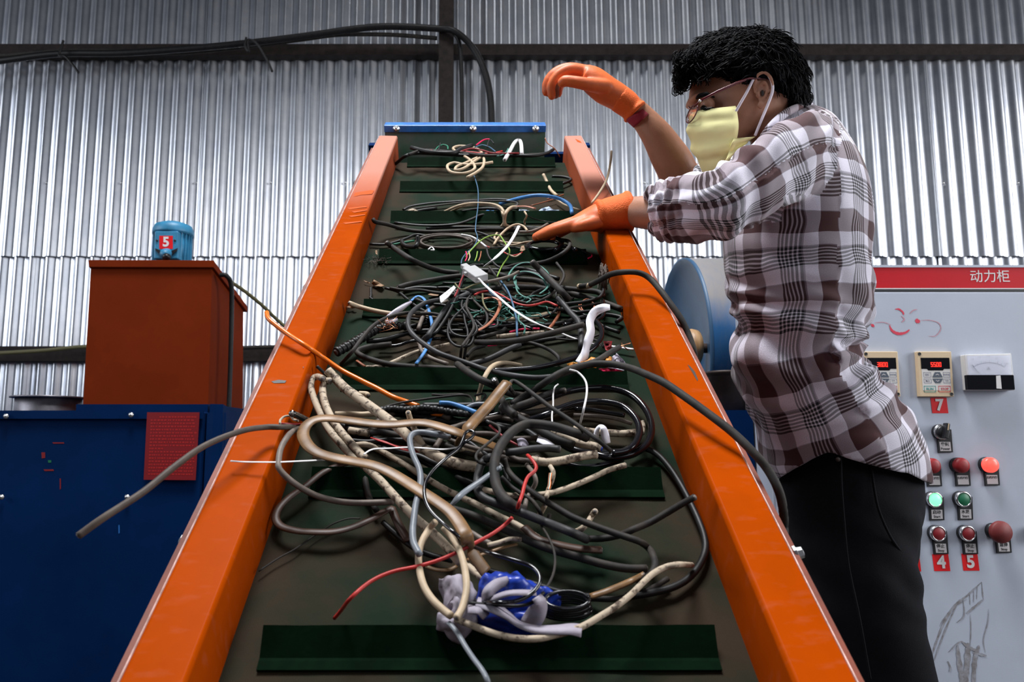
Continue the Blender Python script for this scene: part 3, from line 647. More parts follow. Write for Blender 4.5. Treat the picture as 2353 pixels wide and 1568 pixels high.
def button(name, x, y, kind, m_, top, bot, tilt=.1, rpx=17.5):
    k = thing(name, None, None); k.parent = cab; k.location = -cab.location
    plate(k, x + 2, y + 14, top, bot, tilt=tilt)
    c = onface(x, y, .034 if kind == 'mush' else .018); c.y = YF; r0 = rpx * PXM
    bm = bmesh.new(); lathe(bm, [(r0 * .98, 0), (r0 * .98, .012)], c, (0, -1, 0), 28); ck('collar', bm, 'blk', k, smooth=True)
    if kind == 'lamp':
        bm = bmesh.new(); lathe(bm, [(r0 * .93, .010), (r0 * .97, .012), (r0 * .97, .020), (r0 * .9, .0235), (r0 * .5, .0265), (.0005, .027)], c, (0, -1, 0), 28); ck('lens', bm, m_, k, smooth=True)
    elif kind == 'push':
        bm = bmesh.new(); lathe(bm, [(r0 * .96, .009), (r0, .012), (r0, .016), (r0 * .86, .0185), (r0 * .80, .0175), (r0 * .80, .013)], c, (0, -1, 0), 32, False); ck('chrome_bezel', bm, 'chrome', k, smooth=True)
        bm = bmesh.new(); lathe(bm, [(r0 * .79, .010), (r0 * .79, .0165), (r0 * .74, .0175), (.0005, .0178)], c, (0, -1, 0), 28); ck('push_cap', bm, m_, k, smooth=True)
    elif kind == 'mush':
        bm = bmesh.new(); lathe(bm, [(r0 * .7, .01), (r0 * .8, .018), (r0 * 1.28, .022), (r0 * 1.38, .026), (r0 * 1.38, .032), (r0 * 1.25, .036), (r0 * 1.15, .0365), (r0 * 1.12, .0375), (.0005, .0385)], c, (0, -1, 0), 36); ck('mushroom_head', bm, m_, k, smooth=True)
    elif kind == 'turn':
        bm = bmesh.new(); lathe(bm, [(r0 * .95, .008), (r0, .010), (r0, .012), (r0 * .85, .013)], c, (0, -1, 0), 28); ck('chrome_bezel', bm, 'chrome', k, smooth=True)
        bm = bmesh.new(); lathe(bm, [(r0 * .84, .011), (r0 * .80, .019), (r0 * .6, .021), (.0005, .021)], c, (0, -1, 0), 28); ck('knob_skirt', bm, 'blk', k, smooth=True)
        bm = bmesh.new(); Mx = Matrix.Translation(c) @ Matrix.Rotation(R(12), 4, 'Y'); box(bm, (-.0045, -.034, -.016), (.0045, -.018, .021), Mx); o = ck('knob_grip', bm, 'blk', k); bevel(o, .002)
        bm = bmesh.new(); box(bm, (-.0010, -.0344, .004), (.0010, -.0340, .020), Mx); ck('pointer_line', bm, 'beige', k)
    return k
button('selector_switch', 2168, 993, 'turn', 'blk', '变频', 'Power')
button('indicator_lamp', 2143, 1071, 'lamp', 'lampred', '主机运行', '')
button('indicator_lamp', 2209, 1070, 'lamp', 'lampred', '主机运行', '')
button('indicator_lamp', 2276, 1069, 'lamp', 'lampred_on', '主机运行', '')['label'] = 'lit red indicator lamp'
button('push_button', 2150, 1149, 'push', 'lampgreen_on', '启动', 'Start', .05)['label'] = 'lit green push button'
button('push_button', 2216, 1148, 'push', 'btngreen', '水泵', 'Start', .05)['label'] = 'unlit green push button'
button('push_button', 2158, 1227, 'push', 'btnred', '停止', 'Stop')
button('push_button', 2226, 1227, 'push', 'btnred', '停止', 'Stop')
button('push_button', 2090, 1227, 'push', 'btnred', '停止', 'Stop')
button('emergency_stop', 2303, 1224, 'mush', 'mush', '急停', 'Stop')
button('push_button', 2385, 1227, 'push', 'btnred', '停止', 'Stop')
def cst(d, x0_, y0_, x1_, y1_, sk):
    s = sticker(cab, d, x0_, y0_, x1_, y1_, YF - .0007, sk); s.location = -cab.location; return s
cst('7', 2138, 914, 2175, 950, 4.5); cst('4', 2142, 1274, 2179, 1313, 5); cst('5', 2209, 1273, 2246, 1312, 5); cst('', 2075, 1274, 2112, 1314, 5)
# smears
def smear(name, pts, wd, m_, d=.0006):
    bm = bmesh.new(); pp_ = [onface(p[0], p[1], d) for p in pts]; q = [Vector(v) for v in cr([tuple(v) for v in pp_], 7)]
    rn = random.Random(len(pts) * 7 + int(pts[0][0])); n = len(q); rows = []
    for i, p in enumerate(q):
        T = (q[min(i + 1, n - 1)] - q[max(i - 1, 0)]).normalized(); s = Vector((T.z, 0, -T.x))
        e = math.sin(math.pi * (i + .35) / (n + .2)) ** .5 * wd * PXM * (.75 + .5 * rn.random()); rows.append((bm.verts.new(p + s * e), bm.verts.new(p - s * e)))
    for a, b in zip(rows, rows[1:]): bm.faces.new((a[0], b[0], b[1], a[1]))
    o = ck(name, bm, m_); return o
smear('paint_smear', [(2044, 748), (2050, 760), (2064, 767), (2080, 765), (2090, 758)], 3.2, 'paintsmear')
smear('paint_smear', [(2057, 711), (2066, 711), (2075, 718), (2076, 724)], 2.2, 'paintsmear'); smear('paint_smear', [(2071, 726), (2078, 734), (2072, 741)], 1.5, 'paintsmear2')
smear('paint_smear', [(2103, 738), (2108, 738), (2114, 740)], 5.5, 'paintsmear'); smear('paint_smear', [(2001, 746), (2005, 748), (2009, 751)], 3, 'paintsmear')
smear('paint_smear', [(2010, 742), (2030, 741), (2048, 747)], 1.0, 'paintsmear2'); smear('paint_smear', [(2116, 737), (2134, 736), (2156, 742), (2162, 756), (2150, 772), (2134, 773)], 1.0, 'paintsmear2'); smear('paint_smear', [(2090, 722), (2098, 714), (2108, 711)], 1.2, 'paintsmear2')
for i, (pts, wd) in enumerate(([[(2256, 1338), (2222, 1370), (2195, 1392), (2170, 1430), (2150, 1480), (2138, 1520)], 2.4], [[(2222, 1378), (2190, 1398), (2168, 1425), (2160, 1440)], 1.2], [[(2205, 1378), (2180, 1430), (2160, 1480), (2146, 1520)], 1.6],
    [[(2256, 1338), (2258, 1365), (2260, 1378)], 1.2], [[(2260, 1378), (2240, 1395), (2221, 1411)], 2.4], [[(2228, 1360), (2229, 1390)], .9], [[(2238, 1352), (2237, 1385)], .9], [[(2246, 1347), (2244, 1378)], .8], [[(2213, 1376), (2215, 1415), (2199, 1432)], 1.3],
    [[(2230, 1412), (2231, 1450), (2229, 1490)], 1.0], [[(2272, 1400), (2270, 1430), (2260, 1470), (2264, 1500)], 1.0], [[(2180, 1500), (2200, 1480), (2212, 1474)], 1.5], [[(2200, 1482), (2204, 1520), (2212, 1568), (2216, 1620)], 5.5], [[(2225, 1478), (2222, 1530), (2215, 1590)], 7.0], [[(2250, 1484), (2240, 1520), (2236, 1600)], 5.0], [[(2178, 1520), (2184, 1535), (2182, 1545)], 2.0], [[(2235, 1500), (2255, 1505), (2267, 1508)], 3.0], [[(2210, 1475), (2230, 1490), (2250, 1498)], 3.5])):
    smear('dirt_streak', pts, wd, 'dirt', .0004 + i * .00003)
# ------------------------------------------------------------------ conveyor (built in its own axes: x across, y along, z above belt)
con = thing('conveyor', 'inclined belt conveyor with orange side rails rising to a blue bar, strewn with cables', 'conveyor', mat4=CON)
XL, XR = -.2157, .2342; S0, S1 = -.62, 2.015
def kk(name, bm, m, parent=con, **k):
    k.setdefault('smooth', False); return link(name, bm, MT[m] if isinstance(m, str) else m, parent, **k)
bm = bmesh.new(); nx, ny = 10, 90; rows = []
for j in range(ny + 1):
    s_ = S0 + (1.965 - S0) * j / ny
    rows.append([bm.verts.new((XL - .01 + (XR - XL + .02) * i / nx, s_, .0012 * noise.noise(Vector((i * .8, s_ * 9, 3))) - .001)) for i in range(nx + 1)])
for k in range(1, 13):
    a = math.pi * k / 13; r_ = .045
    rows.append([bm.verts.new((XL - .01 + (XR - XL + .02) * i / nx, 1.965 + r_ * math.sin(a), -r_ + r_ * math.cos(a))) for i in range(nx + 1)])
rows.append([bm.verts.new((XL - .01 + (XR - XL + .02) * i / nx, S0, -.09)) for i in range(nx + 1)])
for a, b in zip(rows, rows[1:]):
    for i in range(nx): bm.faces.new((a[i], a[i + 1], b[i + 1], b[i]))
kk('belt', bm, 'belt', smooth=True)
prof = [(-.004, -.12), (-.004, .009), (.0, .0105), (.010, .0105), (.0115, .009), (.0115, .0005), (.020, -.0005)]
for i in range(12):
    sc = .4215 + .2172 * (i - 3) if i < 30 else 0
    if i == 10: sc = 1.939
    if i > 10: break
    bm = bmesh.new(); L_, R_ = -.186, .206
    pr = [(-.012, -.0005), (-.012, .0022), (-.004, .0032), (-.001, .0030), (.0205, .0182), (.0232, .0150), (.006, .003), (.012, .002), (.012, -.0005)]
    n_ = 12; prev = None
    for j in range(n_ + 1):
        x = L_ + (R_ - L_) * j / n_; wob = .0012 * noise.noise(Vector((j * .7, i * 3.1, 0)))
        ring = [bm.verts.new((x, sc + y + wob * (z / .018), z + (wob if z > .01 else 0))) for y, z in pr]
        if prev:
            for q in range(len(pr) - 1): bm.faces.new((prev[q], ring[q], ring[q + 1], prev[q + 1]))
            bm.faces.new((prev[-1], ring[-1], ring[0], prev[0]))
        else: bm.faces.new(ring)
        prev = ring
    bm.faces.new(prev[::-1]); kk('cleat', bm, 'cleat')
# rails: closed C profile with a lower outer lip
def rail(xi, sg, top_in, top_out, lipS):
    bm = bmesh.new(); t = .061; xo = xi + sg * top_out
    pr = [(xi, -.10), (xi, t - .004), (xi + sg * .002, t), (xo - sg * .002, t + .001), (xo, t - .001), (xo + sg * .001, t - .016), (xo + sg * .010, t - .017), (xo + sg * .011, t - .020), (xo + sg * .011, -.14), (xo + sg * .005, -.14), (xo + sg * .005, -.10)]
    ss = [S0, .2, .6, 1.0, 1.4, 1.8, S1]
    prev = None
    for s_ in ss:
        top = s_ >= S1 - .001
        ring = [bm.verts.new((x, s_, z)) for x, z in pr]
        if prev:
            for q in range(len(pr)):
                a = q; b = (q + 1) % len(pr); bm.faces.new((prev[a], prev[b], ring[b], ring[a])[::(1 if sg > 0 else -1)])
        else: bm.faces.new(ring)
        prev = ring
    bm.faces.new(prev[::-1]); bmesh.ops.recalc_face_normals(bm, faces=bm.faces)
    o = kk('side_rail', bm, 'rail'); bevel(o, .0022, 3, 25)
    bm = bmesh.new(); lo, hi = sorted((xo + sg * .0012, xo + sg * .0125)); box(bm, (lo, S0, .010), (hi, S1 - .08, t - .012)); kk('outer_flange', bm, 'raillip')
    bm = bmesh.new(); tube(bm, [(xo + sg * .0004, s_, t - .0002 + .0003 * math.sin(s_ * 40)) for s_ in np.linspace(S0, S1, 60).tolist()], .0007, 5, (0, 0, 1)); kk('edge_highlight_wear', bm, 'edgehighlight'); return o  # thin pale tube draws the highlight on the outer top edge, plus chips
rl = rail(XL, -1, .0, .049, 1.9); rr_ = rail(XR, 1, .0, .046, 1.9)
def rbolt(x, s_, z, ax, m='zinc'):
    bm = bmesh.new(); lathe(bm, [(.0075, -.001), (.0075, .0015), (.0055, .002), (.005, .0065), (.001, .0075)], (x, s_, z), ax, 6); kk('bolt', bm, m)
c = CB(437, 1228, .045); rbolt(XL - .062, c.y, .035, (-1, 0, .4)); c = CB(712, 650, .045); rbolt(XL - .062, c.y, .035, (-1, 0, .4)); c = CB(828, 410, .05); rbolt(XL - .062, c.y, .038, (-1, 0, .4)); c = CB(1803, 1246, .06); rbolt(XR + .058, c.y, .045, (1, 0, .4))
# paint chips and scuffs on the rail tops
def chip(pts, z, m_='blk', nm='paint_chip'):
    bm = bmesh.new(); q = [CB(x, y, z) for x, y in pts]
    for v in q: v.x = max(XL - .047, min(XL - .003, v.x)) if v.x < 0 else min(XR + .044, max(XR + .003, v.x))
    vs = [bm.verts.new(v) for v in q]; bm.faces.new(vs); bmesh.ops.recalc_face_normals(bm, faces=bm.faces); kk(nm, bm, m_)
chip([(623, 877), (640, 873), (658, 875), (655, 880), (630, 881)], .0621); chip([(1580, 838), (1586, 842), (1597, 855), (1604, 873), (1602, 876), (1593, 860)], .0621, 'rust'); chip([(696, 843), (698, 843), (697, 847)], .0621)
chip([(1322, 319), (1333, 324), (1337, 329), (1327, 326)], .0621, mat('wiped_enamel', (.55, .085, .01), .3)); chip([(815, 443), (852, 437), (860, 438), (855, 446), (830, 448), (813, 452)], .0623, 'wiped' if 'wiped' in MT else bpy.data.materials['wiped_enamel'])
for i, (x, y) in enumerate(((790, 478), (800, 486), (793, 496), (780, 512))):
    chip([(x + 8, y), (x + 50, y - 4), (x + 54, y - 2), (x + 14, y + 3)], .0622, bpy.data.materials['wiped_enamel'])
# deck beneath, cross members and legs
bm = bmesh.new(); box(bm, (XL - .02, S0, -.075), (XR + .02, 1.93, -.065)); kk('deck_plate', bm, 'mblue')
for s_ in (-.3, .5, 1.3):
    bm = bmesh.new(); box(bm, (XL - .03, s_, -.125), (XR + .03, s_ + .04, -.09)); kk('cross_member', bm, 'rail')
for x in (XL - .05, XR + .015):
    for s_ in (-.1, 1.55):
        bm = bmesh.new(); top = CON @ Vector((x, s_, -.11)); a = Vector((top.x, top.y, 0)); Mi = CON.inverted()
        q = [Mi @ Vector((a.x + dx, a.y + dy, z)) for z in (0, top.z) for dx, dy in ((0, 0), (.035, 0), (.035, .035), (0, .035))]
        hexa(bm, q); kk('support_leg', bm, 'rail')
# head end
bm = bmesh.new(); box(bm, (-.254, 2.052, -.10), (.1865, 2.056, .066)); kk('rubber_apron', bm, 'apron')
bm = bmesh.new(); box(bm, (-.2545, 2.045, .0635), (.187, 2.050, .0815)); box(bm, (-.2545, 2.05, .0775), (.187, 2.085, .0815)); o = kk('head_bar', bm, 'blue_bright'); bevel(o, .001)
for x in (912, 1087, 1230):
    c = (x - PX) / F * 2.03; bm = bmesh.new(); lathe(bm, [(.0095, 0), (.0095, .0012), (.006, .0014), (.006, .006), (.001, .007)], (c, 2.0448, .0725), (0, -1, 0), 12); link('bolt', bm, MT['zinc'], o)
for x0_, x1_ in ((-.2985, -.262), (.268, .309)):
    bm = bmesh.new(); box(bm, (x0_, 2.03, -.05), (x1_, 2.06, .0315)); kk('side_bracket', bm, 'mblue')
bm = bmesh.new(); box(bm, (-.2985, 2.062, -.16), (.309, 2.085, .0)); kk('head_plate', bm, 'mblue')
bm = bmesh.new(); lathe(bm, [(.043, XL + .005), (.043, XR - .005)], (0, 1.965, -.045), (1, 0, 0), 24); kk('head_pulley', bm, 'rust', smooth=True)
# ------------------------------------------------------------------ cables on the belt
CR = {'A': (700, 240, 2.941), 'B': (740, 560, 2.941), 'C': (600, 820, 3.7333), 'D': (1050, 820, 3.7333), 'E': (560, 1150, 3.7517), 'F': (940, 1150, 3.096), 'N': (0, 0, 1)}
UPV = NW
def ellip(cx, cy, rx, ry, a0, a1, n=14, turns=0):
    return [(cx + rx * math.cos(R(a)), cy + ry * math.sin(R(a))) for a in np.linspace(a0, a1 + 360 * turns, n)]
def cable(crop, m, d, h, pts, label, flat=1.0, core=None, cat='cable', name=None, group=None, sub=5, taper=False, hend=None, seg=8, ribs=False):
    """d = diameter in picture pixels, h = height of the centre line over the belt (cm); a point may carry its own height"""
    x0_, y0_, s = CR[crop]; q = []
    if hend is not None: n = len(pts)
    for i, p in enumerate(pts):
        hh = p[2] if len(p) > 2 else (h if hend is None else h + (hend - h) * i / (n - 1))
        q.append((x0_ + p[0] / s, y0_ + p[1] / s, hh / 100))
    q = cr(q, sub); mid = q[len(q) // 2]; dep = (HB - mid[2]) / (CA * (mid[1] - PY) / F + SA)
    r_ = d / 2 * dep / F * (1.12 if flat == 1 else 1.2)
    w3 = []
    for i, p in enumerate(q):
        hh = max(p[2] + .0012 * noise.noise(Vector((p[0] * .02, p[1] * .02, d))), r_ * flat + .0005)
        w3.append(BW(p[0], p[1], hh))
    o0 = sum(w3, Vector()) / len(w3); w3 = [v - o0 for v in w3]
    bm = bmesh.new(); rad = r_
    if ribs:
        # corrugated hose
        fine = []; tot = 0
        for a, b in zip(w3, w3[1:]):
            for t in np.linspace(0, 1, 6)[:-1]: fine.append(a.lerp(b, t))
        w3 = fine; acc = 0; rad = []
        for i, p in enumerate(w3):
            if i: acc += (p - w3[i - 1]).length
            rad.append(r_ * (1.0 if math.sin(acc / .0085 * 2 * math.pi) > 0 else .80))
    tube(bm, w3, rad, seg, UPV, flat)
    nm = name or ('cable' if cat == 'cable' else 'wire')
    o = link(nm, bm, MT[m], None, label, cat, group); o.location = o0
    if core:
        for e, end in enumerate(core):
            if not end: continue
            a, b = (w3[0], w3[1]) if e == 0 else (w3[-1], w3[-2]); T = (a - b).normalized()
            bm = bmesh.new(); tube(bm, [a - T * .003, a + T * .0008], r_ * .62, 8, UPV, flat); link('cable_core', bm, MT[end], o)
            if end == 'copper':
                rn = random.Random(int(d * 7)); bm = bmesh.new()
                for k in range(9):
                    v = Vector((rn.uniform(-1, 1), rn.uniform(-1, 1), rn.uniform(-1, 1))) * .5; tube(bm, [a, a + (T + v * .4) * .008, a + (T * .8 + v) * .018], .0005, 4)
                link('frayed_strands', bm, MT['copper'], o)
    return o
c_ = cable
# ---- deep layer of the middle and near heaps
c_('B', 'black', 10, .9, [(300, 660), (420, 650), (600, 600), (760, 590), (900, 620)], 'black cable low in the middle heap behind the corrugated hose end')
c_('B', 'black', 9, .7, [(560, 560), (640, 600), (760, 600), (900, 590), (1100, 600)], 'black cable half buried left of the looped black leads')
c_('B', 'black', 8, .8, [(330, 600), (500, 580), (700, 540), (900, 530), (1200, 560), (1500, 550)], 'long thin black cable crossing low through the middle heap')
c_('B', 'dusty', 9, .9, [(1050, 640), (1200, 600), (1240, 575)], 'short dusty cable stub rising behind the pink wire')
c_('B', 'black', 9, 1.0, [(1180, 560), (1400, 560), (1600, 540), (1750, 500), (1900, 480), (2020, 500), (1990, 530)], 'black cable curling low by the right rail under the white paper strip')
c_('B', 'black', 8, .8, [(1350, 440), (1500, 420), (1650, 450), (1760, 480), (1900, 560), (2010, 600)], 'black cable slanting low past the small brown coil')
c_('B', 'gloss', 7, .8, [(380, 690), (500, 690), (600, 660), (700, 650), (800, 640)], 'thin glossy black cable end left of the middle heap')
c_('B', 'black', 9, .6, [(1280, 690), (1450, 660), (1650, 630), (1760, 620)], 'black cable lying under the long end pointing right')
c_('C', 'dusty', 15, .9, [(700, 590), (900, 640), (1100, 650), (1300, 700), (1500, 740), (1850, 840)], 'thick dusty black cable buried across the near heap', core=('core', None))
c_('C', 'black', 14, .9, [(640, 560), (760, 620), (1000, 720), (1300, 850), (1600, 1000), (1900, 1130)], 'black cable running slantwise under the near heap')
c_('C', 'black', 16, 1.1, [(1080, 480), (1300, 500), (1600, 560), (1900, 560), (2200, 520)], 'broad black cable beneath the translucent tan strap')
c_('D', 'black', 14, 1.0, [(0, 560), (200, 560), (420, 600), (600, 640), (760, 760)], 'black cable below the straight tan stub')
c_('D', 'gloss', 13, .7, [(820, 890), (960, 930), (1100, 950), (1250, 930), (1420, 880)], 'glossy black cable end under the large glossy loops')
c_('D', 'dusty', 13, .9, [(330, 520), (480, 500), (700, 470), (900, 440), (1100, 420)], 'dusty black cable hugging the belt inside the glossy loops')
c_('C', 'dusty', 13, .9, [(890, 990), (900, 1100), (930, 1220), (990, 1320)], 'dusty black stub pointing down beneath the mottled cables')
c_('E', 'black', 12, .8, [(1200, 190), (1300, 280), (1450, 400), (1600, 470), (1800, 520)], 'black cable low at the left foot of the near heap')
c_('F', 'black', 13, .9, [(560, 500), (700, 540), (900, 600), (1100, 660), (1320, 690)], 'black cable running behind the blue bag bundle')
c_('F', 'dusty', 12, .9, [(1280, 700), (1500, 700), (1700, 640), (1840, 560)], 'dusty black cable curving right of the bag bundle')
c_('D', 'darktaupe', 15, 1.2, [(170, 830), (260, 850), (420, 870), (600, 900), (700, 870)], 'dusty taupe cable stretch beneath the grey loop')
c_('D', 'mottled', 13, 1.2, [(0, 790), (110, 800), (220, 830), (330, 850)], 'mottled cream piece left of the upright grey loop')
c_('D', 'mottled', 14, 1.1, [(0, 900), (90, 930), (180, 950)], 'mottled cream piece ending below the small grey hook')
rn = random.Random(77)
for k in range(22):
    cx_, cy_ = rn.uniform(500, 1750), rn.uniform(330, 650); a = rn.uniform(-.4, .4) + (math.pi if k % 2 else 0); q = [(cx_, cy_)]
    for j in range(5): a += rn.uniform(-.7, .7); q.append((max(330, min(1900, q[-1][0] + 110 * math.cos(a))), max(300, min(700, q[-1][1] + 55 * math.sin(a)))))
    c_('B', rn.choice(['black', 'dusty', 'black', 'gloss']), rn.uniform(4.5, 8), rn.uniform(.8, 2.4), q, 'thin black lead tangled low in the middle heap', group='thin black leads tangled in the middle heap')
for k in range(16):
    cx_, cy_ = rn.uniform(700, 2300), rn.uniform(450, 900); a = rn.uniform(-.2, .6) + (math.pi if k % 2 else 0); q = [(cx_, cy_)]
    for j in range(5): a += rn.uniform(-.5, .5); q.append((max(500, min(2700, q[-1][0] + 170 * math.cos(a))), max(420, min(1100, q[-1][1] + 110 * math.sin(a)))))
    c_('C', rn.choice(['black', 'dusty', 'darktaupe', 'black']), rn.uniform(9, 14), rn.uniform(1.0, 2.4), q, 'dark cable end buried low in the near heap', group='dark cable ends buried in the near heap')
# ---- far end bundle (crop A)
c_('A', 'black', 9, 5.0, [(720, 292), (850, 322), (1000, 328), (1060, 300), (1132, 276)], 'black cable with a cut end in the far bundle under the blue bar', core=('core', None))
c_('A', 'black', 7, 4.2, [(615, 402, 1), (680, 350), (760, 330), (900, 335), (1100, 345), (1230, 335)], 'dark cable running from the left rail along the farthest cleat')
c_('A', 'dusty', 6, 4.6, [(700, 340), (800, 310), (950, 318), (1080, 330), (1200, 345), (1320, 345)], 'dusty thin cable along the top of the farthest cleat')
c_('A', 'cream', 5.5, 4.0, [(1270, 391), (1200, 402), (1090, 408), (1010, 395), (965, 415), (985, 455), (1060, 468), (1130, 450), (1150, 420), (1110, 370), (1040, 330), (1003, 300), (1035, 283), (1100, 285), (1165, 300), (1200, 335), (1170, 358), (1090, 395), (1030, 420), (1020, 445), (1080, 430), (1170, 370), (1210, 365), (1205, 420), (1160, 460), (1100, 493)], 'cream wire knotted in loops over the farthest cleat')
c_('A', 'white', 7.5, 4.4, [(1352, 375), (1385, 320), (1415, 265), (1443, 241), (1462, 262), (1468, 335)], 'white cable arching over the farthest cleat', core=('core', None))
c_('A', 'red', 4.5, 4.4, [(1040, 315), (1130, 325), (1250, 335), (1335, 318)], 'bright red wire along the farthest cleat', cat='wire')
c_('A', 'red', 4, 4.6, [(845, 310), (900, 322), (1000, 322), (1060, 325)], 'red wire stub left of the cream knot', cat='wire')
c_('A', 'darkred', 3.5, 4.8, [(1050, 320), (1120, 300), (1200, 310), (1280, 330), (1450, 330)], 'dark red wire behind the cream knot', cat='wire')
c_('A', 'pink', 2.6, 5, [(1160, 275), (1210, 240), (1250, 235)], 'pink wire tip standing up in the far bundle', cat='wire')
c_('A', 'black', 3, 5, [(1235, 290), (1240, 260), (1255, 240), (1278, 265)], 'short black wire tip beside the pink one', cat='wire')
c_('A', 'green', 2.8, 4.8, [(880, 312), (905, 285), (935, 273), (965, 282), (968, 305)], 'green wire arch in the far bundle', cat='wire')
c_('A', 'tealgreen', 3, 4.6, [(1300, 350), (1340, 340), (1365, 320), (1375, 300)], 'teal wire tip beside the white arch', cat='wire')
c_('A', 'steelblue', 2.6, 4.9, [(1150, 290), (1200, 275), (1250, 290), (1290, 320)], 'thin blue wire in the far bundle', cat='wire')
c_('A', 'black', 3, 4.9, [(905, 310), (912, 285), (918, 262)], 'short black wire tip beside the green arch', cat='wire')
c_('A', 'black', 7, 4.2, [(1320, 345), (1450, 347), (1550, 347), (1640, 328), (1680, 305)], 'black cable at the right end of the farthest cleat')
c_('A', 'dusty', 5, 4.0, [(1380, 352), (1500, 340), (1600, 335), (1670, 318)], 'thin dusty cable beside the black one at the right end of the farthest cleat')
c_('A', 'copperbrown', 2.2, 5, [(1625, 228, 7.0), (1640, 262, 6.0), (1690, 300), (1725, 357, 3)], 'thin brown wire springing up near the far right corner', cat='wire')
# ---- upper belt
c_('A', 'cream', 6.5, .8, [(1613, 473, 2.2), (1640, 530), (1665, 580), (1705, 618)], 'short pale cable piece right of the second cleat', core=('core', None))
c_('A', 'copperbrown', 3, .5, [(1640, 640), (1700, 625), (1750, 610)], 'small brown wire end beside the short pale piece', cat='wire')
c_('A', 'black', 6, 1.0, [(1670, 487), (1740, 490), (1788, 500), (1795, 515), (1740, 538)], 'short black cable bent against the right rail')
c_('A', 'blue', 7.5, 1.5, [(1315, 675, .8), (1400, 648), (1500, 624, 3), (1580, 615, 3.4), (1660, 622, 3.4), (1740, 645, 2.8), (1795, 685, 2.5), (1806, 735, 4.2)], 'bright blue cable arching before the third cleat')
c_('A', 'black', 6.5, 1.2, [(668, 712), (720, 688), (850, 668), (1000, 657), (1150, 648), (1300, 640), (1430, 655), (1415, 695), (1330, 735), (1200, 745), (1130, 775), (1040, 805), (900, 818), (750, 815), (610, 798)], 'black twin cable looping over the third cleat', flat=.6)
c_('A', 'dusty', 5.5, 1.4, [(680, 722), (740, 705), (860, 688), (1000, 670), (1200, 655), (1380, 655), (1440, 670), (1400, 710), (1280, 735)], 'dusty twin cable inside the black loop on the third cleat', flat=.6)
c_('A', 'black', 7, 1.0, [(740, 728), (800, 715), (893, 703)], 'short black stub behind the third cleat')
c_('A', 'mottled', 9, 1.2, [(705, 728), (730, 718), (757, 730)], 'stubby mottled cable end behind the third cleat')
c_('A', 'black', 6, 1.0, [(1020, 735), (1150, 710), (1270, 705), (1340, 715)], 'black cable lying behind the middle of the third cleat')
c_('A', 'cream', 5.5, 3.0, [(945, 726, .8), (1040, 685), (1120, 670), (1220, 670), (1300, 683), (1342, 720, 4.3), (1348, 790, 2), (1328, 830, .8)], 'cream wire arching over the middle of the third cleat')
c_('A', 'cream', 5, 2.6, [(980, 728, .8), (1060, 692), (1150, 680), (1250, 682), (1320, 705), (1338, 740, 4.2), (1352, 800, 1.5)], 'second cream wire doubled under the arching one')
c_('A', 'cream', 7.5, 3.2, [(1430, 695, 1.5), (1395, 698), (1362, 730, 4.4), (1350, 780, 3), (1358, 815, 2), (1390, 832, 1)], 'thick cream cable hooked over the third cleat', core=(None, 'core'))
c_('A', 'copperbrown', 6, 1.8, [(1430, 690), (1500, 690), (1560, 705)], 'frayed brown strands beside the hooked cream cable', flat=.4, cat='wire')
c_('A', 'cream', 4, 2.5, [(1487, 725, 4.3), (1500, 755, 4), (1485, 790, 1.5), (1490, 815, .6)], 'short crooked cream wire on the third cleat', cat='wire')
c_('A', 'black', 2, 2.5, [(1480, 735, 4.2), (1540, 770, 2.5), (1620, 790, 1.5), (1700, 800)], 'hair-thin black wire across the third cleat right part', cat='wire')
c_('A', 'copperbrown', 2.4, 1, [(1530, 685), (1620, 660), (1700, 635)], 'thin brown wire behind the blue arch', cat='wire')
c_('A', 'cream', 4, 1.2, [(1700, 640), (1760, 680), (1860, 715)], 'cream wire running to the right rail behind the glove', cat='wire')
c_('A', 'dusty', 8.5, 1.0, [(462, 775, 4.5), (480, 795, 4), (560, 812, 2.5), (700, 850), (850, 862), (1000, 858), (1200, 845), (1400, 845), (1640, 845)], 'long black cable from the left rail lying before the third cleat', core=('core', None))
c_('A', 'black', 6.5, .7, [(820, 840), (950, 832), (1100, 830), (1300, 833), (1500, 832), (1650, 838)], 'black cable behind the long one before the third cleat')
c_('A', 'black', 5.5, .6, [(870, 905), (760, 880), (690, 905), (560, 945), (440, 945)], 'thin black cable drifting to the left rail')
c_('A', 'black', 5, .7, [(1120, 850), (1220, 880), (1280, 915), (1350, 960), (1480, 985)], 'black cable from the coil to the centre of the fourth cleat')
for i, (rx, ry, dx, hh, lab) in enumerate(((200, 52, 0, .6, 'outer turn'), (185, 46, 8, 1.2, 'second turn'), (170, 42, -4, 1.8, 'third turn'), (150, 38, 12, 1.3, 'inner turn'))):
    pass
pts = []
for i in range(4):
    pts += [(p[0], p[1], .6 + i * .45) for p in ellip(950 + (6, -6, 8, 0)[i], 930 + (0, -3, 3, -1)[i], (200, 188, 178, 165)[i], (56, 50, 47, 42)[i], 20, 350, 13)]
c_('A', 'darktaupe', 5.2, .8, pts, 'coil of dusty taupe cable resting before the fourth cleat', name='cable_coil', sub=4)
c_('A', 'white', 3, 3, [(835, 982), (858, 965), (875, 985), (852, 985)], 'white tie knotted on the taupe coil', cat='wire')
c_('A', 'black', 9, 2.2, [(657, 918, .8), (665, 945), (700, 962, 2.5), (745, 962, 3.5), (765, 935, 4), (764, 890, 5)], 'black cable hook standing left of the taupe coil', core=(None, 'core'))
c_('A', 'green', 4.5, 1, [(598, 948), (680, 932), (740, 922)], 'green wire stub under the black hook', cat='wire')
c_('A', 'red', 3, 1.6, [(1075, 880), (1150, 905), (1200, 945), (1260, 972)], 'dull red wire leaving the taupe coil', cat='wire')
c_('A', 'white', 4, 1.8, [(1060, 880), (1130, 895), (1180, 925), (1230, 965)], 'pale wire leaving the taupe coil beside the dull red one', cat='wire')
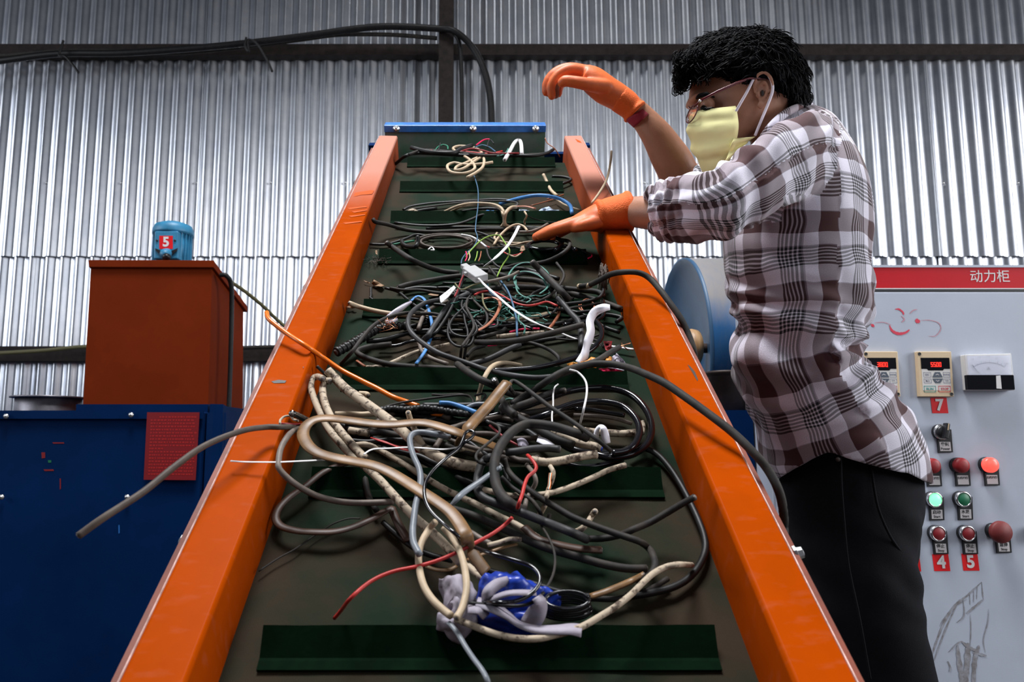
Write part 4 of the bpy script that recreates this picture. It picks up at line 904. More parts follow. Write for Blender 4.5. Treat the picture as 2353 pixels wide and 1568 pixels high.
c_('A', 'cream', 5, 1.8, [(1278, 950), (1310, 900), (1370, 840), (1430, 812), (1480, 825), (1505, 855)], 'cream wire bow right of the blue thread')
c_('A', 'cream', 5, 1.2, [(1300, 870), (1283, 905), (1320, 925), (1400, 938), (1550, 935), (1600, 925)], 'cream wire running under the gloved fingertips')
c_('A', 'cream', 4, 1.4, [(1350, 955), (1420, 950), (1500, 930), (1620, 925)], 'thin cream wire before the gloved fingertips')
c_('A', 'taupe', 6, 1.6, [(1450, 862), (1520, 860), (1590, 838), (1642, 808)], 'pale cable just above the gloved fingertip')
pts = []
for i in range(3): pts += [(p[0], p[1], 1 + i * .6) for p in ellip(1620, 960 - i * 4, 122 - i * 9, 36 - i * 3, 30, 340, 11)]
c_('A', 'gloss', 6.5, 1, pts, 'coil of glossy black cable beneath the lower glove', name='cable_coil', sub=4)
c_('A', 'gloss', 9, 3, [(1700, 900, 3.5), (1740, 930), (1720, 975), (1690, 985), (1740, 960), (1790, 965), (1830, 985, 4)], 'knotted glossy black cable end under the glove')
c_('A', 'dusty', 8.5, 3.5, [(1720, 915), (1780, 925), (1790, 960, 4.6), (1740, 1010, 4.6), (1650, 1055, 3), (1560, 1075, 2), (1450, 1080, 1.5), (1330, 1115, 1)], 'black cable falling from beneath the glove over the fourth cleat')
c_('A', 'black', 5, 1.5, [(1780, 970), (1840, 975), (1920, 1010), (1940, 1020)], 'short black cable against the right rail by the fourth cleat')
c_('A', 'pink', 3, 1.5, [(1905, 1005), (1935, 1012), (1940, 1028), (1915, 1042)], 'small pale pink hook at the right end of the fourth cleat', cat='wire')
c_('A', 'dusty', 11, 3.5, [(553, 933, 4.5), (600, 968), (700, 1035, 4.6), (800, 1085, 3), (920, 1125, 1.4), (1045, 1140, 1)], 'straight grey black cable leaning across the fourth cleat', core=('core', None))
c_('A', 'steelblue', 2.6, 3, [(1140, 470), (1155, 510), (1172, 580), (1172, 680), (1160, 780), (1155, 850), (1168, 900), (1145, 960), (1095, 1005), (1065, 1045), (1058, 1078)], 'fine steel blue thread hanging down the middle of the belt', cat='wire')
c_('A', 'lime', 3, 4.5, [(1088, 1032), (1130, 980), (1195, 918), (1260, 888), (1318, 888), (1350, 930), (1385, 985), (1375, 1030), (1335, 1090), (1300, 1165)], 'yellow green wire bowing above the white strip', cat='wire')
c_('A', 'white', 7, 6, [(1448, 823, 5), (1420, 880), (1380, 945), (1330, 1000), (1280, 1045), (1215, 1095, 4)], 'flat white strip leaning up from the middle heap', flat=.4, cat='strip', name='plastic_strip')
c_('A', 'red', 3, 4.5, [(1330, 990), (1390, 1020), (1440, 1015), (1470, 1000)], 'short red wire on the middle of the fourth cleat', cat='wire')
c_('A', 'cream', 3, 4.6, [(1370, 1010), (1420, 1030), (1460, 1010)], 'short cream wire on the middle of the fourth cleat', cat='wire')
c_('A', 'black', 5, 3.5, [(1230, 975), (1245, 1030), (1290, 1085), (1330, 1110)], 'black wire curl right of the white strip', cat='wire')
c_('A', 'black', 3, 4.4, [(1250, 970), (1400, 965), (1500, 985)], 'thin black wire over the middle of the fourth cleat', cat='wire')
c_('N', 'cream', 5, 8, [(1360, 467, 7), (1378, 442, 8), (1395, 410, 9), (1403, 372, 11), (1405, 348, 12)], 'pale stiff wire sticking up from the right rail behind the glove', cat='wire')
for x, cc in ((1085, 'pink'), (1105, 'cream'), (1150, 'lime'), (1175, 'copperbrown')):
    c_('A', cc, 2.6, 5, [(x, 1060), (x + 12, 1030), (x + (5 if x < 1110 else 18), 995)], {'pink': 'pink', 'cream': 'cream', 'lime': 'green', 'copperbrown': 'brown'}[cc] + ' wire tip beside the clear connector', cat='wire')
# ---- middle heap (crop B)
c_('B', 'dusty', 11, 1.0, [(512, 298), (600, 272), (750, 245), (900, 222), (1050, 212)], 'thick black cable with a blunt end on the left of the middle heap', core=('core', None))
c_('B', 'black', 9, .8, [(550, 315), (650, 300), (780, 305), (900, 325), (1010, 335)], 'black cable just below the blunt ended one')
c_('B', 'black', 4, .8, [(815, 265), (900, 268), (970, 250)], 'thin black stub above the flat tag', cat='wire')
c_('B', 'dusty', 13, 1.2, [(1010, 330), (1200, 300), (1350, 295), (1500, 305), (1650, 330), (1800, 370), (1920, 405), (2025, 445)], 'thick black cable reaching right to the rail below the frayed scrap', core=(None, 'core'))
c_('B', 'dusty', 12, 1.8, [(1130, 190), (1300, 235), (1450, 250), (1560, 290), (1700, 310), (1850, 325), (1905, 350)], 'black cable running right above the thick one, blunt end by the rail', core=(None, 'core'))
c_('B', 'black', 9, 1.4, [(1050, 180), (1200, 180), (1350, 170), (1500, 210), (1600, 240)], 'black cable across the top of the middle heap')
c_('B', 'grey', 10, 2.0, [(1250, 245), (1350, 200), (1450, 210), (1540, 260), (1600, 310)], 'grey cable bend below the teal loop')
c_('B', 'dusty', 14, 5.0, [(1418, 122, 6.5), (1480, 185), (1550, 255), (1620, 325), (1668, 380, 3.5)], 'stout black stub sloping down to the right above the heap', core=('core', 'core'))
c_('B', 'grey', 12, 3.5, [(1595, 365, 4), (1640, 420), (1690, 480), (1735, 530), (1752, 620), (1750, 690), (1742, 740, 1)], 'grey cable bent down beside the white paper strip', core=('core', None))
c_('B', 'copperbrown', 7, 1.2, [(1590, 400), (1600, 470), (1570, 530), (1530, 580)], 'brown cable bend left of the grey one')
c_('B', 'cream', 10.5, 1.5, [(182, 402, 2.6), (260, 430), (380, 460), (500, 478), (700, 492), (900, 510), (1100, 515), (1300, 512), (1430, 500), (1530, 480)], 'dirty cream cable running across from the left rail', core=('core', None))
c_('B', 'taupe', 9, 1.8, [(650, 580), (690, 480), (750, 430), (850, 390)], 'rosy taupe cable rising to the flat tag')
c_('B', 'black', 20, 1.9, [(95, 735), (170, 695), (250, 650), (330, 600), (400, 570), (500, 560), (600, 555)], 'corrugated black hose by the left rail', ribs=True, name='corrugated_hose', cat='hose', seg=12, core=('core', None))
c_('B', 'dusty', 8, 3.6, [(130, 812, .8), (200, 735), (270, 640, 4), (340, 560, 4), (430, 505, 3.5), (560, 470), (680, 470, 2), (740, 490, 1)], 'thin black cable bowed over the corrugated hose')
c_('B', 'blue', 6.5, 2.0, [(600, 388), (645, 355), (690, 375), (718, 440), (742, 540), (738, 620), (700, 720), (635, 812)], 'flat blue strip snaking down left of the middle heap', flat=.35, cat='strip', name='plastic_strip')
c_('B', 'black', 7, 3.0, [(1090, 145, 4), (1010, 148), (955, 185), (945, 260), (900, 380), (840, 500), (770, 600), (690, 660, 1)], 'black lead bowed round the clear connector')
c_('B', 'grey', 13, 2.8, [(990, 340), (900, 380), (840, 440), (770, 540), (720, 620), (690, 650, 1.2)], 'thick grey black cable slanting down left of the looped leads')
c_('B', 'black', 5.5, 3.6, [(950, 380), (945, 430), (990, 490), (1040, 550), (1040, 600), (970, 630), (890, 610), (862, 560), (890, 500), (960, 430), (1000, 380)], 'looped black lead, outer loop of the central bunch')
c_('B', 'dusty', 6, 4.0, [(985, 370), (975, 430), (1010, 500), (1025, 570), (985, 640), (945, 700), (935, 780, 1)], 'dusty lead dropping straight from the central bunch')
c_('B', 'black', 5.5, 3.4, [(860, 520), (850, 600), (870, 660), (920, 695), (990, 690), (1020, 650), (1015, 590)], 'looped black lead hanging lowest in the central bunch')
c_('B', 'dusty', 6, 3.0, [(1000, 360), (1060, 420), (1110, 470), (1110, 540), (1040, 600), (980, 680), (960, 780, 1)], 'dusty lead on the right of the central bunch')
c_('B', 'black', 6, 3.0, [(1090, 400), (1130, 480), (1180, 510), (1180, 560), (1100, 570), (1040, 520)], 'black lead curling right of the central bunch')
c_('B', 'black', 5, 3.2, [(1010, 340), (960, 420), (965, 520), (985, 600), (975, 660)], 'slim black lead down the middle of the central bunch')
c_('B', 'black', 5, 3.8, [(920, 375), (960, 372), (1020, 380)], 'black wire wrapped across the central bunch', cat='wire')
c_('B', 'darkred', 4, 4.2, [(895, 360), (915, 320), (940, 250), (965, 200)], 'dark pink wire beside the connector', cat='wire')
c_('B', 'red', 5, 3.4, [(1030, 348), (1080, 325), (1150, 325), (1220, 355), (1300, 400), (1380, 420), (1450, 412), (1520, 395), (1590, 422)], 'red wire waving across the middle heap', cat='wire')
c_('B', 'copperbrown', 6.5, 3.4, [(1080, 375), (1150, 365), (1195, 385), (1200, 430), (1165, 500), (1110, 555), (1050, 590)], 'flat copper brown strip curling through the central bunch', flat=.4, cat='strip', name='plastic_strip')
c_('B', 'olive', 4, 3.6, [(1085, 340), (1090, 400), (1120, 450), (1165, 465)], 'green yellow wire curl in the central bunch', cat='wire')
c_('B', 'tealgreen', 4, 4.0, [(1260, 250), (1265, 205), (1310, 150), (1380, 127), (1460, 145), (1520, 190), (1538, 250), (1520, 300), (1470, 340)], 'teal green tape making the outer arc', flat=.4, cat='wire')
c_('B', 'tealgreen', 4, 3.6, [(1330, 310), (1300, 260), (1305, 220), (1350, 188), (1430, 200), (1490, 235), (1520, 290)], 'teal green tape making the inner arc', flat=.4, cat='wire')
c_('B', 'tealgreen', 3.5, 3.6, [(1310, 240), (1315, 310), (1350, 350), (1410, 375), (1380, 400)], 'teal green tape trailing below the inner arc', flat=.4, cat='wire')
c_('B', 'steelblue', 4.5, 3.6, [(1205, 250), (1250, 310), (1280, 380), (1300, 450), (1315, 520), (1318, 625)], 'dark twisted twine dropping through the teal tangle', cat='wire')
c_('B', 'steelblue', 3, 4.0, [(1070, 200), (1110, 250), (1130, 320), (1170, 355), (1240, 370)], 'dark blue wire curving from the connector', cat='wire')
c_('B', 'tealgreen', 4, 3, [(1330, 460), (1330, 520), (1370, 560), (1365, 610)], 'teal twine end below the tangle', cat='wire')
rn = random.Random(5); bm = bmesh.new()
for k in range(26):
    cx_, cy_ = rn.uniform(1090, 1420), rn.uniform(350, 490); q = [(cx_, cy_)]
    a = rn.uniform(0, 6)
    for j in range(6): a += rn.uniform(-1.3, 1.3); q.append((q[-1][0] + 42 * math.cos(a), q[-1][1] + 17 * math.sin(a)))
    q = cr([(740 + x / 2.941, 560 + y / 2.941, rn.uniform(.018, .034)) for x, y in q], 3); tube(bm, [BW(*p) for p in q], .0011, 4)
link('teal_twine', bm, MT['tealgreen'], None, 'matted tangle of teal twine in the middle heap', 'twine', kind='stuff')
c_('B', 'dusty', 6, 3.2, [(1130, 160), (1175, 220), (1220, 300), (1290, 370), (1370, 400), (1460, 390), (1540, 350), (1600, 290), (1635, 210), (1585, 130)], 'black wire swinging in a wide bow right of centre', cat='wire')
c_('B', 'taupe', 6.5, 4.4, [(1330, 190), (1270, 220), (1180, 245), (1090, 262)], 'tan cable stub pointing right beside the teal arcs', core=('core', None))
c_('B', 'olive', 3.5, 4.4, [(1080, 262), (1010, 285), (940, 312), (900, 270)], 'olive wire left of the tan stub', cat='wire')
c_('B', 'pink', 4, 1.6, [(1268, 598), (1330, 582), (1400, 575), (1470, 575)], 'glowing pink wire low in the middle heap', cat='wire')
c_('B', 'pink', 3.4, 1.2, [(1120, 692), (1180, 685)], 'short pink wire end below the heap', cat='wire')
c_('B', 'pink', 3.4, 1.6, [(1115, 560), (1170, 548)], 'short pink wire end above the heap', cat='wire')
c_('B', 'mottled', 9, 1.2, [(1180, 630), (1280, 618), (1400, 608), (1500, 600)], 'dirty cream cable right of the central bunch')
c_('B', 'white', 6.5, 4.8, [(1055, 232, 5.5), (1100, 280), (1180, 350), (1260, 420), (1350, 485), (1450, 540), (1560, 582, 3), (1700, 640, 1.6), (1850, 680, 1), (2000, 700, .8), (2105, 715, .8)], 'long flat white strip from connector to the right rail', flat=.45, cat='strip', name='plastic_strip')
c_('B', 'dusty', 13, 4.6, [(1768, 547, 4.8), (1680, 570), (1550, 605), (1400, 640), (1280, 660), (1150, 668), (1040, 668, 3)], 'black cable with a blunt end pointing right in the middle heap', core=('core', None))
c_('B', 'grey', 11, 4.6, [(800, 378, 2.4), (700, 400, 2.8), (620, 450, 3.2), (583, 510), (590, 580), (640, 640, 4.4), (720, 700, 4.2), (800, 745, 4), (900, 780, 3.6), (1000, 815, 3.2), (1100, 850, 3.2), (1250, 885, 4.6), (1400, 905, 4.8), (1500, 905, 4.8), (1600, 890, 4.8), (1720, 850, 4.6)], 'large dark grey cable loop sweeping round the left of the middle heap')
c_('B', 'gloss', 11, 3.2, [(1850, 520), (1885, 570), (1885, 640), (1830, 710), (1740, 760), (1600, 805), (1450, 838), (1300, 852), (1150, 858)], 'glossy black cable curving in from the right rail side')
c_('B', 'dusty', 12, 1.4, [(1000, 850), (850, 845), (650, 835), (480, 820), (350, 790), (260, 755), (238, 728), (290, 705), (380, 690), (470, 680)], 'black cable turning back at the left before the sixth cleat')
c_('B', 'mottled', 8, .9, [(298, 836), (400, 828), (480, 800), (600, 745), (700, 715), (860, 680)], 'mottled cream cable slanting behind the sixth cleat')
c_('B', 'copperbrown', 6, .8, [(235, 790), (290, 830)], 'short brown flat end before the sixth cleat left part', flat=.5)
c_('B', 'taupe', 8.5, 1.2, [(655, 670), (680, 735), (750, 780), (850, 815)], 'pinkish taupe cable bend inside the large loop')
c_('B', 'grey', 11.5, 1.4, [(1340, 685), (1260, 715), (1160, 765), (1080, 795), (960, 820)], 'grey cable stub with a hollow cut end', core=('core', None))
c_('B', 'dusty', 8, 1.2, [(1365, 665), (1440, 680), (1530, 715), (1590, 760), (1600, 795), (1550, 810)], 'dark cable bow below the blunt end')
c_('B', 'dusty', 8, .9, [(980, 760), (1020, 715), (1100, 690)], 'small dark cable bend between bunch and stub')
c_('B', 'dusty', 12, 5.4, [(2010, 700, 5.4), (1940, 740), (1860, 790), (1790, 815, 5)], 'black cable tip crossing before the orange peel', core=('copper', None))
c_('B', 'dusty', 12.5, 8, [(1745, 290, 3), (1810, 278, 4), (1880, 245, 6), (1960, 205, 8), (2060, 192, 9), (2150, 200, 9), (2220, 240, 8.6), (2290, 320, 8), (2353, 405, 7.2), (2420, 500, 6), (2470, 600, 4.5), (2512, 720, 3), (2520, 800, 1)], 'dark cable arching over the right rail beside the drum')
c_('B', 'cream', 13, 3.2, [(1735, 292, 2.6), (1780, 288), (1815, 280, 4)], 'frayed whitish plug where the arching dark cable starts')
pts = ellip(1790, 425, 55, 38, 0, 330, 9) + ellip(1795, 420, 45, 45, 0, 300, 9)
c_('B', 'copperbrown', 3, 1.8, pts, 'small coil of thin brown wire near the right rail', name='wire_coil', cat='wire')
c_('B', 'cream', 3, 1.5, [(1450, 480), (1520, 465), (1590, 470)], 'thin pale wire right of the teal tangle', cat='wire')
# ---- near heap
c_('D', 'cream', 10, 4, [(180, 392, .8), (190, 320, 1.5), (215, 230, 4.2), (245, 160, 5), (290, 95, 4), (350, 60, 2.5), (430, 55, 2), (555, 78, 1.4)], 'pale arched cable standing over the sixth cleat')
c_('D', 'dusty', 15, 4.8, [(0, 60, 3), (80, 120), (180, 185, 5), (300, 240, 4.6), (440, 310, 3), (560, 335, 2), (640, 370, 2)], 'black cable slanting over the sixth cleat to the tan stub')
c_('D', 'dusty', 16, 4.2, [(470, 405, 2), (560, 350, 2.4), (660, 290, 3.4), (780, 205, 5.2), (900, 135, 5.8), (1040, 85, 6), (1180, 62, 6), (1330, 65, 6.4), (1480, 95, 7), (1620, 150, 8), (1780, 225, 8.6), (1950, 340, 8.6), (2130, 470, 8.4), (2352, 640, 8), (2520, 800, 7.4), (2660, 960, 6.4), (2760, 1150, 5), (2800, 1330, 3), (2805, 1480, 0), (2800, 1600, -4)], 'long thick brown black cable sweeping over the right rail and down outside', sub=7)
c_('D', 'white', 4.5, 6, [(970, 112, 6.6), (1030, 130), (1085, 180), (1112, 240), (1112, 330), (1085, 460), (1058, 572, 3)], 'thin white wire bowing over the black cables')
c_('D', 'white', 3.4, 4, [(868, 235), (838, 265), (826, 320), (825, 420), (815, 500), (818, 580)], 'thinner white wire hanging left of the bowed one', cat='wire')
c_('D', 'gloss', 14, 2.0, [(250, 525, 1.6), (420, 480), (600, 420), (800, 350), (950, 300), (1100, 275), (1260, 268), (1400, 290), (1520, 345), (1610, 440), (1660, 550), (1665, 660), (1620, 760), (1520, 830), (1400, 862), (1280, 862), (1190, 840)], 'glossy black cable forming the largest loop by the right rail')
c_('D', 'gloss', 14, 2.8, [(620, 545, 2), (760, 500), (900, 440), (1030, 398), (1160, 385), (1300, 392), (1420, 425), (1510, 500), (1560, 590), (1560, 680), (1510, 770), (1430, 815), (1330, 830)], 'glossy black cable forming the inner loop')
c_('D', 'gloss', 10, 1.2, [(1010, 450), (1150, 455), (1290, 480), (1440, 505)], 'black cable passing inside the glossy loops')
c_('D', 'taupe', 8, 1.0, [(1000, 500), (1200, 510), (1350, 530), (1500, 575)], 'taupe cable inside the glossy loops')
c_('D', 'mottled', 15, 1.3, [(1000, 620), (1130, 640), (1300, 655), (1450, 660), (1590, 640)], 'mottled tan cable end within the glossy loops')
c_('D', 'mottled', 9, 1.6, [(1590, 560), (1600, 600), (1590, 660)], 'stubby cream end against the glossy loop')
c_('D', 'gloss', 16, 1.6, [(700, 640, 2.4), (850, 720), (980, 790), (1100, 825), (1250, 830), (1400, 820)], 'heavy black cable running under the cut cream ends')
c_('D', 'dusty', 15, 4.2, [(318, 200, 5.6), (345, 265), (380, 360), (430, 440), (500, 500)], 'black cable stub with bright cut wires pointing up', core=('zinc', None))
c_('D', 'dusty', 18, 3.6, [(375, 425, 4), (470, 490), (560, 545), (650, 590), (760, 660), (880, 720), (1000, 760)], 'thick matte black cable slanting behind the grey loop', core=('zinc', None))
c_('D', 'dusty', 13, 3.0, [(930, 290, 3.4), (850, 300), (750, 330), (640, 380), (500, 430), (380, 480)], 'black cable with a cut end above the loops', core=('core', None))
c_('D', 'tealgreen', 6, 1.6, [(390, 380), (450, 360), (510, 375)], 'scrap of teal twine under the black cables', flat=.5, cat='wire')
c_('D', 'dusty', 9, 6.0, [(490, 315, 4), (458, 275), (455, 230), (490, 210), (560, 250), (680, 340), (800, 430), (950, 530), (1080, 620), (1200, 710), (1320, 810, 4.5)], 'slim black cable crossing in front of the loops')
c_('D', 'mottled', 17, 3.4, [(820, 660, 2.8), (920, 690), (1040, 740), (1160, 765), (1240, 790)], 'mottled cable with a blue core showing at its cut', core=(None, 'bag'))
c_('D', 'mottled', 17, 4.4, [(640, 885, 4.2), (760, 905), (880, 895), (1000, 870), (1100, 850), (1200, 838)], 'cream cable stub with cut ends below the loops', core=('bag', 'core'))
c_('D', 'mottled', 12, 2.8, [(230, 1140, 2.4), (330, 1165), (460, 1190), (600, 1190), (750, 1180), (880, 1150), (1020, 1100), (1160, 1040), (1300, 975), (1450, 930, 3.2)], 'long mottled cream cable rising to the right over the seventh cleat', core=(None, 'core'))
c_('D', 'grey', 16, 4.6, [(885, 795, 4.6), (760, 785), (620, 795), (500, 815), (420, 820, 4.4)], 'grey cable stub pointing right below the grey loop', core=('core', None))
c_('D', 'mottled', 10, 4.4, [(800, 940, 4.4), (825, 990, 4.4), (815, 1060, 3.8), (785, 1140, 2.6), (770, 1200)], 'stripped network cable showing coloured pairs')
for k, (cc, dx) in enumerate((('copperbrown', -6), ('green', 0), ('white', 6), ('orange', 11))):
    c_('D', cc, 2.6, 5.2, [(800 + dx, 1000), (793 + dx * .8, 1050), (790 + dx, 1100), (780 + dx, 1140)], {'copperbrown': 'brown', 'green': 'green', 'white': 'white', 'orange': 'orange'}[cc] + ' inner wire of the stripped network cable', cat='wire')
c_('D', 'taupe', 10, 3.4, [(600, 930, 3), (660, 1010, 4.4), (675, 1080, 4.2), (640, 1150), (600, 1220), (585, 1290), (590, 1340, 1.6)], 'taupe cable bending down beside the red one')
c_('D', 'dusty', 9, 3.6, [(380, 1030, 4.4), (460, 1110), (560, 1180), (650, 1240), (700, 1310), (735, 1380, 2), (780, 1400, 2), (795, 1355, 2)], 'slim dark cable with a hooked end')
c_('D', 'cream', 11, 2.2, [(680, 1390, 1.4), (725, 1330), (755, 1275, 3)], 'small cream stub beside the hooked dark cable', core=(None, 'core'))
c_('D', 'mottled', 12.5, 2.4, [(1010, 1510, 1), (1080, 1470), (1130, 1410), (1160, 1360), (1185, 1328, 4)], 'short cream stub standing between the black cables', core=(None, 'core'))
c_('D', 'dusty', 20, 5.4, [(1112, 695, 4.6), (1040, 665), (940, 630), (820, 598), (700, 580), (600, 580), (500, 625), (420, 700), (360, 790), (325, 890), (320, 1000), (340, 1110), (390, 1200), (470, 1270), (560, 1320, 3.4)], 'thick dark grey cable curved like a hook', core=('core', None), seg=12)
MT['cable_hook'] = MT['grey']
c_('D', 'grey', 18, 4.4, [(290, 862, 5.4), (235, 890), (195, 960), (175, 1060), (180, 1150), (235, 1215), (340, 1260), (480, 1310), (620, 1365), (760, 1420, 3.6), (900, 1475), (1010, 1520), (1110, 1568, 2.6)], 'dark grey cable bent sharply, cut end showing yellow cores', core=(None, 'peel'), seg=12)
c_('D', 'dusty', 14, 3.6, [(405, 870, 4.6), (430, 960), (490, 1040), (600, 1130), (720, 1215), (860, 1300), (1000, 1380), (1200, 1460), (1400, 1530), (1560, 1585), (1640, 1640, 2), (1680, 1700), (1700, 1790), (1660, 1870), (1560, 1930, 1)], 'long black cable running to the lower right and hooking back')
c_('D', 'dusty', 14, 3.0, [(2040, 1205, 6.2), (1940, 1258, 5), (1800, 1340, 3.6), (1660, 1420, 2.8), (1520, 1480), (1400, 1530, 2), (1250, 1560, 1.6), (1100, 1562, 1.6)], 'straight black cable with a clean cut pointing at the right rail', core=('core', None))
c_('D', 'black', 14, .9, [(1480, 850), (1600, 790), (1720, 840), (1830, 960), (1920, 1100), (2000, 1250), (2070, 1400), (2120, 1540), (2130, 1660), (2080, 1790), (1990, 1900), (1850, 1980), (1650, 2030), (1450, 2060)], 'big black cable arc lying along the foot of the right rail')
c_('F', 'dusty', 17, 2.2, [(300, 60), (430, 100), (600, 170), (750, 240), (900, 310), (1060, 365), (1220, 410), (1380, 455), (1540, 485), (1690, 488)], 'thick black cable running to the lower right, bluntly cut', core=(None, 'core'), seg=12)
c_('F', 'brown', 19, 1.8, [(820, 190), (880, 250), (960, 290), (1080, 320), (1220, 345), (1370, 355)], 'flat brown cable stub under the grey cut end', flat=.45, core=(None, 'core'))
c_('F', 'tan', 15, 1.8, [(1670, 528, 2.6), (1590, 570), (1500, 610), (1400, 650), (1290, 685, 1.4)], 'golden brown flat stub right of the bag bundle', flat=.5, core=('core', None))
c_('C', 'mottled', 13, 1.6, [(800, 760, 2.4), (900, 755, 3), (1000, 795), (1100, 850), (1250, 940), (1400, 1035), (1600, 1150), (1800, 1245), (2000, 1350), (2200, 1450), (2380, 1560)], 'long pale cable slanting to the lower right under the red one')
c_('C', 'cream', 13, 1.6, [(445, 850), (520, 850), (650, 872), (780, 860)], 'cream stub behind the left bend of the tan strap')
c_('C', 'cream', 11, 1.8, [(635, 492), (740, 490), (860, 495), (960, 490), (1060, 500)], 'pale grey cable behind the mottled trio')
c_('C', 'mottled', 15, 1.8, [(755, 632), (840, 645), (930, 660)], 'mottled stub emerging left of the dark heap', core=('core', None))
c_('C', 'dusty', 14, 2.2, [(930, 655), (1020, 650), (1150, 670), (1280, 700)], 'thick black end beside the mottled stub')
c_('C', 'brown', 17, 1.5, [(760, 910), (640, 940), (520, 1000), (380, 1110), (250, 1200), (160, 1290), (125, 1380), (165, 1450), (280, 1490), (450, 1505), (640, 1500), (820, 1450), (980, 1375), (1110, 1305), (1130, 1330), (1180, 1440), (1260, 1580)], 'flat brown cable looping low along the left rail', flat=.4)
c_('C', 'black', 14, 2.0, [(1030, 470), (1200, 460), (1400, 470), (1600, 480), (1850, 500)], 'black cable beneath the braided one')
c_('C', 'black', 15, 2.6, [(1020, 460), (1120, 445), (1250, 455), (1380, 438), (1500, 450), (1640, 475), (1850, 505)], 'braided black cable lying across behind the tan strap', ribs=True)
c_('C', 'blue', 9, 3.2, [(1530, 395), (1620, 400), (1720, 430), (1860, 485)], 'blue cable tip above the braided black one', core=('core', None))
c_('C', 'lightgrey', 9, 3.0, [(1760, 440), (1830, 410), (1920, 405), (2000, 400)], 'grey cable bend right of the blue tip')
c_('C', 'dusty', 5, 2.6, [(1045, 435), (1200, 395), (1400, 365), (1560, 345), (1700, 330), (1780, 335), (1815, 370), (1820, 400)], 'thin twin black wire above the braided cable')
c_('C', 'dusty', 5, 2.4, [(1465, 325), (1560, 330), (1700, 322), (1800, 345)], 'thin black wire end above the blue tip', cat='wire')
c_('C', 'dusty', 5, 3, [(1830, 335), (1900, 318), (1925, 340), (1890, 380), (1850, 400)], 'thin grey wire loop under the pale arch', cat='wire')
c_('C', 'orange', 10, 7.4, [(48, -380, 8.5), (60, -330, 8.5), (120, -275, 8.2), (240, -185, 7.6), (380, -95, 7.2), (520, 0, 5), (680, 110, 3.6), (850, 200, 3), (1000, 275, 2.6), (1130, 345, 2.4), (1240, 385, 2), (1360, 430, 1.8)], 'bright orange cable leaning over the left rail into the heap')
c_('C', 'orange', 8, 1.8, [(1420, 480), (1500, 495), (1580, 498)], 'bright orange cable end glimpsed under the braided one')
c_('C', 'darktaupe', 13, 9, [(-1570, 1540, 11), (-1350, 1382, 11.5), (-1010, 1160, 11.5), (-750, 950, 11), (-485, 765, 10.2), (-185, 643, 9.4), (30, 606, 8), (180, 605, 7.6), (300, 600, 6), (370, 605, 4)], 'long dusty cable reaching far out over the left rail', core=('core', None), sub=8)
c_('C', 'mottled', 5, 7.4, [(162, 575), (165, 545), (200, 515), (250, 510), (280, 540), (320, 550)], 'little cream wire curl on the left rail')
c_('C', 'darkred', 4.5, 7.2, [(160, 575), (240, 578), (345, 580, 6)], 'short dark red wire on the left rail', cat='wire')
c_('C', 'gloss', 14, 6.6, [(265, 488, 8), (310, 505), (380, 540, 5), (450, 580, 3)], 'stout black stub resting on the left rail edge', core=('core', None))
c_('C', 'taupe', 13, 5, [(350, 600, 5.5), (270, 640, 6.5), (210, 710, 7.2), (165, 800, 7.2), (150, 900, 7), (155, 960, 6.8), (230, 1045, 6), (350, 1130, 4.6), (480, 1195, 3.4), (640, 1238, 2.8), (800, 1255, 2.6), (1000, 1252, 2.6), (1140, 1245, 2.4)], 'grey taupe cable kinked over the left rail and looping back')
c_('C', 'white', 4.5, 6.8, [(-262, 895, 7.2), (-150, 903, 7.2), (0, 905, 7.2), (150, 905, 7.2), (300, 898, 7), (460, 890, 6.4), (620, 880, 5.6)], 'flat thin white strip lying from the left rail', flat=.4, cat='strip', name='plastic_strip')
c_('C', 'white', 4.5, 5.2, [(880, 840), (930, 805), (990, 790), (1100, 787), (1250, 778), (1400, 785), (1560, 795), (1700, 775)], 'crinkled thin white strip in the near heap', flat=.4, cat='strip', name='plastic_strip')
for k in range(4):
    c_('C', 'red', 2.6, 3 + .3 * k, [(940 + 20 * k, 695 + 8 * k), (1050 + 25 * k, 725 + 12 * k), (1160 + 30 * k, 765 + 14 * k), (1290 + 60 * k, 775 + 18 * k)], 'thin red inner wire fanned out in the near heap', cat='wire', group='fanned thin red wires in the near heap')
c_('C', 'black', 7, 4, [(478, 82, 5), (540, 140), (600, 212, 3)], 'small black stick like stub behind the mottled cables')
c_('C', 'mottled', 16, 4.2, [(590, 208, 4.6), (545, 215), (528, 290), (545, 390), (590, 500), (660, 610), (760, 730), (850, 830), (900, 880)], 'mottled cream cable, inner one of the bent pair', core=('core', None))
c_('C', 'mottled', 16, 3.6, [(530, 190, 5.4), (480, 172), (435, 200), (430, 280), (465, 390), (510, 490), (560, 590), (640, 700, 4), (760, 830), (900, 950), (1020, 1060), (1120, 1170), (1230, 1290), (1340, 1400), (1470, 1510), (1600, 1640), (1700, 1760)], 'mottled cream cable, outer one of the bent pair, running far down', core=('core', None), seg=12)
c_('C', 'mottled', 21, 4.4, [(570, 118, 5.2), (640, 190), (720, 270), (830, 350), (940, 430), (1050, 510), (1180, 610), (1280, 700), (1380, 780), (1500, 850), (1650, 910), (1850, 950, 3)], 'thickest mottled cream cable slanting from upper left', core=('core', None), seg=12)
c_('C', 'cream', 12, 2, [(840, 318), (900, 322), (918, 335)], 'tiny cream stub behind the thickest mottled cable', core=(None, 'core'))
c_('C', 'cream', 12, 5.8, [(1262, 480, 7), (1280, 540), (1310, 610), (1340, 680), (1390, 760, 4.8)], 'cream stub poking up beside the pale grey tube', core=('core', None))
